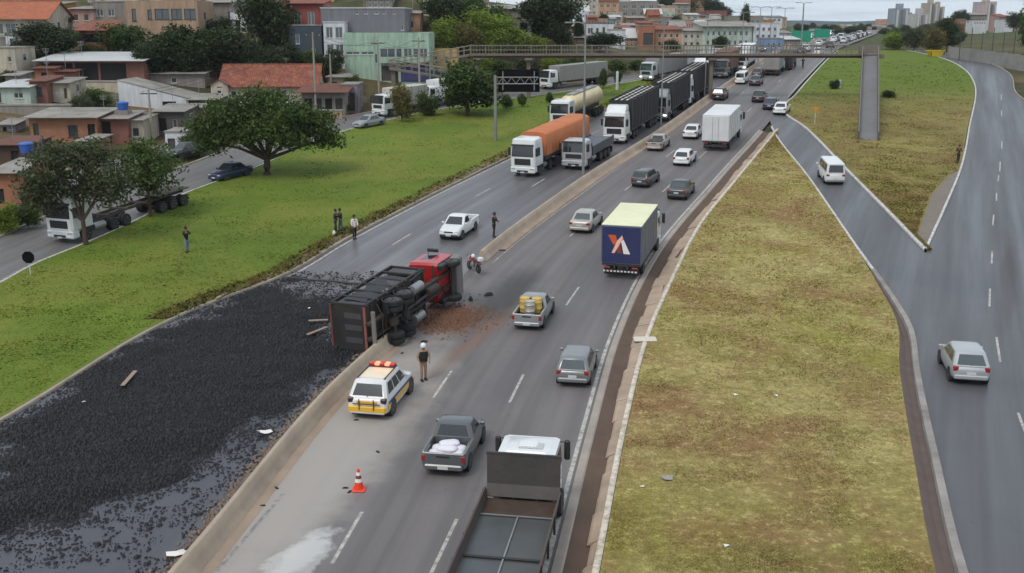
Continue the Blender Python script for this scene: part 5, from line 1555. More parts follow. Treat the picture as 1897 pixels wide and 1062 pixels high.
for i in range(7):
    y_ = 92 + i * 9
    p = Vector((float(svcL(y_)) - 1.6 - rd.random() * 2, y_, float(T(svcL(y_) - 2, y_))))
    t = thing('bush', 'low scrubby shrub on the far side of the service road', 'bush', p, i * 2.1, 'shrubs along the service road')
    t.scale = (.16 + .1 * rd.random(),) * 2 + (.13 + .06 * rd.random(),)
    obj('crown', _proto['ms', i % 2][0], t); obj('trunk', _proto['ms', i % 2][1], t)
# hills at the horizon, the blue of distance haze put into their colour
hx = np.linspace(-2300, 2300, 160)
ridge = at(1500, 43, 2200).z
rows_y = [2000, 2200, 2450]
hz = ridge + 7 * np.sin(hx / 310.0) + 4 * np.sin(hx / 133 + 1) + 2 * np.sin(hx / 40.0)
Xh = np.stack([hx] * 3); Yh = np.stack([np.full_like(hx, y_) for y_ in rows_y]); Zh = np.stack([np.full_like(hx, -60), hz, np.full_like(hx, -60)])
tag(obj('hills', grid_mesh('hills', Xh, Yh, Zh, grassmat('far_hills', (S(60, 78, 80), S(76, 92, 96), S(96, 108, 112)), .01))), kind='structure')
# ------------------------------------------------------------------ yards, sheds and walls between the houses
building('dark cement house between the brick annex and the big verge tree', (288, 344, 208, 252), plaster('dark_cement', S(92, 86, 84)), 'shed', SHEET, [(.15, .4, .2, .75, 'open'), (.6, .75, .35, .7)], 6, rise=.4)
building('white walled garage at the street corner behind the black parked car', (308, 348, 246, 282), WHITEW, 'flat', SHEET, [(.1, .45, .0, .7, 'shutter')], 4, side_wins=0)
building('long raw cement retaining wall below the mint cottage', (-20, 132, 196, 214), GREYC, 'flat', CONC, [], .4, name='yard_wall', cat='wall', side_wins=0)
building('rust roofed shack in front of the long shelter, left one', (66, 104, 128, 150), TERRA, 'shed', SHEET_R, [(.3, .6, .0, .7, 'open')], 4, rise=.3)
building('rust roofed shack in front of the long shelter, right one', (104, 140, 134, 154), BRICK_R, 'shed', SHEET_R, [(.2, .5, .0, .7, 'open')], 4, rise=.3)
building('pale yard wall left of the white sloping wall', (132, 222, 152, 166), CREAM, 'flat', CONC, [], .3, name='yard_wall', cat='wall', side_wins=0, yaw=R(-8))
building('low dark sheds with grey sheet roofs right of the white sloping wall', (352, 404, 186, 210), plaster('dark_cement', S(92, 86, 84)), 'shed', SHEET, [(.1, .4, .0, .7, 'open'), (.55, .8, .0, .7, 'open')], 5, rise=.4, over=.4)
building('grey sheet roofed shed behind the white sloping wall', (276, 380, 138, 158), GREYC, 'shed', SHEET, [(.4, .5, .2, .7)], 6, rise=.5)
building('brown shack with patched roof beside the blue water tank', (-14, 58, 270, 302), plaster('dark_brown', S(86, 66, 58)), 'shed', SHEET_R, [(.5, .7, .0, .7, 'open')], 5, rise=.3)
building('beige low wall in front of the shop row', (590, 634, 206, 220), BEIGE, 'flat', CONC, [], .3, name='yard_wall', cat='wall', side_wins=0)
building('pale house front peeking out between the dark trees', (400, 448, 96, 122), CREAM, 'shed', TILE, [(.3, .5, .3, .7)], 6, rise=.4)
building('cement house at the far left edge under the orange roof', (-24, 18, 70, 98), GREYC, 'flat', SHEET, [(.3, .6, .3, .7)], 6)
for (uL, uR, vT, vB, kd, lb) in ((300, 372, 62, 150, 'd', 'dense dark tree in the middle of the town grove'), (420, 486, 66, 152, 'd', 'dense dark tree at the right of the town grove'), (505, 560, 84, 152, 'd', 'dark tree between the teal block and the red tile roof'), (250, 310, 74, 150, 'd', 'dark tree right of the long shelter roof'), (340, 400, 100, 152, 'ds', 'black green undergrowth beneath the town grove'), (452, 520, 110, 156, 'ds', 'black green undergrowth above the red tile roof'), (150, 196, 84, 110, 'ms', 'green shrub below the brown house'), (20, 72, 72, 110, 'd', 'dark tree at the left end below the orange roof'), (640, 668, 140, 176, 'ms', 'small green tree at the left corner of the mint building'), (868, 900, 24, 60, 'd', 'dark tree behind the bushy slope'), (1060, 1084, 30, 84, 'd', 'dark tree left of the bright white stepped house'),
                               (200, 262, 2, 44, 'd', 'dark tree behind the pale pink house'), (376, 440, 34, 70, 'ds', 'dark shrubs below the white and grey house'), (96, 136, 20, 60, 'd', 'dark tree between the orange roof and the pink house'), (1240, 1266, 30, 60, 'd', 'dark tree among the small far houses'), (1108, 1126, 24, 46, 'd', 'small dark tree above the bright white stepped house'), (356, 396, 226, 282, 'ms', 'green tree half hidden behind the big verge tree'), (236, 276, 268, 308, 'ms', 'green shrub behind the smaller bushy tree')):
    ptree(lb, kd, uL, uR, vT, vB, name='bush' if kd.endswith('s') else 'tree', cat='bush' if kd.endswith('s') else 'tree')
sheet('side_street', off(svcL, -8.2), off(svcL, -4.0), .2, 90, 124, A_SV, kind='structure', n=2)
# the rest of the crowded hillsides
taken = [o.location.copy() for o in col.objects if o.parent is None and o.name.split('.')[0] in ('house', 'yard_wall')]
rd = random.Random(21)
HOR = ['leftmost'] 
zones = [('far hillside beyond the footbridge', 46, (1062, 1470), (16, 92), (16, 30), (12, 22), 7.0),
         ('upper hillside at the top edge', 20, (0, 900), (6, 60), (34, 60), (20, 32), 10.0)]
mats6 = hw_mats + [(PINKW, 'pink'), (MINT2, 'pale mint'), (OCHRE, 'ochre'), (BRICK_R, 'red brick')]
for zn, cnt, ur, vr, wr_, hr, mind in zones:
    k = 0
    for tries in range(1200):
        if k >= cnt: break
        u, v = rd.uniform(*ur), rd.uniform(*vr)
        p = gt(u, v)
        if p.y > 900 or float(svcL(p.y)) - p.x < 9: continue
        if any((p - q).length < mind for q in taken): continue
        taken.append(p)
        mt, cn = mats6[k % 10]; k += 1
        wd, hh = rd.uniform(*wr_), rd.uniform(*hr)
        building('small %s house crammed into the %s' % (cn, zn), (u - wd / 2, u + wd / 2, v - hh, v), mt, rd.choice(['flat', 'parapet', 'shed', 'gablex', 'shed']), rd.choice([SHEET, SHEET, TILE, SHEET_W, SHEET_R]), grid_wins(rd.choice([2, 3, 4]), rd.choice([1, 2, 2])), 7.5, rise=.6, group='crammed %s houses, %s' % (cn, zn), side_wins=0)
# lean-to sheds and yard walls near the street
k = 0
for tries in range(600):
    if k >= 18: break
    u, v = rd.uniform(0, 630), rd.uniform(150, 300)
    p = gt(u, v)
    if float(svcL(p.y)) - p.x < 11 or any((p - q).length < 6.5 for q in taken): continue
    taken.append(p)
    mt, cn = [(GREYC, 'grey cement'), (BRICK, 'orange brick'), (TERRA, 'terracotta'), (CREAM, 'cream'), (BRICK_R, 'red brick'), (LILAC, 'lilac')][k % 6]; k += 1
    wd = rd.uniform(26, 46); hh = rd.uniform(20, 30) * (1 if k % 3 else .5)
    building('small %s lean-to shed in the cluttered yards behind the service road' % cn, (u - wd / 2, u + wd / 2, v - hh, v), mt, 'shed', rd.choice([SHEET, SHEET_R, SHEET_W]), [(.15, .4, .0, .7, 'open'), (.6, .8, .35, .7)], rd.uniform(2.5, 4.5), rise=.35, over=.3, side_wins=0, yaw=R(rd.uniform(-14, 14)), group='%s sheds in the yards' % cn)
# water tanks and aerials on roofs
k = 0
for o in list(col.objects):
    if o.parent is None and o.name.split('.')[0] == 'house' and 'dims' in o and o.location.y < 260 and rd.random() < .12 and k < 1:
        W_, H_, D_ = o['dims']
        q = o.location + Vector((rd.uniform(-.3, .3) * W_, D_ * .5, H_ + .75))
        water = thing('water_tank', 'blue plastic water tank standing on a house roof in the town', 'water tank', q, group='roof water tanks')
        MB().lathe_z([(.5, 0), (.62, .7), (.66, .72), (.66, .78)], 14).build('tank_body', mat('tank_blue', S(52, 92, 170)), water, 40)
        MB().lathe_z([(.66, .782), (.6, .86), (.2, .95)], 14).build('lid', mat('tank_blue', S(52, 92, 170)), water, 40)
        MB().box(-.7, .7, -.7, .7, -1.0, -.004).build('stand', GREYC, water)
        k += 1
    if o.parent is None and o.name.split('.')[0] == 'house' and 'dims' in o and o.location.y < 260 and rd.random() < .35:
        W_, H_, D_ = o['dims']
        m = MB(); x = rd.uniform(-.35, .35) * W_
        m.tube((x, D_ * .4, H_), (x, D_ * .4, H_ + 2.6), .03, n=5)
        for j in range(4): m.tube((x - .5 + .06 * j, D_ * .4, H_ + 2.5 - j * .16), (x + .5 - .06 * j, D_ * .4, H_ + 2.5 - j * .16), .015, n=4)
        m.build('aerial', GALV, o)
# scrub, trees and a few buildings right of the highway crest
rd = random.Random(33)
k = 0
for tries in range(400):
    if k >= 30: break
    u, v = rd.uniform(1560, 1790), rd.uniform(58, 96)
    p = gt(u, v)
    if p.y > 700 or p.x < float(edgR(p.y)) + 9 or (p.y < 232 and p.x < float(rdR(p.y)) + 8) or any((p - q).length < 6 for q in taken): continue
    taken.append(p); k += 1
    kd = rd.choice(['d', 'g', 'ds', 'gs', 'ms', 'bs', 'd'])
    hgt = rd.uniform(10, 22)
    wd = hgt * rd.uniform(.9, 1.5)
    cn = {'d': 'dark', 'g': 'grey green', 'm': 'green', 'b': 'brownish'}[kd[0]]
    bush = kd.endswith('s')
    ptree('%s %s in the scrub right of the highway crest' % (cn, 'bush' if bush else 'tree'), kd, u - wd / 2, u + wd / 2, v - hgt, v, group='%s %s right of the crest' % (cn, 'bushes' if bush else 'trees'), name='bush' if bush else 'tree', cat='bush' if bush else 'tree')
for i, (u, v, Y) in enumerate(((1572, 66, 480), (1590, 62, 560), (1606, 66, 500), (1624, 60, 600), (1642, 64, 540), (1780, 52, 420), (1770, 44, 520), (1868, 50, 420), (1884, 46, 460), (1600, 54, 800), (1560, 58, 700), (1636, 52, 820))):
    mt, cn = mats6[(i * 3) % 10]
    building('%s building on the hazy skyline right of the highway' % cn, (u - 8, u + 8, v - 10 - (i % 3) * 3, v + 4), mt, 'flat', SHEET, grid_wins(4, 2 + i % 2), 9, Y=Y, drop=14, side_wins=0, group='%s skyline buildings' % cn)
for i, (uL, uR, vT, vB, kd) in enumerate(((868, 912, 104, 138, 'ys'), (902, 950, 112, 142, 'ms'), (1000, 1046, 106, 134, 'ys'), (1040, 1086, 108, 134, 'ms'), (1080, 1130, 110, 140, 'ys'), (1120, 1166, 112, 138, 'ms'), (950, 1004, 106, 136, 'gs'), (1160, 1196, 112, 134, 'ms'))):
    cn = {'y': 'yellow green', 'm': 'green', 'g': 'grey green'}[kd[0]]
    ptree('%s bush behind the lorries under the left part of the footbridge' % cn, kd, uL, uR, vT, vB, name='bush', cat='bush', group='%s bushes under the footbridge' % cn)
# ------------------------------------------------------------------ traffic
SILVER = paint('silver', (.56, .57, .58, 1), .3); GREY = paint('grey', (.16, .17, .175, 1), .45); DGREY = paint('dark_grey', (.055, .06, .065, 1), .4)
BLACK = paint('black', (.02, .02, .023, 1), .2); CREAMP = paint('champagne', (.46, .43, .38, 1), .3); NAVY = paint('navy', (.02, .03, .075, 1), .3)
LGREY = paint('light_grey', (.30, .31, .315, 1), .45); BLUEG = paint('blue_grey', (.13, .14, .145, 1), .4); WINE = paint('wine', (.09, .03, .03, 1), .3)
grade = lambda y: math.atan(_slope(y))


def pose(u, v, cv, half, up_, side=0.0, dh=0.0):
    p = g(u, v)
    hd = math.atan(cv.slope(p.y)) + dh
    c = Vector((p.x + math.sin(hd) * half + math.cos(hd) * side, p.y + math.cos(hd) * half, 0))
    c.z = float(zr(c.y)) + .012
    gr = grade(c.y) * math.cos(hd)
    return c, (hd if up_ else hd + math.pi), (gr if up_ else -gr)


def drive(label, u, v, pm, style='hatch', cv=edgR, up_=True, half=None, dh=0.0, **k):
    d = CARS[style]
    h = (d['yf'] - d['yr']) / 2 * k.get('scale', 1)
    c, hd, rx = pose(u, v, cv, h, up_, dh=dh)
    return car(label, c, hd, pm, style, rx=rx, **k)


# uphill lanes, seen from behind
pk = drive('dark grey pickup with white sacks in its open bed near the traffic cone', 822, 884, BLUEG, 'pickup', edg0, bumper=GREY, scale=1.03)
sk = thing('cargo_sacks', 'pile of white sacks in the bed of the dark grey pickup', 'sacks', pk.location, pk.rotation_euler[2])
SACK = mat('white_sack', S(222, 218, 226), .85, 0, .12, 5, bump=.5)
for (x, y_, z, a) in ((-.3, -1.2, .66, .1), (.28, -1.15, .66, -.2), (-.02, -1.1, .82, .4), (.3, -1.65, .66, .2), (-.33, -1.7, .66, 0), (.0, -1.6, .80, -.1)):
    o = MB().loft([ring8(-.34, .34, -.22, .22, 0, .12), ring8(-.4, .4, -.27, .27, .08, .12), ring8(-.38, .38, -.25, .25, .14, .12), ring8(-.26, .26, -.15, .15, .19, .1)]).build('sack', SACK, sk, 60)
    o.location = (x, y_, z); o.rotation_euler = (0, 0, a)
drive('silver grey hatchback with pale rear window in the right uphill lane', 1060, 720, paint('steel_grey', (.22, .23, .235, 1), .4), 'wagon', lane2, glass=GLASS2)
pk = drive('silver pickup carrying yellow barrels in the middle uphill lane', 976, 613, paint('mid_silver', (.32, .325, .33, 1), .35), 'pickup', lane1)
YB = mat('yellow_drum', S(206, 170, 84), .5, 0, .2, 4, dirt=.3)
for i, (x, y_, lb) in enumerate(((-.36, -1.05, 'yellow drum at the front left of the silver pickup bed'), (.32, -1.05, 'yellow drum at the front right of the silver pickup bed'), (.05, -1.68, 'yellow drum at the rear of the silver pickup bed'))):
    o = MB().lathe_z([(.26, 0), (.29, .02), (.29, .25), (.305, .27), (.29, .29), (.29, .6), (.305, .62), (.29, .64), (.29, .84), (.24, .86)], 16).build('drum', YB if i != 2 else CREAMP, None, 40)
    q = Matrix.Rotation(pk.rotation_euler[2], 3, 'Z') @ Vector((x, y_, 0))
    o.location = pk.location + q + Vector((0, 0, .67)); tag(o, lb, 'drum')
drive('pale silver sedan left of the blue box truck', 1073, 434, CREAMP, 'sedan', edg0, glass=GLASS2)
drive('black estate car behind the blue box truck in the left lane', 1184, 349, DGREY, 'wagon', lane1, dh=.06)
drive('dark grey sedan in the right uphill lane ahead of the blue box truck', 1252, 372, DGREY, 'sedan', lane2, glass=GLASS2)
drive('white hatchback between the dark sedan and the white box truck', 1261, 309, WHITEP, 'hatch', lane2)
pk = drive('champagne pickup with a black covered bed in the left uphill lane', 1211, 281, CREAMP, 'pickup', lane1)
MB().cbox(-.74, .74, -2.2, -.64, .96, 1.08, .05).build('bed_cover', BLACKP, pk)
drive('white sedan left of the white box truck', 1277, 259, WHITEP, 'sedan', lane1)
drive('black pickup style car beyond the white box truck', 1329, 187, BLACK, 'suv', lane1)
drive('black sedan in the right lane before the exit ramp', 1403, 191, BLACK, 'sedan', lane2)
drive('white delivery car in the left lane before the footbridge', 1370, 157, WHITEP, 'van', lane1, scale=.93)
drive('dark red tailed car ahead of the black sedan', 1397, 160, DGREY, 'sedan', lane2)
drive('second dark car just in front of the red tailed car', 1401, 145, DGREY, 'hatch', lane2)
drive('white sedan entering the exit ramp', 1443, 214, WHITEP, 'sedan', rmpL2, dh=.1)
drive('dark car half hidden left of the white sedan at the ramp entrance', 1424, 205, NAVY, 'hatch', edgR)
drive('white passenger van with two dark rear windows on the exit ramp', 1547, 344, WHITEP, 'van', rmpL2, dh=-.02, bumper=LGREY)
drive('silver hatchback with red tail lights on the side road', 1797, 716, paint('bright_silver', (.44, .45, .46, 1), .35), 'hatch', rdC, dh=-.13, glass=GLASS2, scale=1.06)
# downhill, facing us
drive('white pickup coming downhill past the overturned truck', 830, 447, WHITEP, 'pickup', medL, False, bumper=BLACKP)
# service road
drive('dark navy car on the service road beside the big verge tree', 396, 338, NAVY, 'sedan', svcR, False, dh=.22)
drive('black car parked by the houses behind the roadside trees', 318, 296, BLACK, 'hatch', svcR, False, dh=.35)
drive('grey car parked in front of the white box lorry on the service road', 660, 240, LGREY, 'sedan', svcR, False, dh=.2)

# far traffic beyond the footbridge
rd = random.Random(11)
far_protos = {}
for nm, pm in (('white', WHITEP), ('black', BLACK), ('silver', SILVER), ('red', paint('red', (.25, .02, .02, 1), .1))):
    pass
cols_ = [('white', WHITEP), ('black', BLACK), ('silver', SILVER), ('white', WHITEP), ('grey', GREY)]
protos = {}
yy = 214.0
k = 0
while yy < 430:
    for ln, (cv, dx, up_) in enumerate(((edgR, -2.0, True), (edgR, -5.6, True), (medL, -2.6, False), (medL, -6.4, False))):
        if rd.random() < .28: continue
        cn, pm = cols_[k % 5]; k += 1
        y_ = yy + rd.uniform(-2.5, 2.5)
        x = float(cv(y_)) + dx
        hd = math.atan(cv.slope(y_))
        stl = rd.choice(['hatch', 'sedan', 'van', 'hatch'])
        key = (cn, stl, up_)
        lab = 'small %s %s %s in the far traffic beyond the footbridge' % (cn, 'van' if stl == 'van' else ('sedan' if stl == 'sedan' else 'hatchback'), 'driving away' if up_ else 'coming towards us')
        if key not in protos:
            t = car(lab, (x, y_, float(zr(y_)) + .012), hd if up_ else hd + math.pi, pm, stl, detail=False, lamps_on=not up_)
            protos[key] = t
        else:
            t = copy_tree(protos[key]); t.location = (x, y_, float(zr(y_)) + .012); t.rotation_euler = (0, 0, -(hd if up_ else hd + math.pi))
        t['label'] = lab; t['group'] = 'far traffic: ' + lab
    yy += 10.5 + yy * .01

# ------------------------------------------------------------------ lorries
def lpose(u, v, cv, up_, dh=0.0):
    return pose(u, v, cv, 0.0, up_, dh=dh)


# open bed truck at the bottom edge; y = 0 is the front board of its bed
c = Vector((.40, 33.2, float(zr(33.2)) + .012)); hd = math.atan(edgR.slope(33)) + .0
t = lorry('open flat bed truck with white cab and tall dark front board at the bottom edge', c, hd)
cab(t, WHITEP, 2.35, 2.66, 2.0, W=2.12, deflector=0.0, visor=False)
for sx in (-1, 1): pass
MB().cbox(-.3, .55, .75, 1.25, 2.66, 2.70, .02).build('roof_vent', SHEET_W, t)
chassis(t, -8.0, 1.6)
BEDM = mat('bed_steel', S(82, 86, 88), .45, .25, .35, .9, bump=.2, dirt=.65)
HEAD = mat('head_board', S(70, 66, 63), .75, .1, .4, 1.6, dirt=.6, bump=.4)
HW = 1.26
MB().box(-HW, HW, -.06, 0, 1.62, 2.72).build('front_board', HEAD, t)
MB().loft([[(-HW, -.40, 1.34), (HW, -.40, 1.34), (HW, -.36, 1.30), (-HW, -.36, 1.30)], [(-HW, -.06, 1.66), (HW, -.06, 1.66), (HW, -.02, 1.60), (-HW, -.02, 1.60)]]).build('front_board_skirt', HEAD, t)
MB().box(-HW - .02, HW + .02, -.07, .02, 2.722, 2.80).build('board_top_rail', STEEL, t)
for (y0, y1) in ((-1.55, -.30), (-4.35, -1.56), (-7.2, -4.36), (-9.0, -7.21)):
    MB().box(-HW + .06, HW - .06, y0, y1, 1.16, 1.22 - (.03 if y0 < -4 else 0)).build('bed_plate', BEDM if y1 < -1 else mat('bed_dirt', S(70, 54, 44), .9, 0, .5, 2, bump=.5), t)
MB().box(-HW + .06, HW - .06, -1.58, -1.52, 1.221, 1.25).build('bed_seam', GALV, t)
MB().box(-HW + .06, HW - .06, -4.42, -4.30, 1.221, 1.245).build('bed_seam', BLACKP, t)
MB().box(.02, .07, -9, -1.6, 1.222, 1.24).build('bed_seam', GALV, t)
SIDEM = mat('bed_side_rust', S(84, 72, 68), .8, .1, .35, 1.2, dirt=.5)
for sx in (-1, 1):
    MB().add([(sx * (HW - .06), -9, 1.2), (sx * (HW - .06), -.3, 1.2), (sx * HW, -.3, 1.62), (sx * HW, -9, 1.62), (sx * (HW - .005), -9, 1.15), (sx * (HW - .005), -.3, 1.15), (sx * (HW + .06), -.3, 1.62), (sx * (HW + .06), -9, 1.62)],
             [(0, 1, 2, 3), (7, 6, 5, 4), (3, 2, 6, 7), (0, 4, 5, 1), (1, 5, 6, 2), (0, 3, 7, 4)]).build('bed_side', SIDEM, t)
    for k in range(6):
        MB().box(*sorted((sx * (HW + .02), sx * (HW + .09))), -.5 - k * 1.6, -.4 - k * 1.6, .95, 1.6).build('side_stake', STEEL, t)
axle(t, 1.25, False); axle(t, -5.6); axle(t, -6.9); tank(t, -1.8, -.6)

# blue box truck
c, hd, rx = lpose(1150, 518, lane2, True, .02)
t = lorry('blue box truck with an orange and white emblem on its rear door', c, hd, rx=rx)
BLUEB = mat('box_blue', S(38, 46, 92), .5, 0, .15, 1.2, dirt=.25); CREAMR = mat('translucent_roof', S(226, 224, 186), .6, 0, .1, 1.0, dirt=.15)
ALU = mat('alu_side', S(96, 104, 128), .45, .2, .2, 1.2, dirt=.4)
rds = box_body(t, 0, 6.4, 1.02, 3.62, BLUEB, 2.62, CREAMR, BLUEB, 6, ALU, rods=False)
LOGO_R = mat('emblem_orange', S(205, 88, 52), .5, 0, .1, 6); LOGO_W = mat('emblem_white', S(232, 226, 222), .5, 0, .06, 6); LOGO_D = mat('emblem_brown', S(128, 62, 48), .5, 0, .1, 6)


def emblem(pts, m, dy):
    w0, zt, hh = 2.62, 3.62, 2.6
    v = [(-w0 / 2 + w0 * a, -.034 - dy, zt - hh * b) for a, b in pts]
    n = len(v)
    MB().add(v + [(x, y_ + .003, z) for x, y_, z in v], [tuple(range(n - 1, -1, -1)), tuple(range(n, 2 * n))]).build('emblem', m, t)


emblem([(.17, .26), (.36, .26), (.40, .40), (.36, .50), (.30, .50)], LOGO_R, .0)
emblem([(.40, .40), (.52, .26), (.545, .34), (.335, .72), (.26, .72)], mat('emblem_peach', S(238, 190, 168), .5, 0, .06, 6), .004)
emblem([(.42, .47), (.47, .44), (.515, .72), (.40, .72), (.38, .60)], LOGO_D, .002)
emblem([(.50, .42), (.555, .36), (.725, .73), (.56, .73)], LOGO_W, .003)
chassis(t, -.1, 8.2); cab(t, WHITEP, 8.6, 2.85, 2.0); axle(t, 7.5, False); axle(t, 1.7); rear_kit(t, -.05); tank(t, 4.0, 5.0)
m = MB()
for k in range(10): m.box(-1.15 + k * .23, -1.15 + k * .23 + .13, -.085, -.074, .5, .6)
m.build('reflector_strip', mat('reflector', S(220, 210, 205), .4), t)

# white box truck
c, hd, rx = lpose(1324, 281, lane2, True, -.02)
t = lorry('white box truck in the right uphill lane', c, hd, rx=rx)
t.scale = (1.07,) * 3
WB = mat('box_white', S(214, 214, 216), .55, 0, .06, 1.0, dirt=.25)
box_body(t, 0, 7.6, 1.0, 3.55, WB, 2.6, WB, WB, 6)
chassis(t, -.05, 9); cab(t, WHITEP, 9.8, 2.8, 2.0); axle(t, 8.6, False); axle(t, 1.8); rear_kit(t, -.05)

# trucks queueing downhill; y = 0 is the front bumper
def semi(label, u, v, cv, body, Hc=3.5, dfl=.0, L=14.0, pm=WHITEP, dh=0.0, lamps_on=False, scale=1.0, tr=1.0, grille=BLACKP, bump=None, **k):
    c, hd, rx = lpose(u, v, cv, False, dh)
    t = lorry(label, c, hd, rx=rx, name='articulated_lorry')
    t.scale = (scale,) * 3
    cab(t, pm, -.06, Hc, 2.2, deflector=dfl, lamps_on=lamps_on, grille=grille, bump=bump)
    chassis(t, -6.2, -.9)
    axle(t, -1.45, False); axle(t, -4.2); axle(t, -5.45)
    tank(t, -3.5, -2.4)
    y1, y0 = -2.75, -2.75 - (L - 2.75)
    if body == 'tarp': tarp_body(t, y0, y1, 1.6, 3.75, k['m'])
    elif body == 'cage': cage_body(t, y0, y1, 1.25, 4.45, k['m'], mat('cage_slat', S(196, 192, 184), .6, .1, .2, 2))
    elif body == 'tank': tank_body(t, y0, y1, 2.45, 1.12, k['m'])
    elif body == 'box': box_body(t, y0, y1, 1.2, 4.0, k['m'], 2.6, None, None, 8)
    elif body == 'flat':
        MB().cbox(-1.28, 1.28, y0, y1, 1.2, 1.5, .04).build('flat_bed', k['m'], t)
    for i in range(3): axle(t, y0 + 1.0 + i * 1.25)
    for sx in (-1, 1): MB().box(sx * .42 - .05, sx * .42 + .05, y0, y1 - 1, 1.0, 1.19).build('trailer_rail', STEEL, t)
    rear_kit(t, y0)
    return t


ORANGE = mat('orange_tarp', S(196, 116, 70), .8, 0, .18, .7, bump=.3, dirt=.3)
semi('white lorry towing an orange tarpaulin trailer, foremost of the queue', 968, 329, hwL, 'tarp', 3.55, .0, 15.0, m=ORANGE, dh=.03)
CAGE = mat('cage_black', S(46, 46, 48), .8, .1, .3, 1.0, wave=('Y', .9), dirt=.3)
semi('white high cab lorry with a tall black slatted trailer, first of three', 1137, 268, medL, 'cage', 3.45, .62, 15.5, m=CAGE, dh=-.02)
semi('second black slatted lorry, its silver cab behind the first black trailer', 1217, 226, medL, 'cage', 3.3, .5, 14.0, m=CAGE, pm=LGREY, lamps_on=True)
semi('third black slatted lorry with white cab, farthest of the three', 1262, 197, medL, 'cage', 3.5, .5, 13.5, m=CAGE)
semi('tank lorry with a cream cylindrical tank behind the orange trailer', 1036, 240, hwL, 'tank', 3.3, .0, 14.0, m=mat('tank_cream', S(222, 204, 160), .45, .1, .08, 1, dirt=.3), dh=.02)
semi('white cab lorry with a grey trailer just before the footbridge', 1297, 150, hwL, 'box', 3.2, .4, 13.0, m=mat('trailer_grey', S(140, 138, 134), .7), lamps_on=True)
semi('lorry with a rusty brown trailer under the footbridge', 1333, 146, medL, 'box', 3.0, .0, 12.0, m=mat('trailer_brown', S(112, 78, 62), .8, 0, .3), pm=GREY, dh=0)
semi('white lorry with lit headlights under the footbridge', 1368, 134, medL, 'box', 3.3, .3, 11.0, m=WB, lamps_on=True)
# rigid truck with a dark flat load
c, hd, rx = lpose(1062, 316, medL, False)
t = lorry('light grey cab truck with a dark flat tipper body beside the orange trailer', c, hd, rx=rx)
LG2 = paint('truck_grey', (.45, .46, .47, 1), .1)
cab(t, LG2, -.06, 2.85, 1.95, bump=LG2)
chassis(t, -9.2, -.9); axle(t, -1.4, False); axle(t, -6.6); axle(t, -7.9); axle(t, -5.2); tank(t, -3.8, -2.6)
TIP = mat('tipper_steel', S(78, 84, 92), .5, .2, .25, 1, dirt=.4)
MB().box(-1.24, 1.24, -9.4, -2.3, 1.12, 1.24).build('tipper_floor', TIP, t)
for sx in (-1, 1): MB().cbox(*sorted((sx * 1.18, sx * 1.27)), -9.4, -2.3, 1.245, 2.0, .03).build('tipper_side', TIP, t)
MB().cbox(-1.17, 1.17, -2.42, -2.3, 1.245, 2.35, .03).build('tipper_front', TIP, t)
MB().box(-1.17, 1.17, -9.3, -2.45, 1.75, 1.82).build('tarpaulin', mat('load_cover', S(92, 98, 108), .7, 0, .2, 1, bump=.5), t)
rear_kit(t, -9.4)

# service road lorries
c, hd, rx = lpose(113, 452, svcR, False, .12)
c.x += .0
t = lorry('white tractor lorry with an empty skeletal trailer on the service road', c, hd, rx=rx, name='articulated_lorry')
cab(t, WHITEP, -.06, 3.4, 2.2, bump=WHITEP); chassis(t, -6.4, -.9); axle(t, -1.45, False); axle(t, -4.4); axle(t, -5.7); tank(t, -3.6, -2.4)
for sx in (-1, 1): MB().box(sx * .45 - .06, sx * .45 + .06, -13.4, -3.4, 1.02, 1.24).build('trailer_rail', SIDEM, t)
for k in range(5): MB().box(-1.2, 1.2, -3.8 - k * 2.2, -3.65 - k * 2.2, 1.242, 1.38).build('trailer_bolster', SIDEM, t)
for k in range(3): axle(t, -10.0 - k * 1.3)
MB().cbox(-1.2, 1.2, -13.4, -9.6, 1.39, 1.5, .04).build('rear_deck', SIDEM, t)
rear_kit(t, -13.4)


def rigid(label, u, v, cv, pm, m, L=8.0, Hc=2.75, ht=3.4, dh=0.0, scale=1.0, **k):
    c, hd, rx = lpose(u, v, cv, False, dh)
    t = lorry(label, c, hd, rx=rx); t.scale = (scale,) * 3
    cab(t, pm, -.06, Hc, 1.9, W=2.3, **k); chassis(t, -L + .2, -.9); axle(t, -1.3, False, W=2.3); axle(t, -L + 2.2, W=2.3); tank(t, -3.6, -2.6)
    box_body(t, -L, -2.15, 1.05, ht, m, 2.4, None, None, 5); rear_kit(t, -L - .02)
    return t


rigid('white box lorry facing us on the service road below the mint building', 700, 218, svcR, WHITEP, mat('box_dusty', S(190, 186, 176), .6, 0, .1, 1, dirt=.4), dh=.15)
rigid('second white lorry half hidden by shrubs behind the first one', 784, 200, svcR, WHITEP, WB, dh=-.05)
rigid('white lorry with a grey covered body behind the sign gantry', 1008, 166, svcR, WHITEP, mat('trailer_grey', S(140, 138, 134), .7), 12.5, 2.8, 3.3, dh=.1)
rigid('lorry with a green tinted windscreen near the footbridge', 1196, 152, svcR, SILVER, mat('trailer_grey', S(140, 138, 134), .7), 12, 3.0, 3.6, dh=-.1, glass=mat('green_glass', (.03, .07, .05, 1), .1), lamps_on=True)
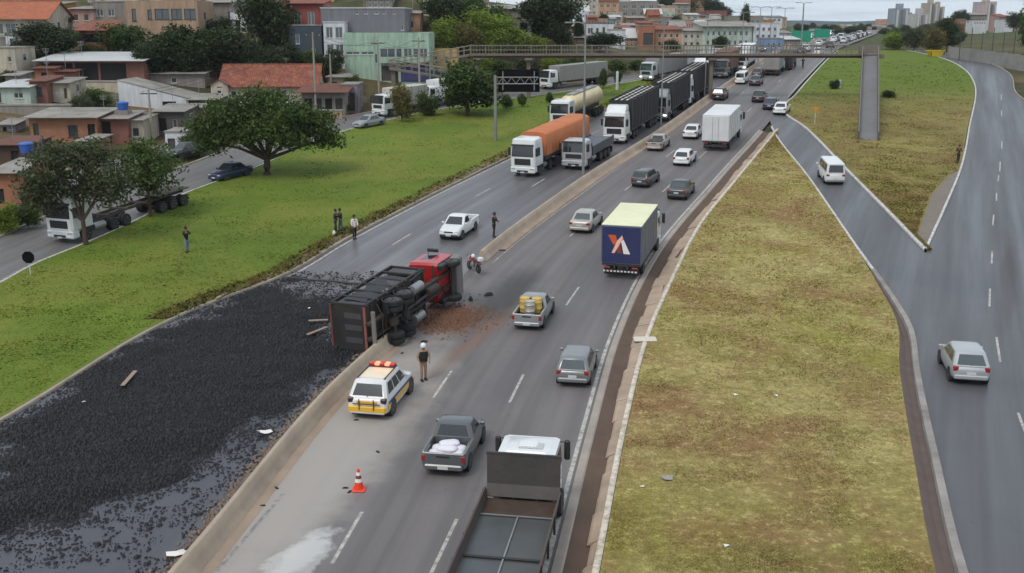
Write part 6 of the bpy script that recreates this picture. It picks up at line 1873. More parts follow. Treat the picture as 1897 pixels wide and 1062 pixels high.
# lorries going uphill in the distance
for (u, v, lb, m) in ((1428, 141, 'pale tipper lorry driving uphill near the footbridge', mat('trailer_grey', S(140, 138, 134), .7)), (1452, 131, 'dark tipper lorry right of the pale one near the footbridge', mat('dark_box', S(48, 46, 46), .8))):
    c, hd, rx = lpose(u, v, lane2, True)
    t = lorry(lb, c, hd, rx=rx)
    box_body(t, 0, 6.0, 1.0, 2.9, m, 2.5, None, None, 5); chassis(t, 0, 7.5); cab(t, WHITEP if u == 1428 else GREY, 8.2, 2.8, 1.9); axle(t, 7.1, False); axle(t, 1.2); axle(t, 2.5); rear_kit(t, -.03)

# ------------------------------------------------------------------ the overturned truck, lying on its left side
RED = paint('truck_red', (.42, .018, .022, 1), .05)
UNDER = mat('underbody_grime', S(62, 56, 52), .85, .2, .4, 2, dirt=.6)
c = g(640, 663)
hd = R(22)
t = thing('overturned_truck', 'red cabbed truck with a dark slatted body lying overturned on its side', 'truck', (c.x + 2.2, c.y + .15, c.z + 1.30))
t.rotation_mode = 'ZYX' if False else 'XYZ'
Mrot = Matrix.Rotation(-hd, 4, 'Z') @ Matrix.Rotation(R(4.5), 4, 'X') @ Matrix.Rotation(-math.pi / 2, 4, 'Y')
t.rotation_euler = Mrot.to_euler('XYZ')
SLAT = mat('slat_black', S(40, 38, 38), .8, .05, .35, 1.3, dirt=.5); SLATL = mat('side_boards', S(70, 72, 76), .7, .1, .45, 1.6, dirt=.75)
LT = 6.7
hw = 1.26
for sx in (-1, 1):
    for i in range(6):
        y0 = .12 + (LT - .24) * i / 6; y1 = .12 + (LT - .24) * (i + 1) / 6 - .1
        if sx > 0 and i in (1, 2, 4): continue
        o = MB().box(*sorted((sx * (hw - .05), sx * hw)), y0, y1, 1.36, 3.05 - (.35 if i in (1, 4) else 0)).build('side_board', SLATL, t)
        o.rotation_euler = (0, R([0, 1.2, -.8, .6, -1.4, .4][i]), R([.6, -.5, .3, -.7, .4, 0][i]) * .4)
    for i in range(7):
        yy = .0 + (LT - .12) * i / 6
        MB().box(*sorted((sx * (hw - .03), sx * (hw + .09))), yy, yy + .14, 1.1, 3.2).build('side_post', SLAT, t)
    MB().box(*sorted((sx * (hw - .07), sx * (hw + .1))), 0, LT, 3.2, 3.32).build('top_rail', SLAT, t)
    MB().box(*sorted((sx * (hw - .07), sx * (hw + .1))), 0, LT, 1.22, 1.36).build('bottom_rail', SLAT, t)
MB().box(-hw + .05, hw - .05, .05, LT - .05, 1.24, 1.33).build('floor', UNDER, t)
tg = MB().box(-hw + .06, hw - .06, .0, .06, 1.37, 3.25).build('tailgate', SLAT, t)
for x in (-.8, -.1, .55): MB().box(x, x + .3, -.02, -.002, 1.5, 2.5).build('tailgate_panel', SLATL, tg)
MB().box(-hw, hw, -.05, 0, 3.26, 3.36).build('gate_rail', mat('rust_red', S(120, 66, 60), .7, .1, .3), tg)
MB().box(-hw, hw, -.06, -.001, 1.22, 1.35).build('gate_sill', mat('sill_red', S(150, 90, 84), .6, .1, .3), tg)
MB().box(-hw + .06, hw - .06, LT - .1, LT - .03, 1.37, 3.5).build('front_panel', SLAT, t)
for sx in (-1, 1): MB().box(sx * .42 - .06, sx * .42 + .06, -.3, LT + 3.0, .82, 1.12).build('frame_rail', UNDER, t)
for i in range(7):
    yy = .2 + i * 1.2
    MB().box(-.36, .36, yy, yy + .12, .86, 1.08).build('crossmember', UNDER, t)
    MB().box(-hw + .05, hw - .05, yy + .3, yy + .4, 1.13, 1.215).build('floor_beam', UNDER, t)
axle(t, 1.7); axle(t, 3.0); axle(t, LT + 2.3, False, .52)
tank(t, 4.2, 5.3, GALV)
for y_ in (1.7, 3.0):
    for sx in (-1, 1):
        arc = [(y_ + .62 * math.cos(k * math.pi / 8), .5 + .62 * math.sin(k * math.pi / 8)) for k in range(9)]
        MB().loft([[(sx * .6, a_, b_) for a_, b_ in arc] + [(sx * .6, a_ * .97 + y_ * .03, b_ - .03) for a_, b_ in reversed(arc)], [(sx * 1.24, a_, b_) for a_, b_ in arc] + [(sx * 1.24, a_ * .97 + y_ * .03, b_ - .03) for a_, b_ in reversed(arc)]]).build('mudguard', mat('mudguard_black', (.03, .03, .032, 1), .3, 0, .2, 3), t, 40)
MB().lathe_y([(LT - .6, .1), (LT - .58, .26), (LT + .6, .26), (LT + .62, .1)], 12, (.1, 0, .75)).build('gearbox', UNDER, t, 40)
MB().tube((0, 1.7, .62), (0, LT - .5, .75), .08, n=8).build('drive_shaft', STEEL, t)
for y_ in (1.7, 3.0): MB().lathe_x([(-.3, .1), (-.2, .26), (.2, .26), (.3, .1)], 12, (0, y_, .55)).build('differential', UNDER, t, 40)
MB().box(-1.15, 1.15, -.3, -.18, .55, .75).build('rear_underrun_bar', mat('bumper_pale', S(120, 116, 110), .7), t)
cab(t, RED, LT + 3.5, 2.95, 2.2, bump=mat('bumper_grey', S(120, 116, 112), .6), visor=True)
for sx in (-1, 1): MB().cbox(*sorted((sx * .75, sx * 1.22)), LT + 1.7, LT + 2.9, .98, 1.15, .05).build('wheel_arch', BLACKP, t)
# torn tarpaulin, hoses and bent bars hanging off the wreck
HOSE = mat('hose_black', (.015, .015, .016, 1), .5)
for i, pts in enumerate(([(.9, 3.6, 1.1), (.4, 4.0, .55), (-.3, 4.5, .45), (-.8, 5.0, .9)], [(.5, LT + .3, 1.0), (.1, LT + .9, .55), (-.6, LT + 1.5, .7)], [(1.1, 1.0, 1.1), (.7, .6, .6), (-.2, .4, .5), (-.9, .9, .8)], [(.2, 2.2, .5), (-.5, 2.6, .2), (-1.1, 3.4, .3)])):
    MB().path(pts, .035, 6).build('hose', HOSE, t)
for i, (p0, p1) in enumerate((((1.3, 2.0, 3.3), (1.05, 2.6, 4.1)), ((-.2, LT - .1, 3.5), (.3, LT + .7, 3.9)), ((1.28, 4.6, 1.0), (1.6, 5.6, .7)), ((-1.1, .2, .8), (-1.5, -.9, .4)))):
    MB().tube(p0, p1, .04, n=5).build('bent_bar', STEEL, t)
rows = []
for i in range(9):
    y_ = .6 + i * .55
    rows.append([(1.29 + .05 * math.sin(i * 1.9), y_, 1.5 + .25 * math.sin(i * 2.3)), (1.33, y_ + .05, 2.2 + .3 * math.sin(i * 1.1)), (1.30 + .06 * math.cos(i), y_, 2.9 + .2 * math.sin(i * 3))])
MB().loft(rows, caps=False, closed=False).build('torn_tarpaulin', mat('torn_tarp', S(50, 52, 56), .8, 0, .3, 2), t, 60)
# air tanks and spare wheel underneath
for x in (-.75, .75): MB().lathe_y([(3.75, .06), (3.8, .15), (4.5, .15), (4.55, .06)], 10, (x, 0, .9)).build('air_tank', UNDER, t, 40)
# brown soil thrown up under the wreck
n = 1900
an = rng.uniform(0, 6.28, n); rr_ = np.abs(rng.normal(0, 1, n))
cx = -3.6 + np.cos(an) * rr_ * 1.3 + .25 * rr_ * np.sin(an); cy = 58.4 + np.sin(an) * rr_ * 1.5
tag(rocks(cx, cy, zr(cy) + .01 + .12 * np.exp(-rr_ ** 2) * rng.random(n), rng.uniform(.03, .13, n), mat('spilled_soil', S(112, 80, 62), .95, 0, .4, 3), 'spilled_soil'), 'reddish brown soil scattered on the road under the overturned truck', 'soil', kind='stuff')
for i, (u, v, lb) in enumerate(((905, 548, 'dark piece of wreckage right of the overturned cab'), (872, 556, 'second piece of wreckage by the overturned cab'), (780, 592, 'broken mudguard lying under the overturned truck'))):
    p = g(u, v)
    o = MB().loft([ring8(-.3, .3, -.12, .12, 0, .04), ring8(-.22, .26, -.1, .06, .12, .04), ring8(-.1, .2, -.02, .04, .2, .01)]).build('wreckage', RUBBER, None, 40)
    o.location = (p.x, p.y, p.z + .012); o.rotation_euler = (0, 0, i * 1.3 + .4); tag(o, lb, 'wreckage')
# ------------------------------------------------------------------ police car
WHITE2 = paint('police_white', (.70, .70, .69, 1), 0); YEL = mat('police_yellow', S(226, 176, 40), .4, 0, .06, 3, coat=.4, dirt=.15); NVY = mat('police_blue', S(40, 56, 110), .4)
pc = drive('white and yellow police car with a lit red light bar parked by the barrier', 681, 779, WHITE2, 'suv', medL, scale=1.03, dh=.05, tailm=mat('smoked_lamp', (.05, .02, .025, 1), .25))
pc.name = 'police_car'
d = CARS['suv']
hw = d['W'] / 2
bar = MB().cbox(-.62, .62, -.05, .27, 1.66, 1.72, .02).build('light_bar', BLACKP, pc)
for x0, x1, on in ((-.60, -.36, 0), (-.34, -.12, 1), (-.10, .10, 0), (.12, .34, 1), (.36, .60, 0)):
    MB().cbox(x0, x1, -.04, .26, 1.722, 1.84, .03).build('beacon', emis('beacon_lit', (1, .16, .08, 1), 2.6) if on else mat('beacon_red', S(190, 24, 26), .25, 0, .1, 6), bar)
for sx in (-1, 1):
    MB().box(*sorted((sx * (hw + .001), sx * (hw + .012))), -2.0, 1.9, .44, .66).build('yellow_band', YEL, pc)
    MB().box(*sorted((sx * (hw + .002), sx * (hw + .014))), -1.9, 1.5, .70, .80).build('blue_band', NVY, pc)
    MB().tube((sx * .60, -1.55, 1.68), (sx * .60, .25, 1.68), .025, n=6).build('roof_rail', BLACKP, pc)
MB().cbox(-hw * .93, hw * .93, -2.262, -2.0, .36, .66, .05).build('yellow_tail_panel', YEL, pc)
MB().cbox(-.45, .45, -2.235, -2.15, .74, .88, .02).build('yellow_number_panel', mat('panel_gold', S(214, 160, 60), .5), pc)
MB().box(-.66, .66, -1.4, .1, 1.645, 1.651).build('roof_panel', mat('roof_cream', S(232, 214, 186), .5), pc)
m = MB()
for x in (-.32, .32): m.tube((x, -2.275, .5), (x, -2.275, .98), .022, n=6)
m.tube((-.6, -2.275, .76), (.6, -2.275, .76), .022, n=6).build('rear_guard', BLACKP, pc)

# ------------------------------------------------------------------ traffic cone
p = g(665, 908)
t = thing('traffic_cone', 'orange traffic cone with white bands on the uphill road', 'cone', (p.x, p.y, p.z + .012))
t.scale = (1.12,) * 3
ORC = mat('cone_orange', S(232, 66, 34), .5, 0, .1, 6); WHC = mat('cone_white', S(228, 222, 218), .5)
MB().cbox(-.22, .22, -.22, .22, 0, .05, .03).build('base', ORC, t)
for r0, r1, z0, z1, mm in ((.16, .125, .05, .30, ORC), (.125, .102, .30, .42, WHC), (.102, .080, .42, .53, mat('cone_dark', S(120, 60, 50), .5)), (.080, .058, .53, .64, WHC), (.058, .035, .64, .75, ORC)):
    MB().lathe_z([(r0, z0), (r1, z1)], 18).build('band', mm, t, 40)

# ------------------------------------------------------------------ motorcycle
p = g(878, 506)
t = thing('motorcycle', 'red motorcycle parked beside the barrier near the overturned cab', 'motorcycle', (p.x, p.y, p.z + .1), .5)
RDM = paint('moto_red', (.36, .02, .03, 1), .1)
for y_ in (-.65, .65):
    o = MB().lathe_x([(-.05, .22), (-.05, .29), (0, .31), (.05, .29), (.05, .22)], 20).build('wheel', RUBBER, t, 40); o.location = (0, y_, .31)
    m = MB(); m.lathe_x([(-.06, .04), (.06, .04)], 10)
    for k in range(8):
        an = k * math.pi / 4; m.tube((0, 0, 0), (0, math.cos(an) * .23, math.sin(an) * .23), .008, n=4)
    m.build('rim', GALV, o)
m = MB(); m.path([(0, -.55, .55), (0, -.1, .72), (0, .40, .78), (0, .48, .95)], .03, 7); m.path([(0, -.1, .72), (0, -.05, .3), (0, .35, .45), (0, .42, .8)], .025, 7); m.path([(.1, -.65, .31), (.1, -.1, .32)], .03, 6); m.build('frame', STEEL, t)
MB().loft([[(-.1, -.12, .72), (.1, -.12, .72), (.1, -.12, .82), (-.1, -.12, .82)], [(-.15, .12, .70), (.15, .12, .70), (.14, .12, .92), (-.14, .12, .92)], [(-.12, .38, .74), (.12, .38, .74), (.1, .38, .9), (-.1, .38, .9)]]).build('fuel_tank', RDM, t, 50)
MB().cbox(-.13, .13, -.8, -.08, .76, .86, .05).build('seat', BLACKP, t)
MB().cbox(-.14, .14, -.05, .3, .3, .62, .06).build('engine', GALV, t)
m = MB()
for sx in (-1, 1): m.tube((sx * .07, .65, .31), (sx * .06, .45, .98), .022, n=6)
m.build('fork', GALV, t)
MB().path([(-.36, .30, 1.08), (-.2, .42, 1.04), (.2, .42, 1.04), (.36, .30, 1.08)], .018, 6).build('handlebar', STEEL, t)
MB().lathe_y([(.48, .05), (.52, .1), (.62, .1)], 12, (0, 0, .9)).build('headlight', CHROME, t, 40)
MB().cbox(-.08, .08, .42, .95, .60, .66, .03).build('front_mudguard', RDM, t)
MB().cbox(-.1, .1, -1.0, -.5, .64, .74, .03).build('rear_mudguard', RDM, t)
MB().cbox(-.17, .17, -1.12, -.8, .87, 1.15, .05).build('top_box', WHITEP, t)
hm = MB().lathe_z([(.04, 0), (.12, .02), (.14, .1), (.11, .2), (.03, .25)], 14).build('helmet', WHITEP, None, 60)
q = Matrix.Rotation(.5, 3, 'Z') @ Vector((0, .1, .93)); hm.location = Vector(t.location) + q
tag(hm, 'white helmet resting on the red motorcycle tank', 'helmet')

# ------------------------------------------------------------------ people
SKIN = mat('skin', S(150, 104, 82), .6, 0, .08, 8)


def skin(name, pts, edges, m, parent, sub=1, root=0):
    me = bpy.data.meshes.new(name)
    me.from_pydata([q[0] for q in pts], edges, [])
    me.materials.append(m)
    o = obj(name, me, parent)
    md = o.modifiers.new('skin', 'SKIN'); md.use_smooth_shade = True
    sv = me.skin_vertices[0].data
    for i, q in enumerate(pts):
        rr_ = q[1] if hasattr(q[1], '__len__') else (q[1], q[1])
        sv[i].radius = rr_
        sv[i].use_root = (i == root)
    sb = o.modifiers.new('sub', 'SUBSURF'); sb.levels = sub; sb.render_levels = sub
    return o


def person(label, u, v, face, top, legs, head='hair', headm=None, arms=((.10, .12, -.28), (.06, .30, -.02)), stride=.06, h=1.75, long_sleeve=True, z=.012, shoe=None, on=None, lean=0.0):
    p = g(u, v) if on is None else Vector(on)
    t = thing('person', label, 'person', (p.x, p.y, p.z + z), face)
    t.scale = (h / 1.75,) * 3
    X = Vector
    pel, che, nek, hed = X((0, 0, .95)), X((0, .02 + lean, 1.30)), X((0, .03 + lean, 1.50)), X((0, .05 + lean, 1.64))
    pts = [(pel, (.15, .11)), (X((0, .01 + lean * .5, 1.12)), (.135, .10)), (che, (.16, .11)), (nek, .055), (hed, (.078, .095)), (hed + X((0, .01, .10)), (.075, .085))]
    ed = [(0, 1), (1, 2), (2, 3), (3, 4), (4, 5)]
    pts += [(hed + X((0, .105, -.005)), .016)]; ed += [(4, 6)]           # nose
    for sx in (-1, 1):
        pts += [(hed + X((sx * .082, 0, .0)), .018)]; ed += [(4, len(pts) - 1)]
    clothes_arm, clothes_leg = [], []
    for si, sx in enumerate((-1, 1)):
        sh = X((sx * .19, .02 + lean, 1.42))
        el_o, ha_o = arms
        el = sh + X((sx * abs(el_o[0]), el_o[1] * .5, el_o[2]))
        wr = el + X((-sx * ha_o[0], ha_o[1] * .8, ha_o[2] if ha_o[2] else -.2))
        b = len(pts)
        pts += [(sh, .058), (el, .042), (wr, .032)]; ed += [(2, b), (b, b + 1), (b + 1, b + 2)]
        dr = (wr - el).normalized(); sdv = dr.cross(X((0, 0, 1)))
        sdv = sdv.normalized() if sdv.length > .1 else X((1, 0, 0))
        pal = wr + dr * .06; pts += [(pal, (.034, .018))]; ed += [(b + 2, b + 3)]
        for k, (o_, ln) in enumerate(((-.028, .065), (-.010, .078), (.010, .072), (.027, .055))):
            f0 = pal + dr * .035 + sdv * o_; f1 = f0 + dr * ln * .6 + X((0, 0, -.012)); f2 = f1 + dr * ln * .4 + X((0, 0, -.02))
            n0 = len(pts); pts += [(f0, .009), (f1, .0085), (f2, .007)]; ed += [(b + 3, n0), (n0, n0 + 1), (n0 + 1, n0 + 2)]
        n0 = len(pts); th0 = pal - sdv * sx * .03; pts += [(th0, .010), (th0 - sdv * sx * .028 + dr * .03, .008)]; ed += [(b + 3, n0), (n0, n0 + 1)]
        clothes_arm.append((sh, el, wr))
        hp = X((sx * .095, 0, .90)); kn = X((sx * .105, sx * stride + .03, .50)); an = X((sx * .11, sx * stride * 1.6 - .02, .09))
        b = len(pts)
        pts += [(hp, .085), (kn, .056), (an, .038), (an + X((0, .14, -.055)), (.038, .025))]; ed += [(0, b), (b, b + 1), (b + 1, b + 2), (b + 2, b + 3)]
        clothes_leg.append((hp, kn, an))
    skin('body', pts, ed, SKIN, t)
    sp = [(X((0, 0, .80)), (.175, .135)), (X((0, 0, .95)), (.17, .13)), (X((0, .01 + lean * .5, 1.12)), (.155, .118)), (che, (.18, .128)), (X((0, .025 + lean, 1.46)), (.085, .07))]
    se = [(0, 1), (1, 2), (2, 3), (3, 4)]
    for sh, el, wr in clothes_arm:
        b = len(sp); sp += [(sh, .075), (el, .058)]; se += [(3, b), (b, b + 1)]
        if long_sleeve: sp += [(el.lerp(wr, .9), .045)]; se += [(b + 1, b + 2)]
    skin('shirt', sp, se, top, t)
    tp = [(X((0, 0, 1.04)), (.155, .115)), (X((0, 0, .88)), (.15, .115))]; te = [(0, 1)]
    for hp, kn, an in clothes_leg:
        b = len(tp); tp += [(hp - X((0, 0, .06)), .10), (kn, .076), (an + X((0, 0, .02)), .06)]; te += [(1, b), (b, b + 1), (b + 1, b + 2)]
    skin('trousers', tp, te, legs, t)
    for hp, kn, an in clothes_leg:
        MB().loft([ring8(an.x - .05, an.x + .05, an.y - .08, an.y + .20, 0, .03), ring8(an.x - .055, an.x + .055, an.y - .09, an.y + .21, .04, .04), ring8(an.x - .045, an.x + .045, an.y - .07, an.y + .10, .10, .03)]).build('shoe', shoe or BLACKP, t, 50)
    hc = hed + X((0, -.012, .06))
    if head == 'helmet':
        MB().lathe_z([(.128, -.06), (.135, .0), (.125, .06), (.09, .115), (.03, .14)], 16, tuple(hc)).build('helmet', headm or WHITEP, t, 60)
    else:
        MB().lathe_z([(.098, -.07), (.106, -.01), (.10, .05), (.07, .10), (.02, .12)], 14, tuple(hc)).build('hair', headm or mat('hair_dark', (.012, .01, .009, 1), .7), t, 60)
    for sx in (-1, 1):
        MB().lathe_y([(-.006, .006), (0, .011), (.006, .006)], 8, (sx * .033, hed.y + .088, hed.z + .025)).build('eye', mat('eye_dark', (.02, .015, .012, 1), .3), t, 60)
    return t


CL = lambda n, c: mat('cloth_' + n, c, .9, 0, .2, 6, bump=.3)
BLK, GRYT, WHS, KHK, JNS, DGRN = CL('black', (.015, .015, .017, 1)), CL('greyblue', S(112, 122, 134)), CL('white', S(214, 210, 204)), CL('khaki', S(150, 122, 98)), CL('jeans', S(72, 76, 96)), CL('charcoal', S(44, 46, 50))
cop = person('police officer in khaki trousers, black vest and white helmet standing on the road', 785, 705, R(200), KHK, KHK, 'helmet', WHITEP, ((.10, .06, -.26), (.04, .16, -.14)), .04, 1.82, shoe=BLK)
MB().loft([ring8(-.185, .185, -.13, .15, 1.0, .06), ring8(-.2, .2, -.14, .16, 1.2, .06), ring8(-.195, .195, -.13, .155, 1.42, .06)]).build('vest', BLK, cop, 50)
MB().loft([ring8(-.185, .185, -.135, .145, .93, .06), ring8(-.185, .185, -.135, .145, .99, .06)]).build('belt', BLACKP, cop, 50)
person('person in black top and pale trousers with raised arms on the green verge', 347, 470, R(-140), BLK, GRYT, arms=((.06, .26, -.16), (.10, .24, .16)), z=.11, h=1.78)
person('person in black clothes carrying a white bag at the verge edge', 622, 434, R(-100), BLK, DGRN, z=.12, h=1.75)
person('person in dark jacket and jeans standing next to the one with the bag', 632, 434, R(120), BLK, JNS, arms=((.06, .2, -.2), (.1, .25, .1)), z=.12, h=1.8)
person('person in white shirt and black trousers at the road edge', 657, 443, R(-150), WHS, BLK, arms=((.05, .1, -.28), (.06, .1, -.2)), h=1.78)
person('person in black uniform standing by the median barrier uphill of the truck', 915, 439, R(-120), BLK, BLK, 'helmet', BLACKP, h=1.78)
person('pedestrian in dark clothes walking on the footpath beside the island', 1774, 304, R(170), CL('maroon', S(74, 52, 50)), DGRN, stride=.12, z=.12, h=1.75)
person('pedestrian in black at the road edge beyond the footbridge', 1487, 126, R(180), BLK, BLK, stride=.1)
p = g(621, 436)
bag = MB().loft([ring8(-.09, .09, -.05, .05, 0, .02), ring8(-.13, .13, -.07, .07, .12, .03), ring8(-.06, .06, -.03, .03, .30, .02)]).build('carrier_bag', mat('white_bag', S(225, 222, 215), .6), None, 50)
bag.location = (p.x - .02, p.y - .35, p.z + .13); tag(bag, 'white carrier bag beside the legs of the person in black', 'bag')

# ------------------------------------------------------------------ poles, signs, gantry
POLE = mat('pole_galvanised', S(142, 142, 140), .5, .4, .15, 1.0, dirt=.3); CPOLE = mat('pole_concrete', S(150, 142, 132), .9, 0, .2, .7, dirt=.3)


def lamp_post(label, u, v, vt, arms=(-1, 1), r=.11, group=None, arm=1.25):
    p = g(u, v)
    zt = at(u, vt, p.y).z - p.z
    t = thing('lamp_post', label, 'lamp post', (p.x, p.y, p.z), group=group)
    MB().path([(0, 0, -.3), (0, 0, zt * .5), (0, 0, zt)], [r, r * .8, r * .55], 10).build('pole', POLE, t, 40)
    MB().cbox(-.2, .2, -.2, .2, -.1, .12, .04).build('base', CPOLE, t)
    for s in arms:
        MB().path([(0, 0, zt - .05), (s * arm * .5, 0, zt + .12), (s * arm, 0, zt + .1)], .05, 7).build('arm', POLE, t)
        MB().cbox(*sorted((s * arm, s * (arm + .6))), -.14, .14, zt + .02, zt + .16, .04).build('lamp_head', POLE, t)


lamp_post('tall lamp post on the median behind the light grey truck', 1080, 334, 44, (-1,), .13)
lamp_post('thin lamp post on the median beside the second black lorry', 1224, 238, 40, (-1, 1), .10)
lamp_post('lamp post on the median near the third black lorry', 1305, 184, 30, (-1, 1), .09)
for i, (u, v, vt) in enumerate(((1372, 134, 24), (1404, 116, 14), (1425, 102, 14), (1450, 96, 16))):
    lamp_post('slender far lamp post rising above the traffic near the footbridge', u, v, vt, (-1, 1), .10, 'far lamp posts')
lamp_post('very tall floodlight mast far beyond the footbridge', 1484, 88, 6, (-1, 1), .22)

p = g(918, 263)
t = thing('sign_gantry', 'roadside sign gantry seen from behind with a large dark panel', 'sign', (p.x, p.y, p.z))
z0, z1 = at(960, 171, p.y).z - p.z, at(960, 129, p.y).z - p.z
x0, x1 = at(923, 150, p.y).x - p.x, at(1000, 150, p.y).x - p.x
MB().path([(0, 0, -.3), (0, 0, (z0 + z1) / 2 + .6)], [.2, .16], 12).build('pole', POLE, t, 40)
pn = MB().cbox(x0, x1, .28, .36, z0, z1, .03).build('panel', mat('panel_back', (.006, .006, .007, 1), .9, 0, .2, 1, spec=.1), t)
zm = (z0 + z1) / 2
for zz in (zm - .32, zm + .38):
    MB().tube((-.1, 0, zz), (x1 - .15, 0, zz), .06, n=6).build('truss_chord', POLE, t)
n = 9
for i in range(n):
    xa = x0 + (x1 - x0 - .2) * i / n; xb = x0 + (x1 - x0 - .2) * (i + 1) / n
    MB().tube((xa, 0, zm - .32 + (.7 if i % 2 else 0)), (xb, 0, zm + .38 - (.7 if i % 2 else 0)), .035, n=5).build('truss_brace', POLE, t)
for xx in (x0 + .5, x1 - .6): MB().box(xx - .05, xx + .05, .06, .277, z0 + .2, z1 - .2).build('panel_bracket', POLE, t)


def road_sign(label, u, v, vt, shape, m, sz=.4):
    p = g(u, v)
    h = at(u, vt, p.y).z - p.z
    t = thing('road_sign', label, 'sign', (p.x, p.y, p.z + .1))
    MB().tube((0, 0, -.3), (0, 0, h), .04, n=8).build('post', FRAME_W, t)
    if shape == 'octagon':
        v_ = [(math.cos(R(22.5 + 45 * k)) * sz, math.sin(R(22.5 + 45 * k)) * sz) for k in range(8)]
    elif shape == 'tri':
        v_ = [(-sz, sz * .6), (sz, sz * .6), (0, -sz)]
    else:
        v_ = [(-sz, -sz), (sz, -sz), (sz, sz), (-sz, sz)]
    MB().loft([[(a, -.05, h - sz * .8 + b) for a, b in v_], [(a, -.075, h - sz * .8 + b) for a, b in v_]]).build('plate', m, t)
    return t


road_sign('back of a black octagonal road sign on a white post by the service road', 57, 512, 470, 'octagon', mat('panel_back', S(28, 29, 32)), .42)
s_ = road_sign('yellow triangular warning sign on the grass island', 1509, 232, 199, 'tri', mat('sign_amber', S(206, 132, 40), .5), .42)
MB().loft([[(a, -.08, s_['label'] and b) for a, b in ((-.2, 1.35), (.2, 1.35), (0, 1.0))], [(a, -.09, b) for a, b in ((-.2, 1.35), (.2, 1.35), (0, 1.0))]])
# green direction signs far ahead
for i, (u0, u1, v0, v1, Y, lb) in enumerate(((1465, 1503, 57, 78, 258, 'large green direction sign over the far traffic, left one'), (1508, 1538, 54, 70, 264, 'large green direction sign over the far traffic, right one'))):
    a, b = at(u0, v1, Y), at(u1, v0, Y)
    t = thing('direction_sign', lb, 'sign', (a.x, Y, float(zr(Y))))
    W_ = b.x - a.x
    MB().cbox(0, W_, -.06, .06, a.z - float(zr(Y)), b.z - float(zr(Y)), .03).build('panel', mat('sign_green', S(20, 140, 108), .5, 0, .1, 1), t)
    for x in (W_ * .15, W_ * .85): MB().tube((x, .15, -1), (x, .15, b.z - float(zr(Y))), .12, n=8).build('post', POLE, t)
    for k in range(0): MB().box(W_ * .15, W_ * (.8 - .12 * k), -.07, -.062, a.z - float(zr(Y)) + .7 + k * .9, a.z - float(zr(Y)) + 1.0 + k * .9).build('text_line', FRAME_W, t)

# concrete utility poles and wires in the town
poles = []
for i, (u, v, vt, lb) in enumerate(((283, 264, 166, 'dark utility pole by the red brick annex'), (586, 216, 60, 'utility pole beside the shop row'), (703, 200, 74, 'utility pole in front of the mint building'), (778, 196, 70, 'utility pole at the right corner of the mint building'), (614, 170, 100, 'thin utility pole behind the red tile house'))):
    p = gt(u, v); zt = at(u, vt, p.y).z - p.z
    t = thing('utility_pole', lb, 'pole', p)
    MB().path([(0, 0, -.5), (0, 0, zt)], [.16, .10], 8).build('pole', CPOLE, t, 40)
    MB().box(-.9, .9, -.05, .05, zt - .5, zt - .38).build('cross_arm', FRAME_D, t)
    for x in (-.8, 0, .8): MB().lathe_z([(.05, 0), (.06, .1), (.03, .14)], 8, (x, 0, zt - .38)).build('insulator', FRAME_W, t)
    poles.append(Vector((p.x, p.y, p.z + zt - .25)))
for a, b, lb in ((0, 1, 'sagging wires from the brick annex pole to the shop row pole'), (1, 2, 'sagging wires from the shop row pole to the mint building pole'), (2, 3, 'sagging wires along the front of the mint building')):
    m = MB()
    for x in (-.8, .8):
        pts = [poles[a].lerp(poles[b], k / 8) + Vector((x, 0, -.9 * (1 - (2 * k / 8 - 1) ** 2))) for k in range(9)]
        m.path([tuple(q) for q in pts], .018, 4)
    tag(m.build('power_lines', BLACKP), lb, 'wires')

# ------------------------------------------------------------------ right-hand wall, container, posts
a, b = gt(1757, 107), gt(1900, 130)
d = (b - a); L = d.length; an = math.atan2(d.y, d.x)
t = thing('retaining_wall', 'long grey concrete wall along the bend of the side road', 'wall', (a.x, a.y, a.z - .5), an)
RW = mat('wall_panel', S(140, 138, 134), .9, 0, .2, .6, bump=.3, dirt=.5)
n = 9
for i in range(n):
    x0_ = (L + 8) * i / n; x1_ = (L + 8) * (i + 1) / n
    z = (b.z - a.z) * (i / n)
    MB().box(x0_ + .02, x1_ - .02, 0, .2, z - 1, z + 2.5).build('wall_panel', RW, t)
    MB().box(x0_ - .12, x0_ + .12, -.05, .26, z - 1.2, z + 2.7).build('wall_post', RW, t)
p = gt(1732, 106)
t = thing('skip_container', 'yellow waste skip at the end of the grass island', 'skip', (p.x, p.y, p.z), .15)
YS = mat('skip_yellow', S(206, 178, 30), .6, 0, .15, 1, dirt=.4)
MB().loft([ring8(-1.0, 1.0, -.7, .7, .12, .05), ring8(-1.55, 1.55, -.85, .85, 1.25, .05)]).build('skip_body', YS, t)
MB().box(-1.62, 1.62, -.92, -.84, 1.2, 1.32).build('rim_bar', YS, t); MB().box(-1.62, 1.62, .84, .92, 1.2, 1.32).build('rim_bar', YS, t)
for x in (-1.3, 1.3): MB().box(x - .05, x + .05, -.98, -.86, .5, .95).build('lifting_lug', STEEL, t)
for (u, v, vt, lb) in ((1555, 165, 148, 'short white post on the grass island near the dark bush'), (1143, 168, 132, 'white square post on the verge under the footbridge')):
    p = g(u, v); zt = at(u, vt, p.y).z - p.z
    o = MB().loft([ring8(-.2, .2, -.18, .18, -.2, .05), ring8(-.18, .18, -.16, .16, zt - .15, .05), ring8(-.05, .05, -.05, .05, zt, .01)]).build('marker_post', WHITEW)
    o.location = (p.x, p.y, p.z); tag(o, lb, 'post')
ptree('dark round bush by the short white post on the island', 'ds', 1536, 1556, 148, 166, name='bush', cat='bush')
ptree('low bush at the foot of the footbridge ramp', 'ms', 1632, 1660, 168, 182, name='bush', cat='bush')
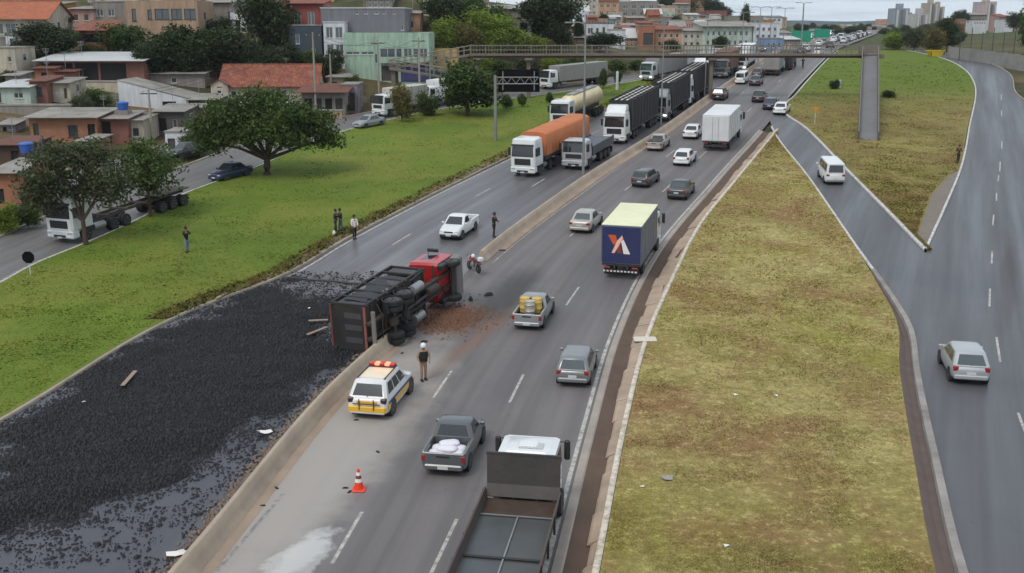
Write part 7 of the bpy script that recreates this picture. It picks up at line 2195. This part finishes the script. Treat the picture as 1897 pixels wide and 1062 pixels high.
for i in range(7):                                                # mesh fence posts above the wall
    u = 1776 + i * 20; p = gt(u, 112)
    MBp = MB().tube((0, 0, -.3), (0, 0, 5.2 + (i % 2) * .8), .07, n=6)
    o = MBp.build('fence_post', STEEL); o.location = p; tag(o, 'tall dark fence post above the grey wall on the right', 'post', 'fence posts above the wall')

# ------------------------------------------------------------------ debris
WOOD = mat('plank_wood', S(150, 128, 112), .85, 0, .25, 3, bump=.3)
for (u0, v0, u1, v1, lb) in ((228, 728, 252, 699, 'loose plank lying in the middle of the coal spill'), (570, 628, 606, 612, 'plank in the coal beside the overturned tailgate, lower one'), (572, 602, 608, 600, 'plank in the coal beside the overturned tailgate, upper one'), (402, 560, 420, 548, 'short plank at the upper edge of the coal spill')):
    a, b = g(u0, v0), g(u1, v1); d = b - a
    o = MB().cbox(-.1, .1, 0, d.length, 0, .05, .01).build('plank', WOOD)
    o.location = a + Vector((0, 0, .34 if u0 < 300 else .22)); o.rotation_euler = (.0, .05, -math.atan2(d.x, d.y)); tag(o, lb, 'plank')
a, b = g(525, 515), g(668, 527)
m = MB(); m.path([tuple(a.lerp(b, k / 12) + Vector((0, .08 * math.sin(k * 1.1), .05))) for k in range(13)], .07, 6)
tag(m.build('rubber_hose', BLACKP), 'dark hose stretched across the wet road behind the coal', 'hose')
LIT = mat('litter_white', S(226, 222, 216), .8, 0, .1, 8, bump=.4)


def scrap(u, v, sz, lb, z=.14, m=LIT, name='litter'):
    p = g(u, v); r_ = random.Random(u)
    k = 9
    top = [(math.cos(2 * math.pi * i / k) * sz * r_.uniform(.5, 1.1), math.sin(2 * math.pi * i / k) * sz * r_.uniform(.4, .9), r_.uniform(.0, .35) * sz) for i in range(k)]
    o = MB().add(top + [(x, y, z_ - .012) for x, y, z_ in top] + [(0, 0, .3 * sz)], [(i, (i + 1) % k, 2 * k) for i in range(k)] + [(k + (i + 1) % k, k + i, i, (i + 1) % k)[::-1] for i in range(k)]).build(name, m)
    o.location = (p.x, p.y, p.z + z); tag(o, lb, 'litter')


scrap(490, 803, .35, 'white rubbish by the barrier foot halfway along the coal', .03)
scrap(327, 1030, .5, 'heap of white rubbish at the foot of the barrier, bottom edge', .03)
scrap(1362, 737, .14, 'white scrap of litter on the dry grass, left of two')
scrap(1437, 738, .12, 'white scrap of litter on the dry grass, right of two')
scrap(1190, 908, .10, 'small white scrap low on the dry grass near the channel')
scrap(1345, 1018, .14, 'pale scrap of litter near the bottom edge of the dry grass')
scrap(1522, 494, .10, 'tiny white scrap high on the dry grass')
scrap(1238, 893, .30, 'faded grey patch of plastic on the dry grass', .13, mat('litter_grey', S(150, 146, 140), .8))
scrap(573, 577, .10, 'white scrap in the coal left of the overturned tailgate', .2)
scrap(156, 752, .12, 'white scrap in the coal on the left', .2)
for i, (u, v) in enumerate(((640, 905), (648, 912), (700, 838), (660, 779), (745, 655), (512, 905), (486, 938), (432, 976))):
    p = g(u, v)
    o = MB().loft([ring8(-.12, .12, -.05, .05, 0, .02), ring8(-.08, .08, -.03, .03, .04, .02)]).build('rubber_scrap', RUBBER)
    o.location = (p.x, p.y, p.z + .013); o.rotation_euler = (0, 0, i * 1.1); tag(o, 'small dark scrap lying on the dusty uphill road', 'debris', 'dark scraps on the uphill road')
p = g(905, 612)
o = MB().lathe_z([(.3, 0), (.34, .05), (.3, .1), (.12, .12)], 14).build('wheel_hub', RUBBER, None, 40)
o.location = g(792, 652) + Vector((-.3, 1.6, .02)); o.scale = (.6, .6, .8); tag(o, 'small dark hub lying on the road behind the police officer', 'debris')
# ------------------------------------------------------------------ haze
N = NT('haze_air')
N.t.nodes.remove(N.b)
pv = N.n('ShaderNodeVolumePrincipled')
pv.inputs['Color'].default_value = (.88, .93, 1.0, 1)
pv.inputs['Density'].default_value = .00013
pv.inputs['Anisotropy'].default_value = .55
N.l(pv.outputs[0], N.out.inputs['Volume'])
tag(MB().box(-2500, 2500, -70, 2700, -75, 66).build('haze', N.m), kind='stuff')

# things that look alike are told apart by their order from left to right
from collections import defaultdict
same = defaultdict(list)
for o in col.objects:
    if o.parent is None and 'label' in o and o.get('kind') != 'stuff': same[o['label']].append(o)
ORD = ['leftmost', 'second', 'third', 'fourth', 'fifth', 'sixth', 'seventh', 'eighth', 'ninth', 'tenth', 'eleventh', 'twelfth', 'thirteenth', 'fourteenth', 'fifteenth', 'sixteenth', 'seventeenth', 'eighteenth', 'nineteenth', 'twentieth']
for lb, os_ in same.items():
    if len(os_) > 1:
        os_.sort(key=lambda o: o.location.x / max(1, o.location.y))
        for i, o in enumerate(os_):
            o['label'] = lb + ', ' + (ORD[i] if i == 0 else ORD[i] + ' from left')
